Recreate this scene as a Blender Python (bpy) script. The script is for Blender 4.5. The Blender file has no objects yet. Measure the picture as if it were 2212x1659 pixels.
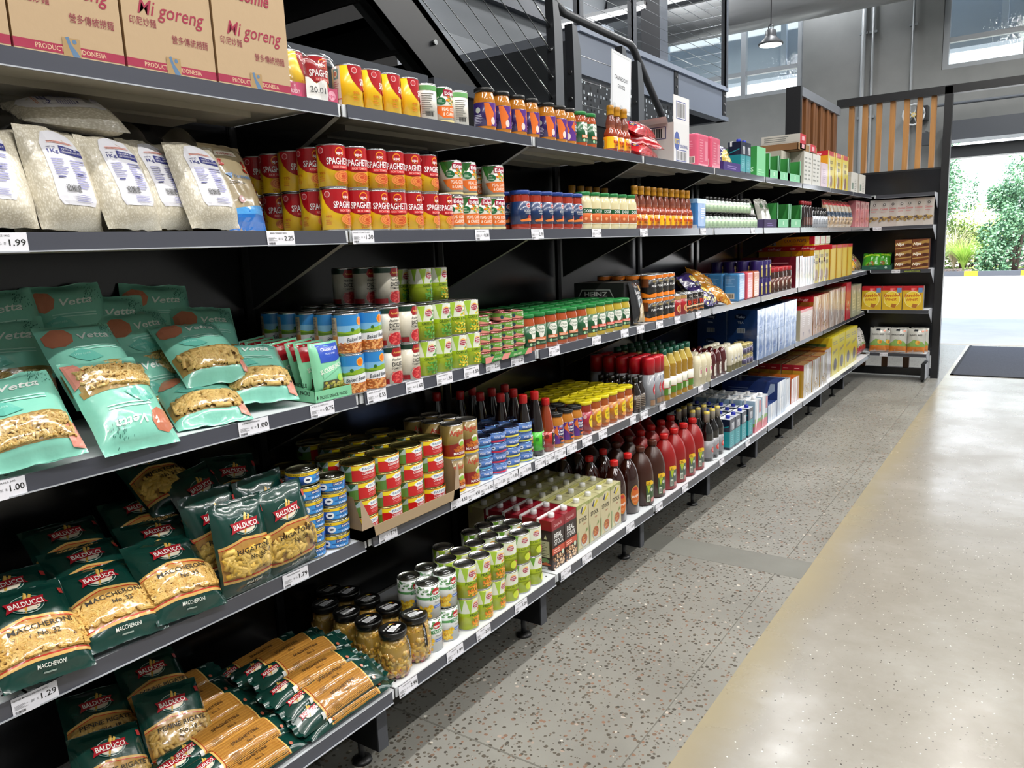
import bpy, bmesh, math, random
from mathutils import Vector, Matrix, noise
PI = math.pi
sc = bpy.context.scene
COL = sc.collection
# ------------------------------------------------------------------ camera, world, sun, lamps, exposure
W, H, FPX = 2212, 1659, 1661.45
cd = bpy.data.cameras.new('camera'); cam = bpy.data.objects.new('camera', cd); COL.objects.link(cam)
rt = Vector((0.823333, 0.566013, -0.041869)); up = Vector((-0.063935, 0.165796, 0.984085)); fw = Vector((-0.563946, 0.807553, -0.172694))
cam.matrix_world = Matrix(((rt.x, up.x, -fw.x, 1.5133), (rt.y, up.y, -fw.y, 0), (rt.z, up.z, -fw.z, 1.53146), (0, 0, 0, 1)))
cd.sensor_width = 36; cd.lens = FPX / W * 36; cd.clip_start = .05; cd.clip_end = 300
sc.camera = cam
sc.view_settings.view_transform = 'Standard'; sc.view_settings.look = 'None'
sc.view_settings.exposure = 0.0; sc.view_settings.gamma = 1; sc.view_settings.use_curve_mapping = False
sc.cycles.use_denoising = True
sc.cycles.max_bounces = 7; sc.cycles.diffuse_bounces = 4; sc.cycles.glossy_bounces = 3; sc.cycles.transparent_max_bounces = 12
sc.cycles.transmission_bounces = 4; sc.cycles.sample_clamp_indirect = 4; sc.cycles.caustics_reflective = False; sc.cycles.caustics_refractive = False
wd = bpy.data.worlds.new('sky'); sc.world = wd; wd.use_nodes = True
nt = wd.node_tree; nt.nodes.clear()
wo = nt.nodes.new('ShaderNodeOutputWorld'); bg = nt.nodes.new('ShaderNodeBackground'); sg = nt.nodes.new('ShaderNodeSeparateXYZ')
tc = nt.nodes.new('ShaderNodeTexCoord'); rp = nt.nodes.new('ShaderNodeValToRGB')
nt.links.new(tc.outputs['Generated'], sg.inputs[0]); nt.links.new(sg.outputs['Z'], rp.inputs[0]); nt.links.new(rp.outputs[0], bg.inputs[0]); nt.links.new(bg.outputs[0], wo.inputs[0])
rp.color_ramp.elements[0].color = (.96, .98, 1, 1); rp.color_ramp.elements[1].color = (.42, .62, 1, 1)
bg.inputs[1].default_value = 3.0
def light(name, kind, loc, rot, energy, color=(1, 1, 1), **kw):
    l = bpy.data.lights.new(name, kind); l.energy = energy; l.color = color
    for k, v in kw.items(): setattr(l, k, v)
    o = bpy.data.objects.new(name, l); COL.objects.link(o); o.location = loc; o.rotation_euler = rot
    return o
light('sun', 'SUN', (0, -10, 30), (math.radians(24), math.radians(6), 0), 12, (1, .97, .9), angle=.009)
for y0 in (-1.2, 1.6, 4.4, 7.2, 10.0):
    light('aisle_tube', 'AREA', (1.07, y0, 5.2), (0, 0, 0), 78, (1, .975, .93), shape='RECTANGLE', size=.1, size_y=2.5)
    light('far_tube', 'AREA', (3.3, y0, 5.2), (0, 0, 0), 105, (1, .975, .93), shape='RECTANGLE', size=.1, size_y=2.5)
for x0, y0 in ((5.6, 0), (5.6, 4.5), (5.6, 9), (-3.1, 2.6), (-3.1, 5.2), (-3.0, 10.9), (-1.2, 10.6), (-5, 8)):
    light('fill_light', 'AREA', (x0, y0, 5.25), (0, 0, 0), 62 if x0 > 5 else 100, (.97, .98, 1), shape='RECTANGLE', size=.15, size_y=2.5)  # added fill lights, unseen, to brighten the upper room and shelf depths
# ------------------------------------------------------------------ helpers
def hx(s):
    return tuple((c / 12.92 if c <= .04045 else ((c + .055) / 1.055) ** 2.4) for c in (int(s[i:i + 2], 16) / 255 for i in (0, 2, 4)))
def mat(name, rough=.5, metal=0, coat=0, base=None, bump=0, bscale=40, alpha=1, spec=.5):
    m = bpy.data.materials.new(name); m.use_nodes = True
    n = m.node_tree; b = n.nodes['Principled BSDF']
    b.inputs['Roughness'].default_value = rough; b.inputs['Metallic'].default_value = metal; b.inputs['Coat Weight'].default_value = coat
    b.inputs['Coat Roughness'].default_value = .08; b.inputs['Specular IOR Level'].default_value = spec
    if base: b.inputs['Base Color'].default_value = (*base, 1)
    else:
        a = n.nodes.new('ShaderNodeVertexColor'); a.layer_name = 'Col'; n.links.new(a.outputs[0], b.inputs['Base Color'])
    if bump:
        t = n.nodes.new('ShaderNodeTexCoord'); z = n.nodes.new('ShaderNodeTexNoise'); z.inputs['Scale'].default_value = bscale; z.inputs['Detail'].default_value = 3
        k = n.nodes.new('ShaderNodeBump'); k.inputs['Strength'].default_value = bump; k.inputs['Distance'].default_value = .004
        n.links.new(t.outputs['Object'], z.inputs['Vector']); n.links.new(z.outputs[0], k.inputs['Height']); n.links.new(k.outputs[0], b.inputs['Normal'])
    return m
PAPER = mat('printed_paper', .5, bump=.04, bscale=300); GLOSS = mat('gloss_print', .28, coat=.3); FOILP = mat('film_print', .22, coat=.6, bump=.5, bscale=26); STRM = mat('ticket_strip_vinyl', .22, spec=.6, coat=.6); BLKM = mat('matt_black_steel', .6, spec=.2)
JARG = mat('filled_glass', .12, coat=1); PLAST = mat('moulded_plastic', .3); STEEL = mat('tinplate', .24, metal=1)
CARD = mat('cardboard', .75, bump=.1, bscale=60); POWDER = mat('powder_coat', .38); MATTE = mat('matte', .85); BLACKP = mat('satin_black_panel', .2, spec=.55)
PASTA = mat('pasta', .55, bump=.1, bscale=400); WRAP = mat('silver_film', .14, coat=.6, bump=.8, bscale=22)
def thin(name, fac, rough, col=(1, 1, 1)):
    m = bpy.data.materials.new(name); m.use_nodes = True; n = m.node_tree; n.nodes.clear()
    o = n.nodes.new('ShaderNodeOutputMaterial'); x = n.nodes.new('ShaderNodeMixShader'); t = n.nodes.new('ShaderNodeBsdfTransparent'); g = n.nodes.new('ShaderNodeBsdfGlossy')
    f = n.nodes.new('ShaderNodeLayerWeight'); f.inputs[0].default_value = .25; mm = n.nodes.new('ShaderNodeMath'); mm.operation = 'MULTIPLY_ADD'; mm.inputs[1].default_value = .5; mm.inputs[2].default_value = fac
    g.inputs['Roughness'].default_value = rough; t.inputs[0].default_value = (*col, 1)
    tx = n.nodes.new('ShaderNodeTexCoord'); z = n.nodes.new('ShaderNodeTexNoise'); z.inputs['Scale'].default_value = 30; bu = n.nodes.new('ShaderNodeBump'); bu.inputs['Strength'].default_value = .6; bu.inputs['Distance'].default_value = .004
    n.links.new(tx.outputs['Object'], z.inputs['Vector']); n.links.new(z.outputs[0], bu.inputs['Height']); n.links.new(bu.outputs[0], g.inputs['Normal'])
    n.links.new(f.outputs['Facing'], mm.inputs[0]); n.links.new(mm.outputs[0], x.inputs[0]); n.links.new(t.outputs[0], x.inputs[1]); n.links.new(g.outputs[0], x.inputs[2]); n.links.new(x.outputs[0], o.inputs[0])
    return m
FILM = thin('clear_film', .035, .12); GLASS = thin('clear_glass', .04, .03, (.96, .98, .97))
# procedural surfaces
def nodes(name):
    m = bpy.data.materials.new(name); m.use_nodes = True; n = m.node_tree; b = n.nodes['Principled BSDF']
    t = n.nodes.new('ShaderNodeTexCoord')
    return m, n, b, t
def N(n, kind, **kw):
    x = n.nodes.new(kind)
    for k, v in kw.items():
        if k in x.inputs: x.inputs[k].default_value = v
        else: setattr(x, k, v)
    return x
def ramp(n, src, stops):
    r = n.nodes.new('ShaderNodeValToRGB'); e = r.color_ramp.elements
    while len(e) < len(stops): e.new(.5)
    for q, (p_, c) in zip(e, stops): q.position = p_; q.color = (*c, 1) if len(c) == 3 else c
    n.links.new(src, r.inputs[0]); return r.outputs[0]
def mix(n, fac, a, b_):
    x = n.nodes.new('ShaderNodeMix'); x.data_type = 'RGBA'
    for s_, i in ((fac, 0), (a, 6), (b_, 7)):
        if isinstance(s_, (int, float)): x.inputs[i].default_value = s_
        elif isinstance(s_, tuple): x.inputs[i].default_value = (*s_, 1)
        else: n.links.new(s_, x.inputs[i])
    return x.outputs[2]
def terrazzo():
    m, n, b, t = nodes('exposed_aggregate_floor')
    P = t.outputs['Object']
    v = N(n, 'ShaderNodeTexVoronoi', Scale=72.0); n.links.new(P, v.inputs['Vector'])
    nz = N(n, 'ShaderNodeTexNoise', Scale=90.0, Detail=2.0); n.links.new(P, nz.inputs['Vector'])
    sp = n.nodes.new('ShaderNodeSeparateColor'); n.links.new(v.outputs['Color'], sp.inputs[0])
    th = N(n, 'ShaderNodeMath', operation='MULTIPLY'); n.links.new(sp.outputs[0], th.inputs[0]); th.inputs[1].default_value = .72
    d = N(n, 'ShaderNodeMath', operation='MULTIPLY_ADD'); n.links.new(nz.outputs[0], d.inputs[0]); d.inputs[1].default_value = .3; n.links.new(v.outputs['Distance'], d.inputs[2])
    lt = N(n, 'ShaderNodeMath', operation='LESS_THAN'); n.links.new(d.outputs[0], lt.inputs[0]); n.links.new(th.outputs[0], lt.inputs[1])
    big = N(n, 'ShaderNodeTexNoise', Scale=1.6, Detail=5.0); n.links.new(P, big.inputs['Vector'])
    base = ramp(n, big.outputs[0], [(.3, hx('7e7d77')), (.7, hx('94938c'))])
    chip = ramp(n, sp.outputs[1], [(0, hx('4a4640')), (.6, hx('605a50')), (.93, hx('8a6a58')), (1, hx('c8c4ba'))])
    n.links.new(mix(n, lt.outputs[0], base, chip), b.inputs['Base Color'])
    n.links.new(ramp(n, big.outputs[0], [(.3, (.3, .3, .3)), (.7, (.42, .42, .42))]), b.inputs['Roughness'])
    return m
def beige():
    m, n, b, t = nodes('polished_concrete_floor'); P = t.outputs['Object']
    big = N(n, 'ShaderNodeTexNoise', Scale=1.1, Detail=8.0, Roughness=.65); n.links.new(P, big.inputs['Vector'])
    sp = n.nodes.new('ShaderNodeSeparateXYZ'); n.links.new(P, sp.inputs[0])
    base = ramp(n, big.outputs[0], [(.3, hx('827c72')), (.5, hx('8f8a80')), (.72, hx('a6a39c'))])
    edge = ramp(n, sp.outputs[0], [(.0, (1, 1, 1)), (.06, (1, 1, 1)), (.16, (0, 0, 0))])
    e2 = N(n, 'ShaderNodeMath', operation='MULTIPLY_ADD'); n.links.new(big.outputs[0], e2.inputs[0]); e2.inputs[1].default_value = .25; n.links.new(sp.outputs[0], e2.inputs[2])
    ef = ramp(n, e2.outputs[0], [(.78, (.85, .85, .85)), (.97, (0, 0, 0))])
    c = mix(n, ef, base, hx('a09578'))
    v = N(n, 'ShaderNodeTexVoronoi', Scale=75.0); n.links.new(P, v.inputs['Vector'])
    s2 = n.nodes.new('ShaderNodeSeparateColor'); n.links.new(v.outputs['Color'], s2.inputs[0])
    sel = N(n, 'ShaderNodeMath', operation='GREATER_THAN'); n.links.new(s2.outputs[0], sel.inputs[0]); sel.inputs[1].default_value = .72
    near = N(n, 'ShaderNodeMath', operation='LESS_THAN'); n.links.new(v.outputs['Distance'], near.inputs[0]); near.inputs[1].default_value = .2
    far = N(n, 'ShaderNodeMath', operation='LESS_THAN'); n.links.new(ef, far.inputs[0]); far.inputs[1].default_value = .25
    f1 = N(n, 'ShaderNodeMath', operation='MULTIPLY'); n.links.new(sel.outputs[0], f1.inputs[0]); n.links.new(near.outputs[0], f1.inputs[1])
    f2 = N(n, 'ShaderNodeMath', operation='MULTIPLY'); n.links.new(f1.outputs[0], f2.inputs[0]); n.links.new(far.outputs[0], f2.inputs[1])
    fl = ramp(n, s2.outputs[1], [(0, hx('2a2724')), (.6, hx('5a5048')), (.75, hx('d8d4c8')), (1, hx('e8e4da'))])
    n.links.new(mix(n, f2.outputs[0], c, fl), b.inputs['Base Color'])
    n.links.new(ramp(n, big.outputs[0], [(.35, (.34, .34, .34)), (.65, (.16, .16, .16))]), b.inputs['Roughness'])
    fine = N(n, 'ShaderNodeTexNoise', Scale=7.0, Detail=3.0); n.links.new(P, fine.inputs['Vector'])
    bu = N(n, 'ShaderNodeBump', Strength=.12, Distance=.01); n.links.new(fine.outputs[0], bu.inputs['Height']); n.links.new(bu.outputs[0], b.inputs['Normal'])
    return m
def cloudy(name, a, b2, scale=1.0, rough=.8, bump=.1, stretch=None, detail=6.0):
    m, n, b, t = nodes(name); P = t.outputs['Object']
    if stretch:
        mp = n.nodes.new('ShaderNodeMapping'); mp.inputs['Scale'].default_value = stretch; n.links.new(P, mp.inputs[0]); P = mp.outputs[0]
    z = N(n, 'ShaderNodeTexNoise', Scale=scale, Detail=detail, Roughness=.6); n.links.new(P, z.inputs['Vector'])
    n.links.new(ramp(n, z.outputs[0], [(.3, hx(a)), (.7, hx(b2))]), b.inputs['Base Color']); b.inputs['Roughness'].default_value = rough
    bu = N(n, 'ShaderNodeBump', Strength=bump, Distance=.01); n.links.new(z.outputs[0], bu.inputs['Height']); n.links.new(bu.outputs[0], b.inputs['Normal'])
    return m
TERR = terrazzo(); BEIGE = beige(); CONC = cloudy('precast_concrete', '7d8080', '959797', .9); CONC2 = cloudy('grey_painted_wall', '73777b', '7d8185', .5, .6, .02)
PATCH = cloudy('smooth_patch', '72726c', '84847e', 2.0, .45, .02); TIMBER = cloudy('timber', '553319', '7d5028', 3.0, .45, .1, (9, 9, .6)); TIMB2 = cloudy('pale_timber', '94683a', 'b08048', 3.0, .45, .1, (9, 9, .6))
PAVE = cloudy('driveway_concrete', 'b8b4ac', 'cbc7bf', .8, .9); MULCH = cloudy('mulch', '4a3a34', 'b09c94', 14.0, .95, .6); CEILM = cloudy('ceiling_lining', 'c4c4c4', 'cecece', .4, .9, .0)
RUBBER = cloudy('rubber_mat', '33363f', '40434d', 60.0, .9, .3); BARK = cloudy('bark', '4a3f35', '6d6156', 8.0, .9, .5)
def leafmat(name, a, b2):
    m, n, b, t = nodes(name); z = N(n, 'ShaderNodeTexNoise', Scale=2.5, Detail=4.0); n.links.new(t.outputs['Object'], z.inputs['Vector'])
    n.links.new(ramp(n, z.outputs[0], [(.3, hx(a)), (.7, hx(b2))]), b.inputs['Base Color']); b.inputs['Roughness'].default_value = .5
    b.inputs['Subsurface Weight'].default_value = 0; return m
LEAF1 = leafmat('leaf_dark', '4e7a55', '7ba67c'); LEAF2 = leafmat('leaf_yellow', '7c9a4a', 'b0c46c'); LEAF3 = leafmat('strap_leaf', '7aa63a', 'c2e070')
def emis(name, col, s):
    m = bpy.data.materials.new(name); m.use_nodes = True; b = m.node_tree.nodes['Principled BSDF']
    b.inputs['Emission Color'].default_value = (*col, 1); b.inputs['Emission Strength'].default_value = s; return m
LAMP = emis('lamp_face', (1, 1, .97), 9)
RGLAM = 0
_tc = {}
def textgeo(s, bold, ital):
    k = (s, bold, ital)
    if k in _tc: return _tc[k]
    cu = bpy.data.curves.new('t', 'FONT'); cu.body = s; cu.size = 1; cu.resolution_u = 2; cu.fill_mode = 'FRONT'; cu.offset = (0 if any(ord(q) > 0x2fff for q in s) else min(.005 if ('M' in s or 'W' in s) else .016, .0085 * bold)); cu.shear = .32 if ital else 0
    ob = bpy.data.objects.new('t', cu); me = ob.to_mesh()
    vs = [(v.co.x, v.co.y) for v in me.vertices]; fs = [tuple(p.vertices) for p in me.polygons]
    ob.to_mesh_clear(); bpy.data.objects.remove(ob); bpy.data.curves.remove(cu)
    if not vs: vs, fs = [(0, 0), (1, 0), (1, 1)], []
    x0 = min(v[0] for v in vs); x1 = max(v[0] for v in vs)
    vs = [((x - x0) / (x1 - x0), y / .73) for x, y in vs]
    _tc[k] = (vs, fs, (x1 - x0) / .73); return _tc[k]
class MB:
    def __init__(s): s.v = []; s.f = []; s.c = []; s.m = []; s.s = []
    def poly(s, pts, col, m=0, sm=False):
        i = len(s.v); s.v += [tuple(p) for p in pts]; s.f.append(tuple(range(i, i + len(pts)))); s.c.append(col); s.m.append(m); s.s.append(sm)
    def box(s, x0, y0, z0, x1, y1, z1, col, m=0, faces={}):
        i = len(s.v); s.v += [(x, y, z) for z in (z0, z1) for x, y in ((x0, y0), (x1, y0), (x1, y1), (x0, y1))]
        for k, q in (('b', (3, 2, 1, 0)), ('t', (4, 5, 6, 7)), ('s', (0, 1, 5, 4)), ('f', (1, 2, 6, 5)), ('n', (2, 3, 7, 6)), ('k', (3, 0, 4, 7))):
            s.f.append(tuple(i + a for a in q)); s.c.append(faces.get(k, col)); s.m.append(m); s.s.append(False)
    def lathe(s, prof, seg=28, m=0, cx=0, cy=0, sx=1, sy=1, smooth=True):
        """prof: (r, z, colour or None [, material]); a ring pair takes the colour of its second ring"""
        i = len(s.v); n = len(prof)
        for p in prof:
            for k in range(seg):
                a = 2 * PI * k / seg; s.v.append((cx + p[0] * math.cos(a) * sx, cy + p[0] * math.sin(a) * sy, p[1]))
        for j in range(1, n):
            c = prof[j][2]; mm = prof[j][3] if len(prof[j]) > 3 else m
            for k in range(seg):
                a = i + (j - 1) * seg + k; b = i + (j - 1) * seg + (k + 1) % seg
                s.f.append((a, b, b + seg, a + seg)); s.c.append(c); s.m.append(mm); s.s.append(smooth)
        for j, rev in ((0, True), (n - 1, False)):
            if prof[j][0] > 1e-5:
                q = tuple(i + j * seg + k for k in range(seg)); s.f.append(q[::-1] if rev else q); s.c.append(prof[min(n - 1, max(1, j))][2]); s.m.append(prof[j][3] if len(prof[j]) > 3 else m); s.s.append(False)
    def tube(s, pts, r, seg=8, col=(.1, .1, .1), m=0, r1=None):
        pts = [Vector(p) for p in pts]; i = len(s.v)
        for j, p in enumerate(pts):
            d = (pts[min(j + 1, len(pts) - 1)] - pts[max(j - 1, 0)]).normalized()
            a = d.orthogonal().normalized() if j == 0 else (a - d * a.dot(d)).normalized()
            b = d.cross(a); rr = r if r1 is None else r + (r1 - r) * j / (len(pts) - 1)
            for k in range(seg):
                t = 2 * PI * k / seg; s.v.append(tuple(p + (a * math.cos(t) + b * math.sin(t)) * rr))
        for j in range(len(pts) - 1):
            for k in range(seg):
                q = i + j * seg + k; w = i + j * seg + (k + 1) % seg
                s.f.append((q, w, w + seg, q + seg)); s.c.append(col); s.m.append(m); s.s.append(seg > 5)
        for j, rev in ((0, True), (len(pts) - 1, False)):
            q = tuple(i + j * seg + k for k in range(seg)); s.f.append(q[::-1] if rev else q); s.c.append(col); s.m.append(m); s.s.append(False)
    def grid(s, fn, nu, nv, colf, m=0, close=False):
        i = len(s.v)
        for a in range(nv + 1):
            for b in range(nu + 1): s.v.append(tuple(fn(b / nu, a / nv)))
        for a in range(nv):
            for b in range(nu):
                q = i + a * (nu + 1) + b; s.f.append((q, q + 1, q + nu + 2, q + nu + 1)); s.c.append(colf((b + .5) / nu, (a + .5) / nv)); s.m.append(m); s.s.append(True)
    def art(s, layers, fn, gx=0, gy=0, m=0, off=.0004, step=.00012):
        for li, L in enumerate(layers):
            k = L[0]; o = off + li * step; polys = []
            if k == 'r': polys = [[(L[1], L[2]), (L[3], L[2]), (L[3], L[4]), (L[1], L[4])]]; col = L[5]
            elif k == 'e': polys = [[(L[1] + L[3] * math.cos(t * PI / 12), L[2] + L[4] * math.sin(t * PI / 12)) for t in range(24)]]; col = L[5]
            elif k == 'p': polys = [L[1]]; col = L[2]
            elif k == 'b':
                rr = random.Random(5); polys = []; x = 0; col = '1c1c1c'
                while x < L[3]:
                    w = rr.uniform(.02, .06) * L[3]; polys.append([(L[1] + x, L[2]), (L[1] + x + w, L[2]), (L[1] + x + w, L[2] + L[4]), (L[1] + x, L[2] + L[4])]); x += w + rr.uniform(.02, .05) * L[3]
            elif k == 'l':  # thin lines standing for small print: x,y,w,h,n,col
                rr = random.Random(int(L[1] * 7 + L[2])); col = L[6]
                for q in range(L[5]):
                    y = L[2] + L[4] * (1 - (q + .8) / L[5]); w = L[3] * rr.uniform(.55, 1); t = L[4] / L[5] * .38
                    polys.append([(L[1], y), (L[1] + w, y), (L[1] + w, y + t), (L[1], y + t)])
            elif k == 's':  # blobs: x,y,w,h,n,size,colours
                rr = random.Random(int(abs(L[1]) + L[4] * 13)); cols = L[7]
                for q in range(L[5]):
                    x, y, z, a = L[1] + rr.random() * L[3], L[2] + rr.random() * L[4], L[6] * rr.uniform(.6, 1.1), rr.random() * 3
                    s.art([('p', [(x + z * math.cos(a + t * 1.05), y + z * .7 * math.sin(a + t * 1.05)) for t in range(6)], cols[q % len(cols)])], fn, 0, 0, m, o + (q % 4) * .00004, 0)
                continue
            elif k == 't':  # text, x centre, y baseline, cap height, colour, width or 0, bold, italic, angle
                txt, x, y, h, col = L[1:6]; w = L[6] if len(L) > 6 else 0; bold = L[7] if len(L) > 7 else 1; it = L[8] if len(L) > 8 else 0; ang = math.radians(L[9]) if len(L) > 9 else 0
                vs, fs, nw = textgeo(txt, bold, it); w = w or nw * h; ca, sa = math.cos(ang), math.sin(ang)
                T = [(x + (a - .5) * w * ca - b * h * sa, y + (a - .5) * w * sa + b * h * ca) for a, b in vs]
            if isinstance(col, str): col = hx(col)
            bm = bmesh.new()
            if k == 't':
                bv = [bm.verts.new((a, b, 0)) for a, b in T]
                for f in fs:
                    try: bm.faces.new([bv[q] for q in f])
                    except ValueError: pass
            else:
                for P_ in polys: bm.faces.new([bm.verts.new((a, b, 0)) for a, b in P_])
            if (gx or gy) and bm.verts:
                for ax, g in ((0, gx), (1, gy)):
                    if not g: continue
                    lo = min(v.co[ax] for v in bm.verts); hi = max(v.co[ax] for v in bm.verts); q = math.floor(lo / g) + 1
                    while q * g < hi:
                        co = [0, 0, 0]; co[ax] = q * g; no = [0, 0, 0]; no[ax] = 1
                        bmesh.ops.bisect_plane(bm, geom=bm.verts[:] + bm.edges[:] + bm.faces[:], plane_co=co, plane_no=no, dist=1e-6); q += 1
            i = len(s.v); bm.verts.index_update()
            s.v += [tuple(fn(v.co.x * .001, v.co.y * .001, o)) for v in bm.verts]
            for f in bm.faces: s.f.append(tuple(i + v.index for v in f.verts)); s.c.append(col); s.m.append(m); s.s.append(False)
            bm.free()
    def build(s, name, mats, parent=None, kind=None, label=None):
        me = bpy.data.meshes.new(name); me.from_pydata(s.v, [], s.f)
        if not isinstance(mats, (list, tuple)): mats = [mats]
        for q in mats: me.materials.append(q)
        me.polygons.foreach_set('material_index', s.m); me.polygons.foreach_set('use_smooth', s.s)
        ca = me.color_attributes.new('Col', 'FLOAT_COLOR', 'CORNER'); buf = []
        for f, c in zip(s.f, s.c):
            if isinstance(c, str): c = hx(c)
            buf += [*(c or (.5, .5, .5)), 1.0] * len(f)
        ca.data.foreach_set('color', buf); me.update()
        o = bpy.data.objects.new(name, me); COL.objects.link(o)
        if parent: o.parent = parent
        if kind: o['kind'] = kind
        if label: o['label'] = label
        return o
def tag(o, label, cat, group=None, loc=None, rot=None):
    n = len(label.split()); assert 4 <= n <= 16, (n, label)
    o['label'] = label; o['category'] = cat
    if group: o['group'] = group
    if loc is not None: o.location = loc
    if rot is not None: o.rotation_euler = rot
    return o
def empty(name, loc=(0, 0, 0)):
    o = bpy.data.objects.new(name, None); COL.objects.link(o); o.location = loc; o.empty_display_size = .05; return o
def dup(root):
    c = root.copy(); COL.objects.link(c)
    for ch in root.children:
        d = ch.copy(); COL.objects.link(d); d.parent = c
        for g in ch.children:
            e = g.copy(); COL.objects.link(e); e.parent = d
    return c
class Proto:
    def __init__(s, root): s.root = root; s.used = False
    def put(s, loc, rot, label, cat, group):
        o = dup(s.root) if s.used else s.root; s.used = True
        return tag(o, label, cat, group, loc, rot)
ORD = 'first second third fourth fifth sixth seventh eighth ninth tenth eleventh twelfth thirteenth fourteenth fifteenth'.split()
ROW = ['front row', 'second row', 'third row', 'fourth row', 'fifth row', 'back row']
LAY = {1: [''], 2: ['lower layer', 'upper layer'], 3: ['bottom layer', 'middle layer', 'top layer'], 4: ['lowest layer', 'second layer', 'third layer', 'topmost layer'], 5: ['lowest layer', 'second layer', 'third layer', 'fourth layer', 'topmost layer'], 6: ['lowest layer', 'second layer', 'third layer', 'fourth layer', 'fifth layer', 'topmost layer']}
rnd = random.Random(11)
def stock(protos, desc, cat, group, ys, x0, z, rows=1, dx=.075, layers=1, dz=.11, turn=.2, rz=0, jit=.002, lrows=None, skip=lambda c, r, l: False):
    """stand copies on a shelf: columns ys (along the aisle), rows going back, layers stacked"""
    if not isinstance(protos, list): protos = [protos]
    n = 0
    for c, y in enumerate(ys):
        nr = rows(c) if callable(rows) else rows
        for r in range(nr):
            for l in range(layers):
                if skip(c, r, l): continue
                p_ = protos[c % len(protos)] if len(protos) > 1 else protos[0]
                lab = desc
                if len(ys) > 1: lab += ', %s from left' % ORD[c]
                if (rows if not callable(rows) else 2) > 1: lab += ', ' + ROW[min(r, 5)]
                if layers > 1: lab += ', ' + LAY[layers][l]
                p_.put((x0 - r * dx + rnd.uniform(-jit, jit), y + rnd.uniform(-jit, jit), z + l * dz), (0, 0, rz + rnd.uniform(-turn, turn)), lab, cat, group); n += 1
    return n
# ------------------------------------------------------------------ the room
def slab(name, x0, y0, z0, x1, y1, z1, m, kind='structure', parent=None, col='808080'):
    b = MB(); b.box(x0, y0, z0, x1, y1, z1, col); return b.build(name, m, parent, kind)
slab('floor', -6, -4, -.1, .68, 11.95, 0, TERR); slab('floor_polished', .68, -4, -.1, 7, 11.95, 0, BEIGE)
slab('floor_patch', -.25, 3.42, 0, .68, 3.63, .0006, PATCH)
slab('trim_1', -.6, 1.716, 0, .68, 1.722, .0005, cloudy('floor_joint', '66645e', '74726a')); slab('trim_2', .56, -4, 0, .564, 9, .0004, bpy.data.materials['floor_joint'])
slab('ceiling', -6.2, -4.2, 5.6, 7.2, 12.2, 5.75, CEILM)
slab('wall_rear', -6.2, -4.2, 0, 7.2, -4, 5.6, CONC); slab('wall_right', 7, -4, 0, 7.2, 12, 5.6, CONC)
slab('wall_left', -6.2, -4, 0, -6, 12, 5.6, CONC2)
LG = cloudy('light_grey_wall', '8f9397', '979b9f', .5, .7, .02)
slab('wall_mezzanine', -4.1, 4.6, 0, -4, 11.98, 3.87, LG); slab('wall_upper', -4.1, 4.6, 3.87, -4, 11.98, 5.6, CONC2); slab('trim_3', -4.0, 4.6, 4.34, -3.9, 11.98, 4.55, cloudy('steel_trim', '4c5058', '565a62', 1, .5, 0)); slab('trim_4', -4.0, 4.6, 4.55, -3.86, 11.98, 4.6, cloudy('steel_trim_light', '98a0aa', 'a0a8b2', 1, .5, 0))
fwl = empty('wall_far'); fwl['kind'] = 'structure'
for q in ((-6.2, 0, .3, 3.6), (.3, 2.78, 3.4, 3.6), (3.4, 0, 7.2, 3.6), (-6.2, 4.9, 7.2, 5.6), (-6.2, 3.6, -3.9, 4.9), (-1.56, 3.6, .2, 4.9), (3.2, 3.6, 7.2, 4.9)):
    slab('wall_panel', q[0], 11.98, q[1], q[2], 12.15, q[3], CONC, None, fwl)
def window(name, xs, z0, z1):
    w = empty(name); w['kind'] = 'structure'; b = MB(); g = 'a2a8ae'
    for x in xs: b.box(x - .035, 12.0, z0, x + .035, 12.1, z1, g)
    for z in (z0 + .03, z1 - .03, z0 + .36): b.box(xs[0], 12.01, z - .03, xs[-1], 12.09, z + .03, g)
    b.build('window_frame', POWDER, w)
    for a, c in zip(xs[:-1], xs[1:]):
        p_ = MB(); p_.box(a + .035, 12.045, z0, c - .035, 12.05, z1, 'ffffff'); p_.build('pane', GLASS, w)
window('window_1', [-3.86, -2.42, -1.6], 3.6, 4.9); window('window_2', [.24, 1.12, 2.1, 3.2], 3.6, 4.9)
# awning outside the high windows
aw = MB(); aw.box(-7, 12.7, 3.98, 8, 13.0, 6.2, 'c2ccd6')
for k in range(16): aw.box(-6.8 + k * .95, 12.62, 4.0, -6.72 + k * .95, 12.7, 6.1, 'd8e0e8')
tag(aw.build('window_awning', MATTE), 'blue grey ribbed sun awning hanging outside the high windows', 'awning')
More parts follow.
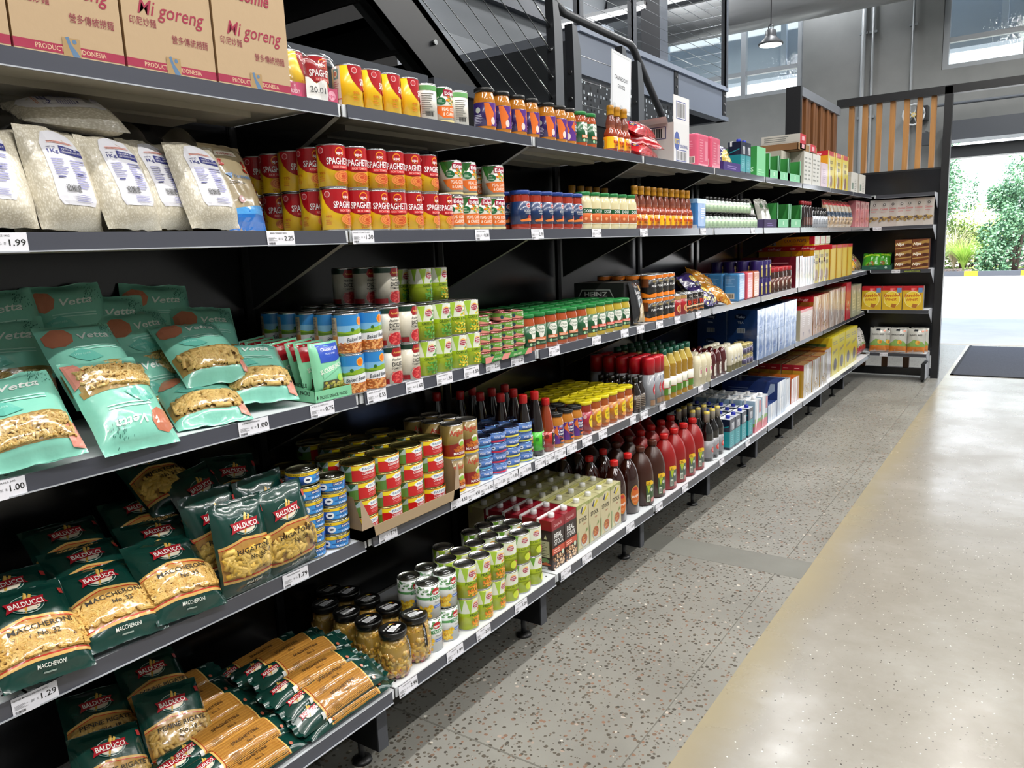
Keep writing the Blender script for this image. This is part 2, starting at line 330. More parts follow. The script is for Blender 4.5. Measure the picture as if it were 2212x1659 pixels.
# door header
dh = empty('roller_shutter', (0, 0, 0)); b = MB(); b.box(.3, 11.75, 2.45, 3.4, 11.98, 2.6, '3c4148'); b.build('bottom_rail', POWDER, dh)
b = MB(); b.box(.3, 11.6, 2.66, 3.4, 11.98, 2.9, '454a52'); b.box(.3, 11.58, 2.62, 3.4, 11.62, 2.66, 'aab2ba'); b.build('housing', POWDER, dh)
b = MB(); b.tube([(.2, 11.7, 3.12), (6.4, 11.7, 3.12)], .02, 8, hx('6a7078')); b.build('drive_shaft', POWDER, dh)
tag(dh, 'dark grey roller shutter housing above the open doorway', 'shutter')
b = MB(); b.box(.28, 11.9, 0, .34, 12.15, 2.5, '50555c'); b.box(3.36, 11.9, 0, 3.42, 12.15, 2.5, '50555c'); b.build('door_1', POWDER, None, 'structure')
for i, x in enumerate((-.75, -.63, -.143)):
    b = MB(); r_ = (.03, .018, .016)[i]; b.tube([(x, 11.94, 0), (x, 11.94, 5.6)], r_, 8, hx('9ba0a4'))
    for z in (3.1, 4.2): b.box(x - .05, 11.93, z, x + .05, 11.97, z + .03, '8b9094')
    tag(b.build(('downpipe', 'conduit', 'conduit')[i], POWDER), ('wide grey downpipe on the far concrete wall', 'thin grey conduit right beside the wide downpipe', 'lone thin grey conduit on concrete wall near the high window')[i], 'pipe')
f = empty('wall_fan', (-.07, 11.75, 3.05)); b = MB(); b.tube([(.13 * math.cos(t * PI / 8), 0, .13 * math.sin(t * PI / 8)) for t in range(17)], .012, 6, hx('c8ccd0'))
for k in range(5): b.tube([(0, 0, 0), (.12 * math.cos(k * 1.257), .02, .12 * math.sin(k * 1.257))], .006, 5, hx('c8ccd0'))
b.build('fan_guard', POWDER, f); b = MB(); b.box(.03, 0, -.08, .16, .2, .1, '202226'); b.tube([(0, 0, 0), (0, .2, 0)], .03, 10, hx('d8c070')); b.build('fan_motor', POWDER, f); tag(f, 'round wall fan with black motor seen behind timber slats', 'fan')
f = empty('flood_light', (.12, 11.7, 2.74)); b = MB(); b.box(-.07, -.02, -.1, .07, .1, .06, '3b4046'); b.build('lamp_body', POWDER, f); b = MB(); b.box(-.05, .05, .06, -.03, .28, .09, '4b5056'); b.build('lamp_arm', POWDER, f); tag(f, 'small dark floodlight on bracket behind timber slats', 'light')
# duct
b = MB(); b.lathe([(.46, -3.95, 'b4b6b6'), (.46, 6.95, 'b4b6b6')], 40)
for k in range(60): b.tube([(-.33, -.32, -3.9 + k * .18), (-.34, -.33, -3.87 + k * .18)], .006, 4, hx('44484c'))
d = tag(b.build('air_duct', PLAST), 'large round pale grey air duct under the ceiling', 'duct', None, (0, 11.05, 4.78), (0, PI / 2, 0))
# pendants and a batten
def pendant(x, y, z, r, lab):
    t = empty('pendant_lamp', (x, y, z)); b = MB(); b.lathe([(r, 0, '4a4c50'), (r * 1.02, .02, '4a4c50'), (r * .55, r * .55, '44464a'), (r * .45, r * .75, '3c3e42'), (r * .42, r * 1.15, '3c3e42'), (r * .2, r * 1.3, '3c3e42')], 28); b.build('lamp_shade', POWDER, t)
    b = MB(); b.lathe([(r * .9, -.004, 'ffffff'), (0, -.012, 'ffffff')], 24); b.build('diffuser', LAMP, t)
    b = MB(); b.tube([(0, 0, r * 1.3), (0, 0, 5.6 - z)], .006, 6, hx('303236')); b.tube([(.03 * math.cos(k * PI / 5), 0, r * 1.42 + .03 * math.sin(k * PI / 5)) for k in range(11)], .007, 6, hx('303236')); b.build('cord', POWDER, t)
    tag(t, lab, 'lamp', 'pendant lamps')
pendant(-1.46, 10.1, 3.86, .145, 'lit grey bell pendant lamp hanging in front of left high window')
pendant(1.33, 10.1, 4.05, .145, 'lit grey bell pendant lamp near the right high window')
f = empty('batten_light', (-2.9, 8.33, 4.1)); b = MB(); b.box(-.6, -.05, 0, .6, .05, .04, 'd8dadc'); b.build('housing', POWDER, f); b = MB(); b.box(-.6, -.04, -.03, .6, .04, 0, 'ffffff'); b.build('tube', emis('tube_face', (1, 1, 1), 1.6), f)
b = MB(); [b.tube([(x, 0, .04), (x, 0, 1.4)], .004, 4, hx('999999')) for x in (-.5, .5)]; b.build('suspension_wire', POWDER, f); tag(f, 'white batten light hanging beyond the mezzanine wires', 'lamp')
# ------------------------------------------------------------------ stairs, landing, mezzanine
slab('wall_understairs', -2.5, -3, 0, -2.4, 4.35, 5.6, cloudy('black_lining', '08080a', '0c0c0e', 1, .7, 0))
DK = '1d1f22'; st = empty('staircase', (-1.2, 3.2, 2.794))
def sz(y): return -.68 * y
b = MB()
for x in (0, -1.1):
    for s_, (a, c, e) in enumerate(((0, -.34, .05), (0, -.045, .09), (-.34, -.295, .09))):
        i = len(b.v)
        b.v += [(x + dx, y, sz(y) + z) for dx in (0, -e) for y, z in ((-3.2, a), (1.5, a), (1.5, c), (-3.2, c))]
        for q in ((0, 1, 2, 3), (7, 6, 5, 4), (0, 4, 5, 1), (1, 5, 6, 2), (2, 6, 7, 3), (3, 7, 4, 0)): b.f.append(tuple(i + k for k in q)); b.c.append(DK if s_ == 0 else '3a3d42'); b.m.append(0); b.s.append(False)  # flanges coloured lighter than the web to show the lit bevel
b.build('stringer', POWDER, st)
for k in range(17):
    y = -3.1 + k * .27; b = MB(); b.box(-1.09, y, sz(y) - .2, -.05, y + .29, sz(y) - .15, '141416'); b.box(-1.09, y, sz(y) - .36, -.05, y + .02, sz(y) - .15, '101012'); b.build('tread', POWDER, st)
b = MB()
for y in (-.8, .1): b.tube([(.005, y, sz(y) - .12), (.02, y, sz(y) - .12)], .014, 8, hx('9a9c9e'))
b.build('bolt', STEEL, st)
b = MB(); b.box(-1.2, 1.35, -.98, 0, 2.62, -.8, DK); b.build('landing', POWDER, st)
tag(st, 'black steel staircase with bolted stringers behind the shelving', 'staircase')
bl = empty('stair_balustrade', (-1.2, 4.55, 1.98))
for k, (y, zt) in enumerate(((-.02, 1.1), (.22, 1.0), (.95, .99), (1.21, .93))):
    b = MB()
    for x0, x1, c in ((-.03, .03, '2b2d31'),):
        i = len(b.v); prof = [(-.05, -.3), (.05, -.3), (.05, zt - .16), (-.0, zt - .01), (-.06, zt), (-.05, zt - .22)]
        b.v += [(x, y + a, z) for x in (x0, x1) for a, z in prof]; n_ = 6
        b.f.append(tuple(i + q for q in range(n_))[::-1]); b.f.append(tuple(i + n_ + q for q in range(n_)))
        for q in range(n_): b.f.append((i + q, i + (q + 1) % n_, i + n_ + (q + 1) % n_, i + n_ + q))
        b.c += [c, '565a60'] + [c] * n_; b.m += [0] * (n_ + 2); b.s += [False] * (n_ + 2)  # lit front face of each post painted lighter than its dark sides
    o = b.build('post', POWDER, bl); b = MB()
    for q in range(5): b.tube([(.0, y - .056, zt - .3 - q * .17), (.0, y - .04, zt - .3 - q * .17)], .014, 8, hx('b8babc'))
    b.build('fixing', STEEL, o)
b = MB(); b.tube([(0, -1.6, 2.05), (0, -.02, 1.1), (0, .1, 1.06), (0, 1.08, 1.04), (0, 1.14, 1.02), (0, 1.67, .586), (0, 2.0, .32)], .028, 12, hx('3a3d42')); b.build('handrail', POWDER, bl)
for k in range(7):
    b = MB(); z = .93 - k * .145; b.tube([(0, -3, z + 1.78), (0, -.06, z)], .0028, 5, hx('8f9396')); b.tube([(0, -.22, z + .097), (0, -.06, z)], .006, 6, hx('c8cacc')); b.build('wire', STEEL, bl)
for k in range(5):
    b = MB(); z = .83 - k * .16; b.tube([(0, .26, z), (0, .9, z)], .0028, 5, hx('8f9396')); b.tube([(0, .78, z), (0, .9, z)], .006, 6, hx('c8cacc')); b.build('wire', STEEL, bl)
tag(bl, 'dark steel stair balustrade with bent posts, handrail and tensioned wires', 'balustrade')
mz = empty('mezzanine_platform', (-2, 10.05, 3.02)); PB = '7d8696'
b = MB(); b.box(-.02, -3.8, .05, 0, 0, .38, PB); b.box(-.1, -3.8, .36, .03, .02, .41, '98a2b4'); b.box(-.1, -3.8, 0, .03, .02, .05, PB); b.build('edge_beam', POWDER, mz)
b = MB(); b.box(-1.9, -.1, 0, 0, .02, .41, '5b616b'); b.build('end_beam', POWDER, mz)
b = MB(); b.box(-1.9, -3.8, .3, -.1, -.1, .38, '3a3d42'); b.build('deck', POWDER, mz)
for y in (-1.62, -.08, -3.0):
    b = MB(); b.box(-.02, y - .05, .05, .01, y + .05, .36, '2b2d31')
    for q in range(3): b.tube([(.01, y, .1 + q * .1), (.02, y, .1 + q * .1)], .014, 6, hx('888888'))
    b.build('cleat', POWDER, mz)
tag(mz, 'grey painted steel mezzanine platform edge beam behind shelving', 'platform')
mb = empty('mezzanine_balustrade', (-2, 10.05, 3.43))
for x, y in ((0, -.03), (0, -2.68), (0, -3.75), (-1.0, -.03), (-1.9, -.03)):
    b = MB(); b.box(x - .03, y - .06, 0, x + .03, y + .0, 1.1, '33363b'); b.box(x + .012, y - .06, 0, x + .04, y, 1.1, '565b63'); b.build('post', POWDER, mb)
for k in range(9):
    b = MB(); z = .1 + k * .11; b.tube([(0, -3.75, z), (0, -.03, z)], .003, 4, hx('c4c8cc')); b.build('wire', STEEL, mb)
    b = MB(); b.tube([(0, -.03, z), (-1.9, -.03, z)], .003, 4, hx('c4c8cc')); b.build('wire', STEEL, mb)
b = MB(); b.box(-.03, -3.8, 1.08, .03, 0, 1.13, '33363b'); b.box(-1.9, -.06, 1.08, 0, 0, 1.13, '33363b'); b.build('handrail', POWDER, mb)
tag(mb, 'wire balustrade along the edge of the mezzanine platform', 'balustrade')
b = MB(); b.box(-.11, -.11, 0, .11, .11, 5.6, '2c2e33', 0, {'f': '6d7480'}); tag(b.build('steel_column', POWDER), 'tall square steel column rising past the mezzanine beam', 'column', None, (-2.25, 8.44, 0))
pp = MB(); rr = random.Random(3)
pp.box(-.01, 0, 0, .01, 2.3, .3, '303338')
for a in range(36):
    for c in range(6):
        if rr.random() < .62:
            y, z = .04 + a * .062 + rr.uniform(-.01, .01), .03 + c * .045; pp.box(.011, y, z, .013, y + rr.uniform(.012, .03), z + rr.uniform(.014, .034), rr.choice(['c8d2dc', '8a9098', '141518', 'e8eef4']))
tag(pp.build('perforated_panel', POWDER), 'dark cut pattern metal screen panel behind the stair posts', 'screen', None, (-2.0, 6.1, 2.7))
# ------------------------------------------------------------------ portal frame, slat screens
BK = '17181b'
pf = empty('portal_frame', (.594, 9.15, 0))
b = MB(); b.box(-.035, -.05, 0, .035, .05, 2.94, BK); b.build('post', POWDER, pf); b = MB(); b.box(-1.05, -.05, 2.87, 5.8, .05, 2.95, BK); b.build('top_beam', POWDER, pf)
b = MB(); b.box(5.73, -.05, 0, 5.8, .05, 2.87, BK); b.build('post', POWDER, pf)
tag(pf, 'black steel portal frame standing at the end of the shelving', 'frame')
ss = empty('slat_screen', (-.46, 9.17, 2.17))
for x in (-.314, -.18, -.044, .085, .216, .336, .462): b = MB(); b.box(x + .435, -.03, 0, x + .485, .02, .7, 'ffffff'); b.build('slat', TIMB2, ss)
b = MB(); b.box(0, -.04, -.02, 1.02, .02, .0, BK); b.build('sill', POWDER, ss)
tag(ss, 'open screen of seven upright timber slats above the end panel', 'screen')
fs_ = empty('timber_fin_panel', (-.45, 7.5, 2.0))
b = MB(); b.box(-.1, 0, 0, .03, .06, .87, BK); b.box(-.1, .06, .79, .03, 1.62, .87, '6f747c'); b.box(-.1, .06, 0, .03, 1.62, .05, BK); b.build('fin_frame', POWDER, fs_)
for k in range(11): b = MB(); b.box(-.03, .09 + k * .14, .05, .01 + .012 * (k % 2), .17 + k * .14, .79, 'ffffff'); b.build('slat', TIMBER, fs_)
b = MB(); b.box(-.06, .06, .05, -.035, 1.6, .79, '221a14'); b.build('backing', POWDER, fs_)
tag(fs_, 'tall panel of close timber battens in a black frame', 'panel')
ep = empty('end_back_panel', (-.46, 9.12, 0))
b = MB(); b.box(0, 0, .24, 1.02, .03, 2.15, '14161b'); b.build('panel', BLACKP, ep); b = MB(); b.box(0, -.02, .02, 1.02, .03, .1, '14161b'); b.build('kick_rail', BLACKP, ep)
for x in (.1, .32, .54, .75): b = MB(); b.box(x, 0, .1, x + .06, .03, .24, 'ffffff'); b.build('slat', TIMBER, ep)
tag(ep, 'black back panel of the end shelving with slatted base', 'panel')
# ------------------------------------------------------------------ gondola shelving
Y0, BAY, YC, XE = 1.461, .9, 8.816, .545
ZS = {1: 1.915, 2: 1.597, 3: 1.159, 4: .743, 5: .292}; XF = {1: 0, 2: -.007, 3: -.017, 4: -.028, 5: .037}
LV = {1: 'top', 2: 'second', 3: 'third', 4: 'fourth', 5: 'bottom'}
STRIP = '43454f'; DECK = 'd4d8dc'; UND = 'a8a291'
joints = [Y0 + BAY * n for n in range(-2, 9)]
def shelf(y0, y1, k, lab):
    z, xf = ZS[k], XF[k]; xb = -.45; s_ = empty('shelf', (xf, y0, z))
    b = MB(); L = y1 - y0; xb -= xf
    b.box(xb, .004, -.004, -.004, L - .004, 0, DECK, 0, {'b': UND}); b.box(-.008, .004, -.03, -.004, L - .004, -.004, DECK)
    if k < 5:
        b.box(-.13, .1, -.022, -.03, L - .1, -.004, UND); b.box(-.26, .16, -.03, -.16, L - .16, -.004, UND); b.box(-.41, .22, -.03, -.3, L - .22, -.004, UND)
    for q in range(2):
        for x in (-.03, -.05): b.tube([(x, .03 + q * (L - .06), .0), (x, .03 + q * (L - .06), .0006)], .004, 8, hx('222222'))
    b.build('deck', POWDER, s_)
    b = MB(); a, c = .016, L - .016
    b.poly([(.0025, a, -.033), (.0025, c, -.033), (.0005, c, .001), (.0005, a, .001)], STRIP); b.poly([(-.004, a, .001), (.0005, a, .001), (.0005, c, .001), (-.004, c, .001)], 'c8ccd2')
    b.poly([(.004, a, -.033), (-.004, a, -.033), (-.004, c, -.033), (.004, c, -.033)], STRIP); b.box(.0035, a, -.0345, .0065, c, -.032, 'b4b8c0'); b.box(-.0038, a, -.033, -.001, c, 0, '5a5b60')
    b.build('ticket_strip', STRM, s_)
    if k < 5:
        for y in (.003, L - .006):
            b = MB(); b.poly([(-.03, y, -.006), (-.02, y, -.03), (xb + .02, y, -.21), (xb + .02, y, -.006)], BK); b.poly([(-.03, y + .003, -.006), (xb + .02, y + .003, -.006), (xb + .02, y + .003, -.21), (-.02, y + .003, -.03)], BK)
            b.poly([(-.02, y - .003, -.03), (-.02, y + .006, -.03), (xb + .02, y + .006, -.21), (xb + .02, y - .003, -.21)], '8d8a80'); b.build('bracket', BLACKP, s_)
    return tag(s_, lab, 'shelf', 'steel shelves along the aisle')
for i in range(len(joints) - 1):
    y0, y1 = joints[i], min(joints[i + 1], YC + .0)
    if y1 - y0 < .1: continue
    nm = 'bay hidden left of view' if i < 1 else '%s bay from left' % ORD[i - 1]
    for k in ZS: shelf(y0, y1, k, '%s shelf of the %s, dark ticket strip' % (LV[k], nm))
    b = MB(); b.box(-.474, y0 + .015, .1, -.46, y1 - .015, 2.14, '0b0b0d'); b.box(-.478, y0 + .018, 2.14, -.448, y1 - .018, 2.185, '3e4147'); b.box(-.4599, y0 + .015, 1.0, -.4597, y1 - .015, 1.003, '08080a'); b.box(-.4599, y0 + .015, 1.75, -.4597, y1 - .015, 1.753, '08080a')
    tag(b.build('back_panel', BLACKP), 'satin black back panel with capping rail, %s' % nm, 'panel', 'back panels of the shelving')
    u = empty('shelving_upright', (-.46, y0, 0)); b = MB(); b.box(-.02, -.014, .05, .008, .014, 2.17, '0c0c0e')
    for q in range(40): b.box(.008, -.004, .25 + q * .048, .0085, .004, .27 + q * .048, '030304')
    b.build('upright_post', BLKM, u)
    b = MB(); b.box(.01, -.02, .075, .425, .02, .2, '121316'); b.box(.425, -.02, .075, .43, .02, .2, '3e4045', 0, {'f': '505258'}); b.build('base_leg', BLKM, u)
    b = MB(); b.tube([(.33, 0, .075), (.33, 0, .012)], .01, 8, hx('2a2b2e')); b.lathe([(.032, 0, '1a1a1c'), (.03, .008, '1a1a1c'), (.012, .014, '1a1a1c')], 16, 0, .33, 0); b.build('foot', POWDER, u)
    tag(u, 'black shelving upright and base leg at left of %s' % nm, 'upright', 'shelving uprights')
for k in ZS:
    z = ZS[k]; s_ = empty('shelf', (0, YC, z)); xa = XF[k] if k != 5 else .0; D = .3
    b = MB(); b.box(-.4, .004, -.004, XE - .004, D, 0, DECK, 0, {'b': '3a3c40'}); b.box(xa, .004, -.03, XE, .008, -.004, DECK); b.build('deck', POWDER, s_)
    b = MB(); b.poly([(xa + .01, -.004, -.033), (XE, -.004, -.033), (XE, .001, .001), (xa + .01, .001, .001)], '33353c'); b.box(xa + .01, -.006, -.0345, XE, -.003, -.032, '8a8e96'); b.build('ticket_strip', PLAST, s_)
    b = MB(); b.poly([(XE, .0, 0), (XE, D, 0), (XE, D, -.16 if k != 4 else -.16), (XE, .015, -.03)], 'c4c8d0'); b.poly([(XE - .004, .0, 0), (XE - .004, .015, -.03), (XE - .004, D, -.16), (XE - .004, D, 0)], '3a3c42'); b.build('bracket', POWDER, s_)  # outer side painted pale as if lit, inner side of the same plate dark
    tag(s_, '%s shelf of the end unit facing down the aisle' % LV[k], 'shelf', 'shelves of the end unit')
u = empty('base_foot', (XE - .02, 8.78, 0)); b = MB(); b.box(-.02, 0, .03, .02, .34, .19, '141518', 0, {'f': 'b8bcc4'}); b.build('base_leg', POWDER, u); b = MB(); b.tube([(0, .03, 0), (0, .03, .03)], .012, 8, hx('222222')); b.build('foot', POWDER, u); tag(u, 'black base leg under the open end of the end unit', 'foot')
# ------------------------------------------------------------------ price tickets
def ticket(k, ya, yb, title, price, lab):
    w = (yb - ya) * 1000; b = MB(); b.box(-.0004, 0, 0, .0004, w / 1000, .036, 'e4e4ec')
    L = [('t', title, w * .42, 29, 3.2, '202020', min(w * .78, len(title) * 3.0), 1), ('t', price, w * .79, 13, 11.5, '151515', w * .34, 2.2), ('l', 4, 12, w * .3, 9, 5, '707070'), ('b', 4, 4, w * .22, 5), ('l', w * .4, 15, w * .08, 5, 4, '505050'), ('l', w * .52, 15, w * .05, 5, 4, '505050')]
    b.art(L, lambda x, y, o: Vector((.0006 + o * .3, x, y))); o = b.build('price_ticket', PAPER)
    x = XF[k] + .0045; z = ZS[k] - .0355
    tag(o, lab, 'price ticket', 'price tickets on the shelf strips', (x, ya, z), (0, math.radians(-3), 0))
T2 = [(.585, .668, 'LONG RICE 1KG', '1.99', 'rice'), (1.192, 1.273, 'BEAN THREAD 250G', '2.25', 'vermicelli'), (1.466, 1.545, 'SPAGHETTI TOMATO 420G', '1.30', 'spaghetti cans'), (2.003, 2.078, 'PEAS CORN CARROT', '0.80', 'vegetable cans'), (2.332, 2.413, 'BOLOGNESE 500G', '2.70', 'blue lid pasta sauce'), (2.777, 2.856, 'WHITE SAUCE', '1.70', 'white sauce jars'), (3.226, 3.305, 'HOT SAUCE', '2.99', 'hot sauce bottles'), (3.96, 4.04, 'BLUE PACK', '1.00', 'blue pack'), (4.8, 4.88, 'SYRUP', '2.00', 'slim bottles')]
T3 = [(.535, .608, 'PASTA SPIRALS 300', '1.00', 'spiral pasta'), (1.068, 1.153, 'PENNE PASTA 500G', '1.00', 'penne pasta'), (1.283, 1.363, 'PICKLE CLASSIC DILL', '0.75', 'pickle packs'), (1.485, 1.56, 'BAKED BEANS 420G', '0.55', 'baked beans'), (1.643, 1.72, 'DICED TOMATOES 400', '1.60', 'diced tomatoes'), (1.783, 1.86, 'GREEN PEAS 420G', '1.50', 'green peas'), (1.92, 1.999, 'CORN KERNELS 420G', '1.50', 'corn'), (2.038, 2.119, 'SALMON 95G', '2.20', 'salmon tins'), (2.186, 2.266, 'SALMON 95G', '2.20', 'right side of the salmon tins'), (2.437, 2.515, 'SIMMER SAUCE', '3.00', 'red simmer sauce'), (2.775, 2.852, 'SIMMER SAUCE', '3.60', 'middle of the simmer sauces'), (3.038, 3.112, '', '3.60', 'yellow simmer sauce'), (3.198, 3.278, 'SOUP', '1.00', 'soup packs'), (3.409, 3.491, 'SOUP', '2.00', 'pumpkin soup'), (3.634, 3.713, 'SOUP', '2.50', 'red soup cans'), (3.917, 3.998, 'SOUP', '2.50', 'brown soup cans')]
T4 = [(.53, .612, 'NO.32 MACCHERONI 500G', '1.29', 'macaroni bags'), (1.157, 1.238, 'RIGATONI NO 58', '1.79', 'rigatoni bags'), (1.5, 1.576, 'CORNED BEEF 340G', '7.79', 'corned beef'), (1.829, 1.917, 'MACKEREL', '4.50', 'first gold can'), (1.917, 1.987, 'MACKEREL', '4.50', 'second gold can'), (1.987, 2.062, 'TUNA', '1.05', 'cyan tuna'), (2.065, 2.139, 'TUNA', '1.05', 'red tuna'), (2.139, 2.216, 'TUNA', '1.05', 'yellow tuna'), (2.222, 2.303, 'TUNA', '1.05', 'right tuna'), (2.33, 2.4, 'FISH SAUCE', '1.09', 'fish sauce'), (2.405, 2.473, 'OYSTER SAUCE', '1.00', 'oyster sauce'), (2.476, 2.555, 'CHILLI SAUCE', '1.00', 'chilli sauce'), (2.566, 2.645, 'CURRY', '2.20', 'purple curry jars'), (2.691, 2.775, 'CURRY', '4.00', 'red simmer jar'), (2.833, 2.911, 'CURRY', '4.00', 'yellow lid jars'), (3.14, 3.2, '', '2.00', 'right yellow lid jars'), (3.25, 3.33, '', '2.00', 'dark bottles'), (3.466, 3.541, '', '2.00', 'spray bottles'), (3.985, 4.06, '', '2.00', 'olive oil')]
T5 = [(1.47, 1.55, 'FRUIT SALAD', '2.99', 'fruit salad jars'), (1.689, 1.772, 'PINEAPPLE', '1.99', 'pineapple cans'), (1.843, 1.921, 'PEACHES', '2.50', 'left peach cans'), (2.069, 2.146, 'SLICED APPLE', '1.00', 'right peach cans'), (2.385, 2.46, 'STOCK', '3.00', 'red stock cartons'), (2.551, 2.629, 'STOCK', '1.00', 'cream stock cartons'), (2.95, 3.031, 'VINEGAR', '1.00', 'vinegar bottles'), (3.264, 3.346, 'SAUCE', '4.00', 'brown jugs'), (3.591, 3.672, 'SAUCE', '4.00', 'red jugs'), (4.144, 4.222, 'SAUCE', '3.00', 'dark bottles'), (4.607, 4.69, 'MILK', '2.00', 'teal cartons')]
for k, T in ((2, T2), (3, T3), (4, T4), (5, T5)):
    for ya, yb, ti, pr_, what in T: ticket(k, ya, yb, ti or ' ', pr_, 'white price ticket on %s shelf below the %s' % (LV[k], what))
# ------------------------------------------------------------------ product builders (art in mm, shapes in m)
def cyl(r, z0=0, sy=1):
    return lambda x, y, o: Vector(((r + o) * math.cos(x / r), (r + o) * math.sin(x / r) * sy, y + z0))
def can(name, r, h, sleeve, layers, tin='c9c9cc', seg=32, ring=False, z0=.004, paper=GLOSS, bead=0):
    b = MB(); pr = [(r * .96, 0, tin), (r, .0015, tin), (r * .99, .004, tin), (r * .985, .005, tin), (r * .985, h - .005, tin), (r * .99, h - .004, tin), (r, h - .002, tin), (r * .985, h, tin), (r * .93, h - .0005, tin), (r * .915, h - .004, tin),
                      (r * .84, h - .0045, tin), (r * .82, h - .003, tin), (r * .76, h - .003, tin), (r * .74, h - .0045, tin), (r * .66, h - .0045, tin), (r * .64, h - .0035, tin), (.0, h - .0035, tin)]
    b.lathe(pr, seg); o = b.build(name, STEEL)
    l = MB(); hh = h - 2 * z0; l.lathe([(r * .985, z0, sleeve), (r * .995, z0, sleeve), (r * .995, h - z0, sleeve), (r * .985, h - z0, sleeve)], seg); l.f = l.f[:-2]; l.c = l.c[:-2]; l.m = l.m[:-2]; l.s = l.s[:-2]
    l.art(layers, cyl(r * .995, z0), 5 if r > .03 else 4, 0, 0, .0005); l.build('label', paper, o)
    if ring:
        q = MB(); q.tube([(.3 * r + .009 * math.cos(t * PI / 6), .013 * math.sin(t * PI / 6), h - .001) for t in range(13)], .0018, 6, hx('d8d8da')); q.box(-.002 + .3 * r - .012, -.006, h - .0025, .3 * r - .004, .006, h, 'd0d0d2'); q.build('ring_pull', STEEL, o)
    return Proto(o)
def turned(name, prof, bmat, parts, seg=24, sy=1):
    """a lathed body with lathed or printed parts: (name, kind, data, material)"""
    b = MB(); b.lathe(prof, seg, sy=sy); o = b.build(name, bmat)
    for nm, kind, data, mm in parts:
        l = MB()
        if kind == 'turn': l.lathe(data, seg, sy=sy)
        elif kind == 'wrap':
            r, za, zb, col, layers = data; l.lathe([(r, za, col), (r + .0006, za, col), (r + .0006, zb, col), (r, zb, col)], seg, sy=sy); l.f = l.f[:-2]; l.c = l.c[:-2]; l.m = l.m[:-2]; l.s = l.s[:-2]
            l.art(layers, cyl(r + .0006, za, sy), 5, 0, 0, .0004)
        elif kind == 'patch':
            r, z0, layers = data; l.art(layers, cyl(r, z0, sy), 5, 6, 0, .0006)
        elif kind == 'top':
            z, layers = data; l.art(layers, lambda x, y, o_: Vector((-y, x, z + o_)), 0, 0, 0, .0003)
        l.build(nm, mm, o)
    return Proto(o)
def jar(name, r, h, nr, fill, lid, label, lz0, lz1, layers, lh=.014, lidart=None, glass=JARG):
    L = [('lid', 'turn', [(nr * 1.06, h - lh, lid), (nr * 1.1, h - lh + .001, lid), (nr * 1.1, h - .002, lid), (nr * 1.04, h, lid), (nr * .9, h - .0002, lid), (nr * .86, h - .0016, lid), (0, h - .0016, lid)], PLAST),
         ('label', 'wrap', (r, lz0, lz1, label, layers), GLOSS)]
    if lidart: L.append(('lid_print', 'top', (h - .0016, lidart), PAPER))
    return turned(name, [(r * .86, 0, fill), (r * .97, .004, fill), (r, .012, fill), (r, h * .7, fill), (r * .97, h * .76, fill), (nr * 1.04, h * .85, fill), (nr, h * .88, fill), (nr, h - lh, fill)], glass, L)
def carton(name, d, w, h, cols, front=(), side=(), top=(), m=GLOSS, parts=None, kids=()):
    b = MB(); b.box(-d / 2, -w / 2, 0, d / 2, w / 2, h, cols.get('*', 'cccccc'), 0, cols)
    b.art(front, lambda x, y, o: Vector((d / 2 + o, x, y)), 0, 0, 0, .0003); b.art(side, lambda x, y, o: Vector((x, -w / 2 - o, y)), 0, 0, 0, .0003); b.art(top, lambda x, y, o: Vector((-y, x, h + o)), 0, 0, 0, .0003)
    o = b.build(name, m)
    for nm, fn, mm in kids: k = MB(); fn(k); k.build(nm, mm, o)
    return Proto(o)
def sheet(w, h, T, seed, wr=.003, bulge=.15, seal=.93):
    def f(x, y, o=0.0):
        sx = max(-1, min(1, 2 * x / w)); sy = max(-1, min(1, 2 * y / h)); t = min(1, abs(sy) / seal)
        ex = max(0, 1 - abs(sx) ** 3) ** .6; ey = max(0, 1 - t ** 3.4) ** .6; d = T / 2 * ex * ey * (1 - bulge * sy)
        n = noise.noise(Vector((x * 22, y * 14, seed))) + .6 * (.5 - abs(noise.noise(Vector((x * 40 + 9, y * 30, seed + 5)))) * 2)
        d += wr * n * (.25 + .75 * ex) * (1 - .5 * ey if abs(sy) < seal else 1.4)
        k = 1 - .05 * ex * ey + .035 * noise.noise(Vector((y * 16, seed * 1.7, 2))); return Vector((d + o, x * k, y * (1 + .025 * noise.noise(Vector((x * 20, seed, 7))))))
    return f
def pieces(kind, rect, n, f, seed, cols):
    rr = random.Random(seed); b = MB(); x0, y0, x1, y1 = rect
    for q in range(n):
        x, y, a = rr.uniform(x0, x1), rr.uniform(y0, y1), rr.random() * 2 * PI; c = hx(rr.choice(cols)); P = []
        if kind == 'macaroni': P = [(x + .0068 * math.cos(a + t * .6), y + .0068 * math.sin(a + t * .6), .0045) for t in range(6)]; r_ = .004
        elif kind in ('rigatoni', 'penne'): L = .015 if kind == 'rigatoni' else .017; r_ = .0068 if kind == 'rigatoni' else .0052; P = [(x + L * t * math.cos(a), y + L * t * math.sin(a), .003) for t in (-1, 0, 1)]
        elif kind == 'fusilli': P = [(x + .0033 * t * math.cos(a) - .0052 * math.sin(t * 1.5) * math.sin(a), y + .0033 * t * math.sin(a) + .0052 * math.sin(t * 1.5) * math.cos(a), .003 + .004 * math.cos(t * 1.5)) for t in range(-6, 7)]; r_ = .0026
        P = [(min(max(u, x0), x1), min(max(v, y0), y1), o) for u, v, o in P]
        if (Vector(P[0]) - Vector(P[-1])).length < .004: continue
        k = len(b.f); b.tube([f(*t) for t in P], r_, 8 if kind in ('rigatoni', 'penne') else 5, c)
        if kind in ('rigatoni', 'penne'): b.c[-1] = b.c[-2] = hx('5a3c14')
        elif kind == 'macaroni': b.c[-1] = b.c[-2] = hx('a87a34')
    return b
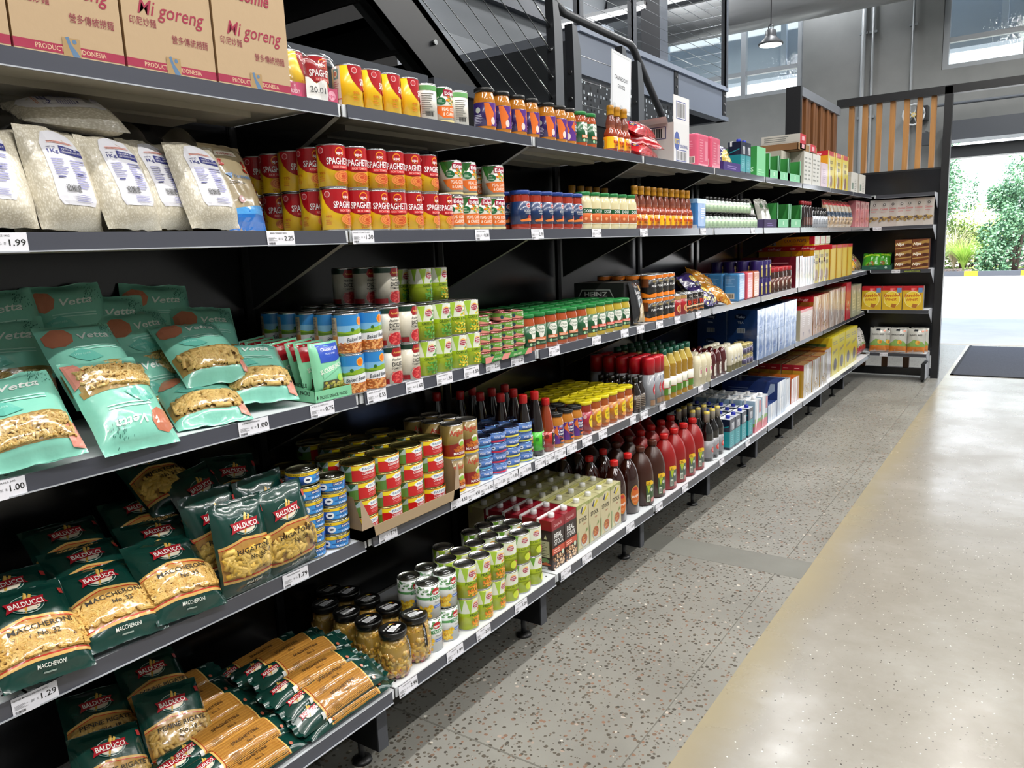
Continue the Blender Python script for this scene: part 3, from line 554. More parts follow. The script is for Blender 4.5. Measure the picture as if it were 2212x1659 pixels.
def pouch(name, w, h, T, base, layers, seed, pasta=None, wr=.003, m=FOILP, bulge=.15, extra=None, seal=.93, back=None, g=9):
    f = sheet(w, h, T, seed, wr, bulge, seal); fb = sheet(w, h, T * .55, seed + 3, wr, bulge, seal)
    b = MB(); b.grid(lambda u, v: f((u - .5) * w, (v - .5) * h), 22, 26, lambda u, v: base)
    bb = lambda u, v: (lambda p: Vector((-p.x if 0 < u < 1 and 0 < v < 1 else f((.5 - u) * w, (v - .5) * h).x, p.y, p.z)))(fb((.5 - u) * w, (v - .5) * h)); b.grid(bb, 12, 14, lambda u, v: back or base)
    b.art(layers, f, g, g, 0, .0008, .00025); o = b.build(name, m)
    if pasta:
        kind, (x0, y0, x1, y1), n, cols, under = pasta; R4 = (x0 * .001, y0 * .001, x1 * .001, y1 * .001)
        pb = pieces(kind, R4, n, f, seed + 1, cols); pb.build('pasta', PASTA, o, 'stuff')
        fm = MB(); fm.grid(lambda u, v: f(R4[0] + (R4[2] - R4[0]) * u, R4[1] + (R4[3] - R4[1]) * v, .0115 if kind != 'macaroni' else .0085), 14, 10, lambda u, v: 'ffffff'); fo = fm.build('window_film', FILM, o)
    if extra:
        for nm, fn, mm in extra: k = MB(); fn(k, f); k.build(nm, mm, o)
    return Proto(o)
def lean(pr, spec, z_unused, label, cat, group):
    x, y, z, yaw, tilt, roll = spec
    return pr.put((x, y, z), (math.radians(roll), -math.radians(tilt), math.radians(yaw)), label, cat, group)
def rot_t(L, dx=0, dy=0): return L
T_ = lambda s, x, y, h, c, w=0, b=1.2, i=0, a=0: ('t', s, x, y, h, c, w, b, i, a)
LOGO = lambda x, y: [('e', x, y + 6, 12, 7, 'f0b030'), ('e', x, y, 14, 10, 'f0e8e0'), ('e', x, y, 13, 9, 'a8183c'), T_('golden', x, y + 1.5, 4.6, 'ffffff', 20, 1.6), T_('circle', x, y - 5, 4.6, 'ffffff', 18, 1.6)]
# ------------------------------------------------------------------ canned goods
spag = lambda: [('p', [(-64, 102), (-60, 84), (-52, 66), (-40, 52), (-26, 43), (-8, 38), (30, 40), (60, 52), (78, 80), (82, 102)], 'b0141e'), ('r', -117, 0, -84, 102, 'ece4d4'), ('r', -112, 70, -90, 96, '5c9a98'), ('e', -101, 83, 8, 9, 'e8dcc0'), ('e', -101, 84, 6, 6, 'c8641e'),
    ('l', -114, 40, 27, 26, 5, 'c87080'), ('r', -117, 18, -84, 21, 'c83a1e'), ('l', -114, 3, 27, 13, 4, 'd89040'), ('e', -46, 90, 8, 8, 'e8b4b4'), ('e', -46, 90, 6, 6, 'c83840'), ('e', 4, 86, 12, 12, 'f0901e'), ('e', 4, 85, 10, 10, 'b0141e'), T_('spc', 4, 80, 8.5, 'ffffff', 19, 2),
    T_('SPAGHETTI', 4, 55, 17, 'ffffff', 70, 2.6), ('r', -18, 43, 30, 53, 'd42028'), T_('RICH TOMATO', 6, 45.5, 5.5, 'f8d8c8', 42, 1.4)] + [('e', 8 + (k % 2) * 2, 25, 22 - k * 3, 14 - k * 2, ('e89048', 'c84a20')[k % 2]) for k in range(6)] + \
    [T_('99%', -44, 30, 7, 'd06818', 17, 2), ('l', -53, 12, 18, 15, 3, 'd88028'), T_('SLURPY', 10, 4, 8, 'c05010', 36, 2, 0, 6), ('r', 84, 0, 117, 102, 'ece4d4'), ('l', 88, 10, 26, 80, 12, 'c87080'), ('l', 50, 6, 24, 28, 6, 'd88028')]
SPAG = can('food_can', .0375, .11, 'f6c81e', spag())
EDG = can('food_can', .037, .106, 'dcd8cc', [('r', -116, 60, -60, 98, '6fae6a'), ('l', -110, 10, 44, 60, 12, '70706a'), ('p', [(-60, 98), (-40, 60), (-20, 98)], '3c8a34'), ('p', [(-8, 98), (-28, 70), (-46, 98)], '2c6a2c'), ('e', -24, 60, 15, 11, '1d6a3c'), ('l', -34, 54, 20, 12, 3, 'c8e0c8'),
    ('s', -6, 52, 44, 22, 26, 4.5, ['e8b020', 'e07020', '4a9a30']), ('r', -16, 76, 34, 94, 'a0183a'), T_('Edgell', 10, 79, 11, 'ffffff', 44, 2), ('p', [(-46, 44), (40, 50), (40, 14), (-20, 12), (-34, 24)], 'e0702a'), T_('PEAS, CORN', 4, 32, 10, 'fff0e0', 52, 1.6), T_('& CARROT', 4, 18, 10, 'fff0e0', 46, 1.6), ('r', -116, 0, 116, 6, 'd8c890')])
EDGB = can('food_can', .037, .106, 'e4e2da', [('r', -110, 82, 110, 96, '6fae6a'), ('l', -100, 14, 40, 62, 12, '80807a'), ('l', -40, 14, 40, 62, 10, '80807a'), ('b', -30, 8, 24, 14), ('p', [(20, 98), (40, 40), (60, 98)], '2c7a30'), ('r', 30, 12, 70, 40, 'e0702a')])
bean_b = [('r', -118, 56, 118, 102, '2f86cc'), ('r', -118, 56, 118, 74, '7db8e0'), ('p', [(-118, 50), (-80, 64), (-30, 56), (20, 66), (70, 58), (118, 66), (118, 44), (-118, 44)], '8ab02c'), ('p', [(-118, 46), (-60, 56), (0, 50), (60, 58), (118, 50), (118, 40), (-118, 40)], '5f8a20'), ('e', -10, 62, 5, 5, '2f6a2a'), ('e', 16, 84, 12, 12, 'f4b040'), ('e', 16, 84, 9, 9, 'e87818'),
    ('p', [(-118, 46), (-40, 46), (30, 52), (118, 46), (118, 26), (-118, 22)], 'e4e6ea'), ('r', -118, 0, 118, 27, 'a05a28'), ('s', -118, 1, 236, 26, 330, 4.2, ['d07c38', 'e09c58', 'b8602a', 'e8b070']), T_('Baked Beans', 4, 33, 11, '28323c', 62, 1.4, 1, 6), ('r', -74, 8, -52, 96, 'b8a890'), ('l', -72, 50, 18, 42, 10, '58606a'), ('r', -74, 8, -52, 46, 'c8803c'), ('b', -72, 10, 18, 14)]
BEAN = can('food_can', .0375, .11, '2f86cc', bean_b)
TOM = can('food_can', .0375, .112, 'dcd6c6', [('r', -118, 90, 118, 104, '1e3a2c'), ('l', -100, 20, 44, 60, 11, '6a6a64'), ('b', -100, 6, 26, 14), ('p', [(-4, 102), (28, 102), (34, 88), (28, 78), (-4, 78), (-10, 88)], 'a01c20'), T_('Annalisa', 12, 87, 6, 'f0c060', 32, 1.6), T_('Italian', 8, 66, 8, '303030', 34, .8, 1), T_('DICED', 10, 50, 12, '202020', 38, 2), T_('TOMATOES', 10, 41, 6, '202020', 44, 2), ('r', -118, 0, -20, 14, '8a1820'), ('e', 10, 18, 26, 20, 'c8a8a0'), ('e', 10, 17, 24, 18, 'b0242c'), ('s', -10, 2, 40, 30, 40, 4, ['d0343a', 'c02830', 'e0605a']), ('r', 26, 2, 42, 10, '202c28')])
def green(word, blobs, extra=()): return [('r', -118, 54, 118, 102, 'e4e8d8'), ('p', [(-60, 102), (-50, 60), (-40, 102)], '8cb830'), ('p', [(-34, 102), (-20, 50), (-10, 102)], 'a8cc40'), ('r', -118, 44, 118, 56, 'a8c420'), ('s', 8, 58, 30, 30, 18, 5, blobs)] + LOGO(2, 80) + [('s', -14, 4, 44, 36, 60, 4.4, blobs), T_(word, 6, 45.5, 8.5, '30501c', 58, 1.6), ('l', -100, 10, 40, 80, 14, '7a8a40')] + list(extra)
PEAS = can('food_can', .0375, .108, 'b4cc2c', green('GREEN PEAS', ['4a9030', '3a7a28', '6aac48'])); CORN = can('food_can', .0375, .108, 'b4cc2c', green('CORN & PEAS', ['e8c020', 'f0d840', '6aac48']))
PEACH = can('food_can', .0375, .112, 'b8c828', green('PEACHES', ['f0a020', 'f4b840', 'e07828'])); APPLE = can('food_can', .0375, .112, 'b4c62a', [('r', -118, 60, 118, 104, 'e4e8d8'), ('p', [(-70, 104), (-58, 62), (-46, 104)], '8cb830'), ('p', [(-44, 104), (-30, 70), (-22, 104)], '6aa030')] + LOGO(2, 84) + [T_('SLICED APPLE', 6, 50, 8, '40601c', 60, 1.6), ('r', -118, 40, 118, 44, '8a9c14'), ('e', 18, 22, 16, 15, 'a82038'), ('e', 12, 22, 14, 14, 'c8d838')])
PUMP = can('food_can', .0375, .112, '1b1a1c', [('p', [(-118, 104), (118, 104), (118, 90), (60, 84), (0, 92), (-60, 84), (-118, 92)], 'e07a20'), ('r', -118, 50, -44, 90, '6a3a1c'), T_('HEINZ', 0, 72, 10, 'c8b070', 44, 1.4), T_('CREAMY', 0, 62, 6, 'd8d0c0', 26, 1), T_('PUMPKIN', 0, 49, 11, 'ffffff', 58, 1.8), ('p', [(-118, 2), (-118, 18), (-80, 26), (-40, 16), (0, 24), (40, 16), (80, 26), (118, 18), (118, 2)], 'ee8420'), ('e', 14, 34, 6, 6, 'c8b070')])
BIGR = can('food_can', .036, .105, 'a81e28', [('r', -112, 80, 112, 97, 'b08a50'), T_('HEINZ', 0, 66, 12, 'f0e8d8', 46, 1.4), ('e', 0, 34, 22, 20, 'd8b070'), ('e', 0, 34, 16, 14, 'b85a28')]); BIGB = can('food_can', .036, .105, '3a2c24', [('r', -112, 74, 112, 97, '201c1a'), T_('CHUNKY', 0, 80, 10, 'e0d8c8', 46, 1.4), T_('BIG', 0, 44, 24, 'd83a20', 56, 2.6, 0, 8), ('p', [(-60, 34), (60, 44), (60, 36), (-60, 26)], 'e8c8a0'), ('s', -40, 6, 80, 22, 26, 6, ['8a4a28', 'c88040'])])
SAL = can('food_can', .034, .031, '3a7a34', [('r', -106, 0, 106, 23, '6a9a3c'), ('p', [(-106, 0), (-106, 8), (-40, 12), (10, 2), (60, 12), (106, 8), (106, 0)], 'e09080'), T_('JOHN WEST', -6, 15, 5, 'f0f0e0', 34, 1.6), T_('SALMON', 16, 8, 5.5, 'ffffff', 34, 1.8), ('e', -34, 10, 6, 6, '2a4a5a'), ('r', 20, 1, 40, 6, 'c0b8e0')], 'c87a78', z0=.004)
SAF = can('food_can', .043, .04, '1f55b4', [('r', -135, 24, 135, 32, 'f0cc1a'), T_('185G VALUE PACK', -50, 25.6, 4.6, '303010', 56, 1.6), T_('185G VALUE PACK', 30, 25.6, 4.6, '303010', 56, 1.6), ('r', -20, 2, 40, 23, '3a90d8'), ('e', -24, 13, 11, 9, 'f0f4f8'), ('e', -24, 13, 6, 2.6, '1a2c50'), ('r', 2, 15, 34, 23, '14307c'), T_('SAFCOL', 18, 16.5, 5, 'ffffff', 28, 2), T_('RESPONSIBLY FISHED', 14, 10, 3.4, '14307c', 44, 1.6), T_('TUNA', 14, 3.5, 4.6, 'ffffff', 26, 1.6), ('l', -110, 4, 50, 18, 6, 'a8c0e8')], 'a8a890', ring=True)
def beef(): return [('r', -157, 0, -30, 44, '5a8a3c'), ('p', [(-157, 44), (-157, 26), (-90, 30), (-60, 24), (-30, 28), (-30, 44)], 'a8c4c8'), ('p', [(-110, 44), (-80, 26), (-64, 44)], '2c5a34'), ('p', [(-60, 44), (-50, 28), (-34, 44)], '2c5a34'), ('e', -66, 18, 10, 5, '2c241c'), ('r', -74, 9, -72, 16, '2c241c'), ('r', -60, 9, -58, 16, '2c241c'), ('r', -30, 0, 60, 44, 'c41a1e'), ('r', -30, 32, 60, 44, 'f0d81c'), ('p', [(-12, 34), (0, 41), (44, 41), (56, 34), (44, 26), (0, 26)], 'f0f2f4'), T_('PACIFIC', 22, 30.5, 7, '2c6a9c', 44, 2), T_('CORNED BEEF', 22, 17, 7, 'ffffff', 48, 2), ('l', 0, 6, 44, 8, 2, 'e08080'), ('r', 60, 0, 157, 44, 'ecd81c'), ('l', 70, 6, 50, 32, 7, '5a5a20')]
BEEF = can('food_can', .05, .052, 'c41a1e', beef(), 'b8b070', 36)
MACK = can('food_can', .0385, .116, '8a7440', [T_('Angkor', -4, 78, 17, 'c83020', 56, 2.2), ('p', [(-120, 2), (-120, 50), (-50, 44), (20, 54), (60, 46), (120, 52), (120, 2)], '8a1c1a'), ('e', 10, 50, 14, 12, 'e8e4d8'), ('e', 10, 46, 12, 8, '8cb840'), ('s', -20, 24, 50, 14, 16, 7, ['c87020', 'e09030', 'b85a18']), T_('MACKEREL', 4, 12, 9, 'ffffff', 54, 2), ('r', -120, 0, 120, 7, 'e8c020'), ('r', -120, 2, -60, 50, '7a1816'), ('l', -116, 10, 50, 36, 7, 'd8a070')])
def tide(c): return can('food_can', .042, .0375, '4a74b8', [('r', -132, 0, 132, 6, c), ('r', -132, 26, 132, 29.5, '6a92d0'), T_('Wild Tides', 6, 14, 8.5, 'ffffff', 46, 2.2), ('l', -20, 8, 56, 4, 1, '1c2c60'), ('e', -36, 17, 7, 7, 'e0e8f0'), ('e', -36, 17, 4, 2, '203050'), T_('Wild Tides', -90, 14, 8, 'e8eef8', 44, 2)], '7d9ad4')
TIDES = [tide('3a9ad0'), tide('c82848'), tide('e8dc50'), tide('c8d050')]
SPC = can('food_can', .0375, .112, 'e4e8e8', [('r', -118, 60, 118, 68, '5aa05a'), ('s', -60, 76, 110, 24, 50, 6, ['4a8a4a', '7ab07a', 'c8dcc8']), ('e', 8, 84, 14, 11, 'c01c24'), T_('spc', 8, 79, 9, 'ffffff', 22, 2), ('r', -14, 58, 40, 70, '3a8a50'), T_('TROPICS', 14, 60, 8, 'ffffff', 48, 2), T_('Pineapple', 16, 46, 6, '8a8a80', 30, 1), ('r', -2, 30, 26, 38, '3a6ac0'), T_('IN JUICE', 12, 32, 4, 'ffffff', 22, 1.4), ('s', -46, 6, 38, 34, 40, 7, ['e8c030', 'f0d860', 'd8a820']), ('s', 34, 6, 20, 34, 16, 7, ['a85a28', 'c87838'])], 'b8bcb8', ring=True)
V = 'food can'
def cl(ys, pitch_fill=None): return ys
S2B = [1.455 + .0 + y for y in (0,)]
yb = [1.456, 1.533, 1.609, 1.68, 1.754, 1.827, 1.894]
stock(SPAG, 'red and yellow spaghetti can on second shelf', V, 'spaghetti cans on the second shelf', yb, -.05, 1.5972, lambda c: 5 if c == 0 else 2, .077, 2, .1101, .35, -.3, skip=lambda c, r, l: l == 1 and c == 6)
yb = [1.967, 2.042, 2.117, 2.194]
stock(EDG, 'peas and carrot can on second shelf', V, 'vegetable cans on the second shelf', [y - .018 for y in yb], -.05, 1.5972, 2, .076, 2, .1062, .25, -.25, skip=lambda c, r, l: l == 1 and c == 2)
stock(SPAG, 'spaghetti can with recipe label on top shelf', V, 'spaghetti cans on the top shelf', [1.54, 1.614, 1.688, 1.762], -.05, 1.9152, 1, .077, 1, .11, .1, rz=.95)
EDGB.put((-.05, 1.845, 1.9152), (0, 0, 0), 'vegetable can turned to its pale green back label, left of pair', V, 'vegetable cans on the top shelf'); EDG.put((-.05, 1.921, 1.9152), (0, 0, -.2), 'single peas and carrot can facing out on the top shelf', V, 'vegetable cans on the top shelf'); EDGB.put((-.05, 1.998, 1.9152), (0, 0, .1), 'vegetable can turned to its back label, right end of trio', V, 'vegetable cans on the top shelf')
yb = [1.466, 1.545]
stock(BEAN, 'blue baked beans can on third shelf', V, 'baked beans cans', yb, -.05, 1.1592, lambda c: 5 if c == 0 else 4, .0765, 2, .1101, .25, -.25)
yb = [1.622, 1.7]
stock(TOM, 'diced tomato can on third shelf', V, 'diced tomato cans', yb, -.052, 1.1592, 5, .0765, 2, .1122, .25, -.2)
for k, (x, y) in enumerate(((-.128, 1.71), (-.205, 1.7), (-.285, 1.69))): TOM.put((x, y, 1.1592 + .2244), (0, 0, -.2 - .2 * k), 'diced tomato can standing on top of the others, %s' % ('nearest the aisle', 'in the middle', 'furthest back')[k], V, 'raised cans on the third shelf')
stock([PEAS, PEAS, CORN, CORN], 'green vegetable can on third shelf', V, 'pea and corn cans', [1.776, 1.852, 1.928, 2.004 - .003], -.052, 1.1592, 4, .0765, 2, .1082, .2, -.2)
for k, (pr_, x, y) in enumerate(((PEAS, -.13, 1.866), (PEAS, -.208, 1.845), (CORN, -.13, 1.943))): pr_.put((x, y, 1.1592 + .2164), (0, 0, 0), ('green pea can raised on top of the vegetable cans', 'green pea can raised behind another pea can', 'corn can raised at right on top of vegetable cans')[k], V, 'raised cans on the third shelf')
stock(SAL, 'green and pink salmon tin on third shelf', 'tin', 'salmon tins in a tray', [2.062, 2.131, 2.2, 2.269], -.05, 1.1615, 2, .07, 5, .0312, .1, skip=lambda c, r, l: l == 4 and c == 1)
stock(PUMP, 'black pumpkin soup can on third shelf', V, 'pumpkin soup cans', [3.41, 3.486, 3.562, 3.638 - .006], -.052, 1.1592, lambda c: 4 if c == 0 else 2, .0765, 2, .1122, .15)
stock([BIGR, BIGR, BIGB, BIGB, BIGB], 'hearty soup can on third shelf', V, 'single layer soup cans', [3.712 + k * .08 for k in range(5)], -.05, 1.1592, 2, .0765, 1, .11, .1)
yb = [1.29, 1.378]
stock(SAF, 'blue value pack tuna tin on fourth shelf', 'tin', 'blue tuna tins', yb, -.074, .7432, 2, .09, 5, .0402, .35, -.4)
SAF.put((-.08, 1.292, .7432 + .2012), (0, 0, .2), 'topmost blue tuna tin, sixth on the left front stack', 'tin', 'blue tuna tins')
stock(BEEF, 'corned beef tin on fourth shelf', 'tin', 'corned beef tins', [1.492, 1.594, 1.696, 1.798], -.085, .7445, lambda c: 4 if c < 3 else 3,   .1015, 4, .0522, .3, -.3, skip=lambda c, r, l: l == 3 and r > 1 and c == 0)
stock(MACK, 'gold and red mackerel can on fourth shelf', V, 'mackerel cans', [1.912, 1.992], -.075, .7432, 3, .0785, 2, .1162, .25, -.25)
stock(TIDES, 'blue tuna tin on fourth shelf', 'tin', 'light blue tuna tins', [2.075, 2.161, 2.247, 2.333 - .0], -.085, .7432, 3, .0855, 4, .0377, .25, -.3)
stock(SPC, 'tropical pineapple can on bottom shelf', V, 'pineapple cans', [1.7, 1.782], -.03, .2922, 2, .079, 2, .1122, .3, -.25, skip=lambda c, r, l: False)
stock([PEACH, PEACH, PEACH, APPLE, APPLE, APPLE], 'green fruit can on bottom shelf', V, 'peach and apple cans', [1.868, 1.948, 2.028, 2.108, 2.188, 2.268], -.015, .2922, 3, .0785, 2, .1122, .3, -.25, skip=lambda c, r, l: l == 1 and r == 2 and c in (0, 2))
# ------------------------------------------------------------------ jars and bottles
dani = lambda: [('r', -50, 0, 0, 72, '5a2c86'), ('p', [(-50, 72), (-30, 40), (-44, 0), (-58, 0), (-66, 72)], 'e0702a'), ('p', [(-10, 72), (-24, 50), (-4, 30), (-8, 72)], 'e0702a'), ('e', -88, 50, 9, 9, 'b8c0b8'), ('l', -106, 8, 34, 30, 6, 'c8c8e0'), ('e', -36, 16, 8, 12, 'e8d8d0'), ('r', -2, 60, 14, 65, 'd83a3a'), T_('Dani', 8, 48, 10, 'ffffff', 26, 2.4), T_('Venn', 8, 36, 10, 'ffffff', 26, 2.4), ('l', -6, 22, 30, 10, 2, 'd86048'), ('r', 6, 6, 26, 14, 'e0702a')]
DANI = jar('sauce_jar', .036, .138, .03, 'b8741e', '151515', '2c1c5a', .016, .09, dani(), lidart=[('e', 0, 0, 16, 16, '707070'), ('e', 0, 0, 14, 14, '151515'), ('l', -8, -5, 16, 10, 3, '909090')])
G = 'sauce jar'
stock(DANI, 'orange curry jar, purple label, on top shelf', G, 'purple label jars on the top shelf', [2.148, 2.238, 2.33, 2.418, 2.53, 2.615], -.05, 1.9152, 1, .08, 1, 0, .1, rz=.75)
DANI.put((-.055, 2.69, 1.9152), (0, 0, .1), 'orange curry jar facing out beside green lid jars, top shelf', G, 'purple label jars on the top shelf')
stock(DANI, 'orange curry jar, purple label, on fourth shelf', G, 'purple label jars on the fourth shelf', [2.562, 2.638, 2.714], -.075, .7432, 3, .078, 1, 0, .2, -.35)
chk = lambda c: [('p', [(-14, 70), (12, 72), (22, 60), (14, 36), (8, 26), (-4, 28), (-8, 44), (-18, 52)], 'f0f0e8'), T_('Chicken', 2, 56, 8, '2c6a3c', 30, 1, 1), T_('Tonight', 3, 45, 7, '2c6a3c', 24, 1, 1), ('r', -22, 17, 24, 28, c), ('l', -18, 18, 38, 9, 2, 'fff0e0'), ('e', -12, 8, 5.5, 5.5, 'a8d8a8'), ('l', -4, 5, 26, 7, 2, '90b898'), ('r', -104, 0, -52, 74, 'd8dcd0'), ('l', -98, 34, 40, 34, 8, '707068'), ('e', -70, 14, 14, 9, 'c06040'), ('e', -70, 14, 9, 5, '7a2c1c')]
CHK = jar('sauce_jar', .035, .136, .03, 'a8481a', '1f7a3a', '215a36', .018, .094, chk('e07a48')); CHY = jar('sauce_jar', .035, .136, .03, 'b8a030', '1f7a3a', '215a36', .018, .094, chk('e04a38'))
stock([CHK, CHK], 'green lid simmer jar on top shelf', G, 'simmer sauce jars on the top shelf', [2.772, 2.85], -.052, 1.9152, 1, .08, 1, 0, .05)
yb = [2.343 + k * .0785 for k in range(11)]
stock([CHK] * 6 + [CHY] * 5, 'green lid simmer jar on third shelf', G, 'simmer sauce jars on the third shelf', yb, -.05, 1.1592, lambda c: 5 if c < 8 else 4, .076, 1, 0, .3, -.3)
BOL = jar('sauce_jar', .036, .137, .0335, '9c2a12', '1c3c88', '16305c', .02, .098, [('e', 4, 64, 14, 9, 'f0f0f0'), ('e', 4, 64, 12, 7, 'c02028'), T_('Barilla', 4, 61, 5, 'ffffff', 18, 1.2), T_('BOLOGNESE', 6, 42, 8, 'e8e8e8', 46, 1.6), ('l', -14, 36, 40, 4, 1, 'c8c8c8'), ('e', 8, 22, 14, 10, 'a82820'), ('p', [(-34, 14), (0, 20), (34, 16), (30, 10), (-30, 8)], 'e08038'), ('l', -98, 40, 24, 34, 6, 'c8d0e0'), ('b', -96, 12, 22, 24)])
stock(BOL, 'bolognese sauce jar with dark blue lid', G, 'blue lid pasta sauce jars', [2.338 + k * .0755 for k in range(6)], -.05, 1.5972, lambda c: 2 if c < 1 else 1, .078, 1, 0, .25)
DOL = jar('sauce_jar', .037, .148, .029, 'dcd2a8', '1d7a3e', 'e0703a', .022, .082, [('r', -116, 42, 116, 60, '1d5a34'), T_('DOLMIO', 0, 45, 12, 'ffffff', 56, 2.2), ('e', 16, 24, 14, 14, 'ece0b8'), ('s', 6, 12, 26, 20, 14, 5, ['d8c890', 'f0e8c8', 'b8a060']), ('r', -116, 0, 116, 3, 'f0f0e0'), ('e', -20, 20, 6, 6, 'f0a878'), ('r', -100, 4, -50, 40, 'd8d0b8')])
stock(DOL, 'creamy white sauce jar with green lid', G, 'white sauce jars', [2.79 + .0 + k * .0835 for k in range(6)], -.05, 1.5972, 1, .078, 1, 0, .2)
hotp = [(.026, 0, '8a2c0c'), (.03, .004, '8a2c0c'), (.03, .072, '8a2c0c'), (.027, .086, '9a3c1c'), (.019, .1, '9a4020'), (.021, .112, '8a4a34'), (.02, .13, '7a4030'), (.0135, .148, '7a4030'), (.0125, .156, '7a4030')]
hotl = [('p', [(-95, 0), (-95, 46), (-60, 46), (-50, 0)], 'f0a010'), ('r', -50, 0, -20, 46, 'f4c020'), ('e', 6, 36, 12, 9, 'f0f0f0'), T_('RedHot', 4, 20, 14, 'b8181c', 52, 2.4), T_('Wings', 8, 8, 10, '301410', 36, 1.6, 1), ('r', 30, 0, 95, 46, 'e88010'), ('r', -88, 8, -66, 36, 'e8e8d8'), ('b', -86, 12, 18, 20)]
HOT = turned('sauce_bottle', hotp, JARG, [('label', 'wrap', (.03, .016, .064, 'ee8c10', hotl), GLOSS), ('cap', 'turn', [(.015, .153, 'b07a18'), (.0155, .156, 'b07a18'), (.0145, .17, 'c08a20'), (.0158, .174, 'a87418'), (.0158, .19, 'a87418'), (.014, .192, 'a87418'), (0, .192, 'a87418')], PLAST)])
B_ = 'bottle'
stock(HOT, 'amber hot sauce bottle on top shelf', B_, 'hot sauce bottles on the top shelf', [3.035, 3.1, 3.165], -.045, 1.9152, 1, .07, 1, 0, .1)
stock(HOT, 'amber hot sauce bottle, second shelf', B_, 'hot sauce bottles on the second shelf', [3.258 + k * .0685 for k in range(10)], -.045, 1.5972, 1, .07, 1, 0, .3)
stock(HOT, 'hot sauce bottle rising behind the white sauce jars', B_, 'hot sauce bottles behind the jars', [2.95 + k * .075 for k in range(5)], -.19, 1.5972, 1, .07, 1, 0, .3)
SLIM = turned('slim_bottle', [(.0225, 0, '3a4440'), (.024, .004, '3a4440'), (.024, .05, '3a4440'), (.018, .062, 'a8b8b0'), (.01, .07, 'c0ccc8')], JARG, [('label', 'wrap', (.024, .004, .05, 'b8d0b0', [('r', -75, 0, -34, 46, '4a3428'), ('r', 34, 0, 75, 46, '4a3428'), ('l', -14, 8, 30, 30, 5, '8aa888')]), GLOSS), ('cap', 'turn', [(.013, .066, '161616'), (.014, .068, '161616'), (.014, .084, '161616'), (0, .085, '161616')], PLAST)], 16)
stock(SLIM, 'slim bottle with black cap', B_, 'black cap slim bottles', [4.13 + k * .064 for k in range(14)], -.04, 1.5972, 1, .07, 2, .086, .2, skip=lambda c, r, l: l == 1 and c > 11)
S_ = 'sauce bottle'
def tallb(body, lab, layers, h=.25): return turned('sauce_bottle', [(.028, 0, body), (.032, .004, body), (.032, h * .4, body), (.029, h * .5, body), (.017, h * .8, body), (.0125, h * .88, body), (.012, h * .9, body)], JARG, [('label', 'wrap', (.032, h * .09, h * .38, lab, layers), GLOSS), ('cap', 'turn', [(.0155, h * .87, 'b01414'), (.0165, h * .875, 'b01414'), (.0165, h * .985, 'c01818'), (.0145, h, 'c01818'), (0, h, 'c01818')], PLAST)])
cl_ = lambda w, c2: [('p', [(-8, 68), (40, 68), (40, 8), (-8, 8)], '16100c'), ('e', 8, 62, 17, 8, 'f0f0f0'), ('e', 8, 62, 15, 6.5, 'c01820'), T_("CHANG'S", 8, 59, 6, 'ffffff', 26, 2), T_(w, 14, 42, 8, 'f0c020', 30, 1.6), T_('Sauce', 14, 22, 10, 'ffffff', 30, 1.6, 1, 12), ('p', [(0, 12), (34, 22), (34, 18), (0, 9)], 'b01820'), ('e', -30, 44, 8, 8, c2), ('b', -70, 8, 14, 30)]
FISH = tallb('140808', '8ccfc8', cl_('FISH', '60a8a0')); OYST = tallb('120606', '46c02a', cl_('OYSTER', '2c8a1c')); CHIL = tallb('8a3410', 'b8281c', cl_('CHILLI', '801810'), .21)
FISH.put((-.078, 2.345, .7432), (0, 0, 0), 'tall dark fish sauce bottle with pale blue label', S_, 'red cap sauce bottles'); OYST.put((-.075, 2.42, .7432), (0, 0, .1), 'tall dark sauce bottle with bright green label', S_, 'red cap sauce bottles'); CHIL.put((-.072, 2.492, .7432), (0, 0, 0), 'short brown chilli sauce bottle with red label', S_, 'red cap sauce bottles')
for k, (x, y) in enumerate(((-.17, 2.33), (-.18, 2.43), (-.26, 2.32), (-.27, 2.41), (-.35, 2.31), (-.36, 2.4), (-.27, 2.5), (-.42, 2.25))): FISH.put((x, y, .7432), (0, 0, .1 * k), 'dark red cap sauce bottle in the shade, %s behind the labelled trio' % ORD[k], S_, 'red cap sauce bottles')
KUH = jar('sauce_jar', .036, .142, .033, '9c4a10', 'd8c81c', 'b8741a', .02, .098, [('e', 12, 38, 24, 30, 'e8c81c'), T_('KAN TONG', 14, 44, 9, '201810', 40, 1.6, 0, 8), ('l', -2, 26, 30, 12, 3, '705010'), ('e', -26, 58, 7, 7, 'e0b0a0'), ('e', 8, 8, 18, 8, 'd89048')], lidart=[('e', 4, 2, 12, 8, 'b0a018')]); KUR = jar('sauce_jar', .036, .142, .033, '8a2410', 'd8c81c', '9c1c38', .02, .098, [('e', 16, 36, 24, 30, 'e8c81c'), T_('KAN TONG', 18, 42, 9, '201810', 38, 1.6, 0, 8), ('e', -26, 58, 8, 8, 'e0b0b0')], lidart=[('e', 4, 2, 12, 8, 'b0a018')])
stock([KUR] + [KUH] * 5, 'yellow lid simmer jar', G, 'yellow lid jars', [2.796 + k * .0795 for k in range(6)], -.075, .7432, 5, .077, 1, 0, .2, -.35)
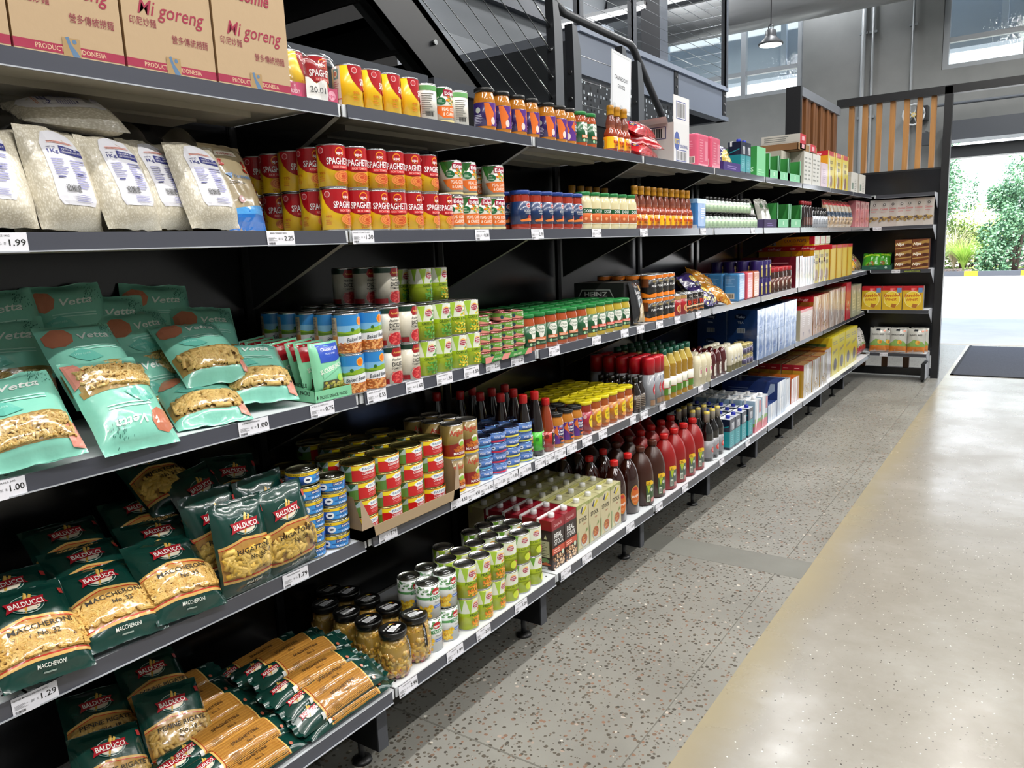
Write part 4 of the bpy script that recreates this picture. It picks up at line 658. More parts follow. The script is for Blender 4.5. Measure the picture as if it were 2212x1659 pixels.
# white printed wrap jars of fruit salad: clear glass with fruit chunks inside
fr = MB(); fr.lathe([(.034, 0, 'c8d0cc'), (.044, .006, 'c8d0cc'), (.05, .03, 'c8d0cc'), (.051, .06, 'c8d0cc'), (.047, .09, 'c8d0cc'), (.04, .104, 'c8d0cc'), (.0375, .11, 'c8d0cc'), (.0375, .128, 'c8d0cc')], 32); FJ = fr.build('fruit_jar', GLASS)
sy_ = MB(); sy_.lathe([(.031, .004, 'b08a3c'), (.041, .01, 'b08a3c'), (.0465, .03, 'b08a3c'), (.0475, .06, 'b08a3c'), (.044, .086, 'b08a3c'), (.037, .1, 'b08a3c'), (.035, .106, 'b08a3c')], 28); sy_.build('syrup', JARG, FJ)
ch = MB(); rr = random.Random(9)
for q in range(300):
    z = rr.uniform(.008, .1); R_ = .0485 if .02 < z < .07 else (.042 if z <= .02 else .043 - (z - .07) * .12); a = rr.random() * 2 * PI; c = rr.choice(['d8a83c', 'e0b850', 'c8943a', 'ddb868', 'c08a3c']) if z > .03 or rr.random() < .7 else 'a83c38'
    M_ = Matrix.Translation((math.cos(a) * (R_ - .004), math.sin(a) * (R_ - .004), z)) @ Matrix.Rotation(a, 4, 'Z') @ Matrix.Rotation(rr.random() * 3, 4, 'X') @ Matrix.Rotation(rr.uniform(-.4, .4), 4, 'Y'); s1, s2 = rr.uniform(.006, .0105), rr.uniform(.005, .008)
    i = len(ch.v); ch.v += [tuple(M_ @ Vector((x * .0045, y * s1 * (.8 if x > 0 else 1), z_ * s2 * (.8 if x > 0 else 1)))) for z_ in (-1, 1) for x, y in ((-1, -1), (1, -1), (1, 1), (-1, 1))]
    for f_ in ((0, 1, 5, 4), (1, 2, 6, 5), (2, 3, 7, 6), (4, 5, 6, 7), (3, 2, 1, 0)): ch.f.append(tuple(i + k for k in f_)); ch.c.append(c); ch.m.append(0); ch.s.append(True)
ch.build('fruit_chunks', JARG, FJ, 'stuff')
l_ = MB(); l_.lathe([(.0405, .114, '0c0c0c'), (.0425, .115, '0c0c0c'), (.0425, .128, '0c0c0c'), (.041, .1305, '0c0c0c'), (.037, .131, '0c0c0c'), (.0355, .1296, '0c0c0c'), (0, .1296, '0c0c0c')], 32)
l_.art([T_('FRUIT SALAD', -2, 14, 6, 'e8e8e8', 44, 1.6), ('r', -22, -14, 14, 8, 'd8dade'), ('p', [(10, 22), (22, 18), (26, 8), (20, 12)], 'f0d020'), ('p', [(22, 14), (26, 10), (24, 6)], 'd02828'), ('l', -18, -10, 26, 14, 3, 'a0a0a0'), ('r', 4, -14, 26, -2, 'e8e8ec'), ('l', -20, -24, 40, 7, 2, '909090')], lambda x, y, o: Vector((-y, x, .1296 + o)), 0, 0, 0, .0003); l_.build('lid', GLOSS, FJ)
l_ = MB(); l_.art([('r', -5, 0, 5, 60, '0c0c0c'), ('p', [(-5, 0), (5, 0), (5, -6), (0, -1), (-5, -6)], '0c0c0c'), T_('FRUIT SALAD', 0, 28, 5, 'd8d8d8', 44, 1.4, 0, 90)], lambda x, y, o: (lambda z, rr_: Vector(((rr_ + o) * math.cos(x / .05 + .15), (rr_ + o) * math.sin(x / .05 + .15), z)))(y + .052, .0512 - max(0, y - .01) ** 2 * 3.6), 4, 6, 0, .0006); l_.build('side_label', GLOSS, FJ)
FJ.scale = (1, 1, 1.12); FJ = Proto(FJ)
for k, (x, y) in enumerate(((-.022, 1.525), (-.03, 1.628), (-.127, 1.53), (-.132, 1.625), (-.228, 1.535), (-.235, 1.632), (-.33, 1.54), (-.335, 1.64), (-.127, 1.722 - .0), (-.4, 1.62))): FJ.put((x, y, .2922), (0, 0, rnd.uniform(-.3, .3)), 'fruit salad jar with black lid, %s' % ('left front jar beside the spaghetti', 'right front jar beside the pineapple cans', 'second row left', 'second row right', 'third row left', 'third row right', 'fourth row left', 'fourth row right', 'tucked behind the pineapple cans', 'last one by the back panel')[k], 'jar', 'fruit salad jars')
def jug(c, cap, lab, name='drink_jug', clear=False, w=.0655):
    return turned(name, [(w * .86, 0, c), (w, .006, c), (w, .12, c), (w * .985, .15, c), (w * .92, .18, c), (w * .78, .208, c), (w * .58, .23, c), (w * .36, .246, c), (w * .29, .252, c), (w * .28, .264, c)], JARG if clear else PLAST, lab + [('cap', 'turn', [(w * .34, .256, cap), (w * .36, .258, cap), (w * .36, .278, cap), (w * .33, .281, cap), (0, .281, cap)], PLAST)], 28, .95)
vl = [('patch', 0)]
VIN = jug('2a0c06', 'b81818', [('label', 'patch', (.0545, .03, [('e', 2, 60, 26, 48, 'b89040'), ('e', 2, 60, 24, 45, 'c86420'), ('e', 2, 92, 13, 8, 'b02828'), T_('Vinegar', 2, 52, 14, 'f0e8e0', 44, 2, 0, 12), ('l', -12, 28, 28, 12, 3, 'e0a070')]), GLOSS)], clear=True, w=.0545)
jl = lambda g: [('label', 'patch', (.0658, .02, [('r', -24, 0, 30, 84, g), ('p', [(-24, 84), (-24, 104), (10, 106), (30, 96), (30, 84)], 'e8b81c'), T_('2L', -8, 88, 11, '403010', 22, 2), ('p', [(-20, 82), (6, 82), (-10, 44)], 'a8b828'), ('e', 10, 60, 9, 9, 'c8c8c0'), ('r', -20, 4, -2, 36, 'd0d8c8'), ('b', -18, 8, 14, 20), ('r', 4, 0, 30, 20, 'b88080')]), GLOSS)]
JB = jug('3a1c12', '4a2014', jl('3c5a38')); JR = jug('8c1414', 'b01616', jl('50605a'))
for r_ in range(3):
    for c, (pr_, y, de, gr) in enumerate(((VIN, 3.01, 'dark vinegar bottle with red cap', 'vinegar bottles'), (VIN, 3.145, 'dark vinegar bottle with red cap', 'vinegar bottles'), (JB, 3.28, 'big brown sauce jug', 'brown sauce jugs'), (JB, 3.42, 'big brown sauce jug', 'brown sauce jugs'), (JR, 3.56, 'big red sauce jug', 'red sauce jugs'), (JR, 3.69, 'big red sauce jug', 'red sauce jugs'), (JR, 3.82, 'big red sauce jug', 'red sauce jugs'), (JR, 3.95, 'big red sauce jug', 'red sauce jugs'))):
        pr_.put((-.045 - r_ * .136, y + .015 * (r_ % 2), .2922), (0, 0, -.45 if c < 2 else -.35), '%s on bottom shelf, %s, %s' % (de, ROW[r_], 'column %s from left' % ORD[c % 2 if c < 4 else c - 4]), B_, gr)
SOY = turned('sauce_bottle', [(.033, 0, '0a0606'), (.037, .004, '0a0606'), (.037, .16, '0a0606'), (.034, .18, '0a0606'), (.016, .215, '0a0606'), (.014, .235, '0a0606')], JARG, [('label', 'wrap', (.037, .022, .12, '8c8c90', [('e', 4, 44, 22, 17, 'c8281c'), T_('生抽', 4, 40, 11, 'ffffff', 26, 2), ('l', -8, 74, 24, 10, 2, '5a5a5a'), ('l', -10, 8, 30, 8, 2, '6a6a6a')]), GLOSS), ('neck_foil', 'turn', [(.0165, .225, '8a8478'), (.0165, .272, '9a9488'), (.016, .285, 'c8b450'), (0, .285, 'c8b450')], GLOSS)], 20)
stock(SOY, 'black soy sauce bottle with foil neck', B_, 'foil neck bottles', [4.13, 4.215, 4.3], -.03, .2922, 3, .085, 1, 0, .1)
# fourth shelf beyond the yellow lids
DARKB = turned('dark_bottle', [(.024, 0, '1c100c'), (.026, .003, '1c100c'), (.026, .1, '1c100c'), (.014, .13, '1c100c'), (.012, .15, '1c100c')], JARG, [('label', 'wrap', (.026, .012, .085, '3a2c24', [('l', -30, 10, 60, 60, 7, '9a8c7c')]), GLOSS), ('cap', 'turn', [(.014, .145, '141414'), (.014, .17, '141414'), (0, .171, '141414')], PLAST)], 16)
stock(DARKB, 'small dark sauce bottle beside yellow lid jars', B_, 'small dark bottles', [3.265, 3.32], -.06, .7432, 4, .06, 1, 0, .2)
SPRAY = turned('spray_can', [(.03, 0, '9a9ca0'), (.0315, .003, '9a9ca0'), (.0315, .165, '9a9ca0')], GLOSS, [('label', 'wrap', (.0315, .01, .16, '8c8e94', [('e', 6, 80, 22, 28, 'b81c2c'), ('l', -6, 70, 26, 16, 3, 'f0e0e0'), ('r', -30, 4, 36, 30, '8a6a50'), ('l', -10, 120, 30, 20, 3, '3a4a8a')]), GLOSS), ('cap', 'turn', [(.0325, .165, 'b01020'), (.0325, .235, 'b01020'), (.029, .245, 'b01020'), (0, .246, 'b01020')], PLAST)], 20)
stock(SPRAY, 'red cap cooking spray can', 'spray can', 'cooking spray cans', [3.395, 3.465, 3.535 - .03], -.05, .7432, 5, .07, 1, 0, .2)
oc = '9a7410'
OIL = turned('oil_bottle', [(.034, 0, oc), (.038, .005, oc)] + [(.038 - .0018 * (k % 2), .01 + k * .011, oc) for k in range(15)] + [(.036, .18, oc), (.018, .225, 'b8a04a'), (.015, .24, 'c8b878')], JARG, [('label', 'wrap', (.0385, .03, .115, 'd8d4c8', [('r', -121, 0, -10, 34, '4a7a1c'), ('r', 20, 0, 121, 34, '4a7a1c'), ('r', -121, 34, 121, 37, '9a2c20'), ('e', 8, 60, 9, 12, '8a9a70'), ('l', -6, 42, 30, 8, 2, '505a40'), ('r', -10, 4, 20, 30, 'b8c8a0')]), GLOSS), ('cap', 'turn', [(.018, .232, '14503c'), (.019, .234, '14503c'), (.019, .26, '14503c'), (0, .261, '14503c')], PLAST)], 22)
stock(OIL, 'olive oil bottle with dark green cap', B_, 'olive oil bottles', [3.59 + k * .079 for k in range(5)], -.06, .7432, lambda c: 4, .085, 1, 0, .4)
SQW = turned('squeeze_bottle', [(.022, 0, 'd8d0b0'), (.024, .003, 'd8d0b0'), (.024, .03, 'd8d0b0'), (.029, .036, 'd4ccb0'), (.03, .12, 'd4ccb0'), (.022, .165, 'd4ccb0'), (0, .168, 'd4ccb0')], PLAST, [('label', 'patch', (.0303, .05, [('r', -18, 0, 20, 60, 'e4dcc4'), ('r', -8, 20, 20, 40, 'c02878'), ('l', -12, 44, 28, 12, 3, '8a8070')]), GLOSS)], 18)
SQR = turned('squeeze_bottle', [(.022, 0, '4a0c10'), (.03, .004, '4a0c10'), (.03, .1, '4a0c10'), (.024, .14, '4a0c10'), (.012, .16, '4a0c10'), (0, .162, '4a0c10')], JARG, [('label', 'patch', (.0303, .02, [('p', [(-16, 0), (20, 0), (22, 50), (12, 68), (-10, 68), (-18, 50)], 'd8d4cc'), ('l', -10, 14, 24, 40, 6, '6a4a48')]), GLOSS)], 18)
SQM = turned('squeeze_bottle', [(.02, 0, '7a7450'), (.024, .003, '7a7450'), (.024, .04, '7a7450'), (.028, .045, 'd8d2bc'), (.029, .11, 'd8d2bc'), (.02, .15, 'd8d2bc'), (0, .152, 'd8d2bc')], PLAST, [('label', 'patch', (.0293, .05, [('r', -14, 6, 16, 50, 'e0dcd0'), ('r', -8, 20, 12, 32, '5a6088')]), GLOSS)], 18)
SQT = 'squeeze bottle'
stock(SQW, 'cream squeeze bottle with pink label patch', SQT, 'cream squeeze bottles', [4.02, 4.095, 4.17], -.05, .7432, 3, .07, 1, 0, .1); stock(SQR, 'dark red ketchup squeeze bottle', SQT, 'ketchup bottles', [4.27, 4.36, 4.45], -.06, .7432, 3, .07, 1, 0, .1); stock(SQM, 'pale mayonnaise squeeze bottle', SQT, 'mayonnaise bottles', [4.54, 4.6, 4.66, 4.72], -.05, .7432, 3, .07, 1, 0, .1)
SMJ = jar('mustard_jar', .024, .068, .021, '8a8468', 'c0b070', '4a4468', .01, .045, [('l', -10, 6, 26, 22, 4, 'a8a4b8')], .01); stock(SMJ, 'small mustard jar beside the blue tea boxes', 'jar', 'small mustard jars', [4.79, 4.85, 4.91], -.04, .7432, 2, .055, 2, .0685, .1)
COFJ = jar('coffee_jar', .038, .17, .034, '3a1c14', 'a8242c', '5a2c20', .02, .1, [('e', 4, 44, 20, 14, 'c8b8a8'), ('l', -10, 20, 26, 10, 2, 'd8c8b8')], .03); stock(COFJ, 'red lid coffee jar on third shelf', 'jar', 'red lid coffee jars', [5.36, 5.46, 5.56, 5.66, 5.76], -.05, 1.1592, 2, .085, 1, 0, .1)
TINP = turned('round_tin', [(.041, 0, '2a1c5c'), (.042, .002, '2a1c5c'), (.042, .112, '2a1c5c'), (.041, .114, '2a1c5c'), (0, .112, '1c1240')], GLOSS, [('label', 'patch', (.0423, 0, [('r', -20, 64, -4, 84, 'd8c890'), ('l', -2, 66, 34, 14, 2, 'c8c0e0'), ('r', -18, 12, -4, 60, 'b8a860'), ('e', 22, 36, 9, 12, 'b8a8c8')]), GLOSS)], 20)
stock(TINP, 'purple round drink tin on third shelf', 'tin', 'purple drink tins', [5.09, 5.18, 5.27], -.055, 1.1592, 4, .087, 2, .115, .1)
CHOC = turned('syrup_bottle', [(.026, 0, '1c0c0a'), (.03, .004, '1c0c0a'), (.03, .1, '1c0c0a'), (.022, .15, '1c0c0a'), (.015, .175, '1c0c0a')], JARG, [('label', 'patch', (.0303, .02, [('r', -20, 0, 22, 60, '5a3a34'), ('l', -12, 10, 28, 40, 6, 'a89088')]), GLOSS), ('cap', 'turn', [(.018, .172, 'a01c24'), (.018, .198, 'a01c24'), (0, .2, 'a01c24')], PLAST)], 18)
stock(CHOC, 'dark syrup bottle with red cap, second shelf', B_, 'red cap syrup bottles', [6.12, 6.2, 6.28, 6.36], -.045, 1.5972, 1, .07); VAN = turned('essence_bottle', [(.024, 0, '141416'), (.026, .003, '141416'), (.026, .1, '141416'), (.014, .125, '141416'), (.012, .14, '141416')], JARG, [('label', 'wrap', (.026, .008, .09, 'b0b4bc', [('l', -20, 20, 40, 40, 5, '606870')]), GLOSS), ('cap', 'turn', [(.014, .135, '101012'), (.014, .16, '101012'), (0, .16, '101012')], PLAST)], 16)
stock(VAN, 'pale label bottle with black cap, second shelf', B_, 'black cap essence bottles', [6.47, 6.55, 6.63, 6.71, 6.79, 6.87], -.045, 1.5972, 1, .06)
# ------------------------------------------------------------------ pasta bags, rice bags, packs
def wheat(x, y, s=1): return [('p', [(x + a * s + u, y + b * s) for a, b, u in ((-10, -24, 0), (-4, -2, 0), (0, 14, 0), (6, 26, 0), (4, 10, 0), (2, -4, 0), (-6, -24, 0))], 'c89a3c'), ('p', [(x + 2 * s, y), (x + 16 * s, y + 24 * s), (x + 20 * s, y + 20 * s), (x + 8 * s, y - 2)], 'd8ac50'), ('p', [(x - 2, y), (x + 8 * s, y + 30 * s), (x + 12 * s, y + 26 * s), (x + 3, y - 2)], 'e0b860')]
def balogo(x, y, s=1): return [('e', x + 2, y - 2, 36 * s, 23 * s, 'a8b8b0'), ('e', x + 2, y - 2, 34.5 * s, 21.5 * s, '0e4038'), ('e', x + 2, y - 8, 26 * s, 12 * s, 'e0d4c0'), ('e', x - 4, y - 2, 20 * s, 7 * s, 'a07840')] + wheat(x, y, s) + [('p', [(x - 44 * s, y - 16 * s), (x - 38 * s, y - 2 * s), (x - 42 * s, y + 10 * s), (x + 42 * s, y + 12 * s), (x + 37 * s, y + 2 * s), (x + 44 * s, y - 10 * s), (x + 30 * s, y - 8 * s), (x - 30 * s, y - 12 * s)], 'a01826'), T_('BALDUCCI', x, y - 7 * s, 13 * s, 'f4f0ea', 70 * s, 1.8), ('l', x - 14 * s, y - 22 * s, 34 * s, 4 * s, 1, '9ab0a8')]
GB = '0b372f'
def balducci(word, num, pasta, cols, w=170, h=205, n=240):
    W2, H2 = w / 2 - 2, h / 2
    L = [('p', [(-W2, 4), (-20, 18), (20, 14), (W2, 6), (W2, -H2 * .62), (-W2, -H2 * .62)], 'b08440' if pasta != 'macaroni' else 'b88a48'), ('p', [(-W2, 4), (-20, 18), (20, 14), (W2, 6), (W2, 12), (20, 20), (-20, 24), (-W2, 10)], 'd0a860'), ('p', [(-W2, 2), (-20, 16), (20, 12), (W2, 4), (W2, 6), (20, 14), (-20, 18), (-W2, 4)], 'b83020'),
         ('r', -W2, -H2 * .62 - 3, W2, -H2 * .62, 'b83020'), ('r', -W2, -H2 * .62 - 9, W2, -H2 * .62 - 3, 'd0a860'), T_(word, 0, -H2 * .62 - 22, 7, 'e8e8e0', len(word) * 5.5, 1.6), ('l', -16, -H2 * .62 - 30, 32, 5, 1, 'a8b8b0'), ('r', W2 - 14, H2 * .6, W2 - 4, H2 * .74, 'b83a38')] + balogo(-6, 52, .95)
    def ink(k, f): k.art([T_(word, 0, -12, 12, '1c1408', min(120, len(word) * 12), 1.4), T_(num, 8, -30, 11, '1c1408', 44, 1.4)], f, 9, 9, 0, .0125 if pasta != 'macaroni' else .0095, .0002)
    return lambda seed: pouch('pasta_bag', w / 1000, h / 1000, .07, GB, L, seed, (pasta, (-W2 + 4, -H2 * .62 + 5, W2 - 4, -2), n, cols, 'b08440'), .005, extra=[('window_print', ink, PAPER)])
PC = ['d8b060', 'e0bc70', 'cca050']
def vetta(kind, cols, n=90):
    L = [('r', -81, -84, 79, -24, '9c8048'), ('p', [(-84, -84), (-84, -24), (80, -14), (82, -30)], '9c8048'), ('p', [(-82, 78), (-60, 92), (-36, 86), (-28, 66), (-36, 44), (-56, 34), (-76, 42), (-82, 56)], 'c4785c'), T_('Vetta', 18, 50, 20, 'f0f8f4', 72, 2, 1, 4), ('l', -44, 16, 110, 14, 2, 'b8e8dc'), ('p', [(-60, 10), (-30, 22), (-10, 10), (6, -8), (-30, -16), (-50, -4)], '66b8a8'), T_('LOW CARB', -34, 4, 5, 'a8e0d4', 34, 1.2), ('p', [(84, -40), (58, -60), (62, -100), (84, -104)], 'd89080')]
    rr = random.Random(4)
    for k in range(46): x, y = 50 + rr.gauss(0, 11), 76 + rr.gauss(0, 12); L.append(('p', [(x, y), (x + 1.2, y), (x + 2.4, y + 4), (x + 1.2, y + 4)], '2c6a5c'))
    return lambda seed: pouch('pasta_bag', .17, .225, .075, '82c8b4', L, seed, (kind, (-76, -80, 74, -28), n, cols, '9c8048'), .0055)
vs, vp = vetta('fusilli', ['d8b870', 'caa660', 'e4c888']), vetta('penne', ['d8b870', 'caa660'])
PB_ = 'pasta bag'; VG = 'mint green pasta bags'
VP = [vs(1.3), vs(4.7), vp(8.1), vs(12.9), vp(17.2), vs(23.4)]
vetl = [((-0.085, 0.64, 1.25, -12, 48, 4), 0, 'mint green spiral pasta bag leaning at far left front'), ((-0.07, 0.83, 1.245, 8, 38, 176), 1, 'mint green pasta bag standing upside down at the front'), ((-0.19, 0.845, 1.32, 5, 42, -3), 3, 'mint green spiral pasta bag behind the upside down bag'), ((-0.13, 1.055, 1.205, -18, 68, 1), 2, 'mint green penne bag lying nearest the shelf edge, window in front'), ((-0.2, 1.115, 1.31, -7, 54, -1), 4, 'mint green penne bag lying on top of the front penne bag'), ((-0.15, 1.225, 1.245, -18, 56, -4), 2, 'mint green bag furthest right, next to the pickle packs'), ((-0.306, 1.21, 1.315, -6, 30, -6), 4, 'mint green bag behind, showing its peach corner at right'), ((-0.313, 1.04, 1.32, 3, 30, 3), 5, 'mint green bag in the second row, middle'), ((-0.375, 1.0, 1.353, -10, 24, -2), 2, 'mint green bag third row back, middle'), ((-0.393, 0.91, 1.388, -12, 24, 2), 0, 'mint green bag leaning at the very back, second from left'), ((-0.393, 0.76, 1.38, -12, 24, 6), 4, 'mint green bag leaning at the very back, far left'), ((-0.393, 1.13, 1.375, -10, 24, -6), 0, 'mint green bag leaning at the very back, at right'), ((-0.344, 0.74, 1.326, -10, 24, -2), 5, 'mint green bag with peach corner behind the far left bags'), ((-0.244, 1.0, 1.229, 12, 24, 0), 3, 'mint green bag in the shade between the two front stacks')]
for spec, k, lab in vetl: lean(VP[k], spec, 0, lab, PB_, VG)
BG = 'dark green macaroni bags'; bm1 = balducci('MACCHERONI', 'No. 32', 'macaroni', PC); BM = [bm1(2.1), bm1(6.6), bm1(31.2)]
brg = balducci('RIGATONI', 'No. 58', 'rigatoni', ['d8b048', 'ccaa50', 'e0bc60'], 150, 222, 60); BR = [brg(3.3), brg(9.4)]
bpn = balducci('PENNE RIGATE', 'No. 18', 'penne', ['c8a050', 'd4b068'], 160, 205, 90); BP = [bpn(5.5), bpn(14.4)]
for spec, k, lab in (((-.08, .605, .828, 8, 46, -10), 0, 'macaroni bag leaning at the front left'), ((-.1, .765, .818, 2, 54, -5), 1, 'macaroni bag second from left, leaning at front'), ((-.086, .91, .826, 6, 47, -9), 2, 'macaroni bag third from left beside the rigatoni'), ((-.2, .79, .84, 4, 52, -6), 1, 'macaroni bag behind the second front bag'), ((-.185, .95, .845, 2, 50, -8), 0, 'macaroni bag behind the third front bag'), ((-.19, .62, .838, 2, 52, -6), 2, 'macaroni bag behind the front left bag'), ((-.3, .8, .87, 4, 50, -5), 0, 'macaroni bag in the dark back row, left'), ((-.3, .98, .88, 0, 50, -3), 1, 'macaroni bag in the dark back row, right')):
    lean(BM[k], spec, 0, 'dark green ' + lab, PB_, BG)
for spec, k, lab in (((-.045, 1.065, .858, 3, 8, -2), 0, 'rigatoni bag standing upright beside macaroni'), ((-.045, 1.195, .857, -2, 5, 5), 1, 'rigatoni bag standing upright beside blue tuna tins'), ((-.13, 1.2, .872, 0, 8, 2), 0, 'rigatoni bag standing just behind the right one'), ((-.14, 1.06, .868, 0, 10, 2), 1, 'rigatoni bag standing just behind the left one'), ((-.26, 1.12, .9, 6, 30, 8), 0, 'rigatoni bag leaning in the dark at back, right'), ((-.3, 1.24, .9, -6, 34, -8), 1, 'rigatoni bag leaning in the dark near the back panel'), ((-.36, 1.05, .98, 0, 50, 4), 1, 'rigatoni bag piled highest in the dark back')):
    lean(BR[k], spec, 0, 'dark green ' + lab, PB_, 'dark green rigatoni bags')
for spec, k, lab in (((-.2, .93, .4, 0, 40, -10), 0, 'penne bag leaning on the bottom shelf beside spaghetti packs'), ((-.18, .76, .385, 6, 44, -16), 1, 'penne bag at far left of the bottom shelf'), ((-.06, .86, .335, 4, 74, -10), 1, 'penne bag lying flat at bottom shelf edge'), ((-.34, .82, .41, 0, 50, -12), 0, 'penne bag in the dark back of the bottom shelf'), ((-.34, .97, .43, 0, 46, -6), 1, 'penne bag at the dark back, touching the spaghetti')):
    lean(BP[k], spec, 0, 'dark green ' + lab, PB_, 'dark green penne bags')
# long spaghetti packs lying along the shelf
def longpack(seed):
    w, h = .3, .078; L = [('r', -72, -37, 96, 37, 'a87424'), ('r', -78, -38, -72, 38, 'd8b060'), ('r', -72, -38, -70, 38, 'a83020'), ('r', 96, -38, 101, 38, 'd8b060'), ('r', 94, -38, 96, 38, 'a83020')] + [l for l in balogo(-108, 6, .62)] + [('r', -88, -34, -78, -20, 'c8c8c4'), ('e', 112, -22, 5, 5, 'b06048'), T_('500g', 116, 16, 6, 'c8d8d0', 18, 1, 0, 0)]
    f = sheet(w, h, .042, seed, .0022, .0, .97)
    def strands(k, _f):
        for q in range(26):
            y = -.0345 + q * .00276; k.tube([f(x / 1000, y + .0006 * math.sin(q + x), .0009) for x in range(-70, 97, 15)], .0014, 5, hx(['c48a34', 'ba8030', 'ce9640'][q % 3]))
    def film(k, _f): k.grid(lambda u, v: f(-.07 + .166 * u, -.036 + .072 * v, .0032), 14, 8, lambda u, v: 'ffffff')
    def ink(k, _f): k.art([T_('SPAGHETTINI', 14, 4, 9, '3c2408', 86, 1.2), T_('No. 3', 22, -11, 8, '3c2408', 24, 1.2), ('l', -50, -30, 30, 16, 5, '8a6020')], f, 10, 8, 0, .004, .0002)
    def ends(k, _f):
        s = -1; k.grid(lambda u, v: Vector((.001 + .0035 * math.sin(v * 14 + seed), s * (.146 + .016 * u), (v - .5) * .072 * (1 - .12 * u))), 3, 14, lambda u, v: hx(GB))
    def ends2(k, _f): k.grid(lambda u, v: Vector((.001 + .0035 * math.sin(v * 12 + seed), .146 + .016 * u, (v - .5) * .072 * (1 - .12 * u))), 3, 14, lambda u, v: hx(GB))
    return pouch('spaghetti_pack', w, h, .042, GB, L, seed, None, .0022, bulge=0, seal=.97, extra=[('spaghetti', strands, PASTA), ('window_film', film, FILM), ('window_print', ink, PAPER), ('crimped_end', ends, FOILP), ('crimped_end', ends2, FOILP)])
LP = [longpack(1.5), longpack(7.7), longpack(13.1)]
for i, (spec, lab) in enumerate((((-.005, 1.285, .352, -6, 60, 6), 'spaghetti pack on top at right front, beside fruit jars'), ((.0, 1.3, .318, -2, 78, 2), 'spaghetti pack at the bottom of the right stack'), ((-.05, 1.285, .372, -3, 70, 3), 'spaghetti pack turned on its edge in the right stack'), ((-.09, 1.27, .395, -3, 76, 1), 'spaghetti pack third in the right stack'), ((-.165, 1.3, .405, -3, 68, 0), 'spaghetti pack fourth in the right stack'), ((-.25, 1.3, .39, 2, 66, 0), 'spaghetti pack fifth in the right stack'), ((-.1, 1.3, .32, 0, 84, 0), 'spaghetti pack lying under the right stack'), ((-.34, 1.28, .36, 4, 70, 0), 'spaghetti pack at the dark back of right stack'), ((-.2, 1.3, .325, 0, 84, 0), 'spaghetti pack flat on the shelf at back right'),
        ((.0, .99, .322, 6, 76, -4), 'spaghetti pack lying at the left shelf edge'), ((-.045, 1.0, .352, 10, 66, -6), 'spaghetti pack second in the left stack'), ((-.12, 1.0, .362, 10, 68, -6), 'spaghetti pack third in the left stack'), ((-.2, 1.01, .368, 12, 68, -6), 'spaghetti pack fourth in the left stack'), ((-.285, 1.01, .372, 12, 70, -6), 'spaghetti pack fifth in the left stack'), ((-.37, 1.02, .38, 8, 70, -4), 'spaghetti pack at the dark back of left stack'))):
    lean(LP[i % 3], spec, 0, 'dark green and gold ' + lab, 'spaghetti pack', 'spaghetti packs on the bottom shelf')
# rice bags
def ricemat():
    m, n, b, t = nodes('white_rice_in_film'); v = N(n, 'ShaderNodeTexVoronoi', Scale=340.0); mp = n.nodes.new('ShaderNodeMapping'); mp.inputs['Scale'].default_value = (1, 1, .45); n.links.new(t.outputs['Object'], mp.inputs[0]); n.links.new(mp.outputs[0], v.inputs['Vector'])
    n.links.new(ramp(n, v.outputs['Distance'], [(.1, hx('e6e1d4')), (.6, hx('c4bca8'))]), b.inputs['Base Color']); b.inputs['Roughness'].default_value = .5; b.inputs['Coat Weight'].default_value = .8; b.inputs['Coat Roughness'].default_value = .15
    z = N(n, 'ShaderNodeTexNoise', Scale=35.0, Detail=4.0); n.links.new(t.outputs['Object'], z.inputs['Vector']); bu = N(n, 'ShaderNodeBump', Strength=.5, Distance=.006); n.links.new(z.outputs[0], bu.inputs['Height']); n.links.new(bu.outputs[0], b.inputs['Normal']); n.links.new(bu.outputs[0], b.inputs['Coat Normal'])
    return m
RICE = ricemat()
def ricebag(seed):
    def lab(k, f):
        k.art([('p', [(-36, -62), (-42, -50), (-42, 60), (-30, 84), (-8, 90), (10, 90), (32, 82), (40, 60), (40, -50), (34, -62)], 'd8d8e0'), ('p', [(-6, 88), (4, 70), (12, 66), (2, 74)], 'b89858'), T_('NET WT', -26, 50, 3.5, '303070', 16, 1), T_('1Kg', -25, 40, 8, '202878', 20, 2.4), ('p', [(-12, 40), (40, 36), (40, 52), (-10, 56)], '282c78'), T_('VIETNAMESE', 12, 48, 4, 'e8e8f0', 38, 1.6), T_('LONG-GRAIN WHITE RICE', 15, 41.5, 4.4, 'e8e8f0', 46, 1.8), ('l', -30, 60, 60, 6, 2, 'd07050'), ('l', -36, -4, 34, 34, 8, '8080b0'), ('l', 4, -30, 34, 60, 12, '8888b8'), ('r', -34, -10, -20, -7, '303478'), ('b', -26, -38, 32, 14), ('r', 10, -2, 24, 1, '303478'), ('l', -10, -56, 44, 14, 4, '9090b8')], f, 9, 9, 0, .001, .0002)
    def top(k, f): k.grid(lambda u, v: Vector((.012 * math.sin(u * 7 + seed) * v - .03 * v, (u - .5) * (.13 - .03 * v + .02 * math.sin(v * 5 + seed)), .09 + .055 * v + .012 * math.sin(u * 9 + seed) * v)), 10, 5, lambda u, v: 'ffffff')
    return pouch('rice_bag', .135, .2, .075, 'c8c0a8', [], seed, None, .007, RICE, .25, [('label_print', lab, PAPER), ('bag_top', top, FILM)], seal=.97)
RB = [ricebag(2.2), ricebag(8.8), ricebag(15.5)]; RL = 'clear rice bag with white label, '
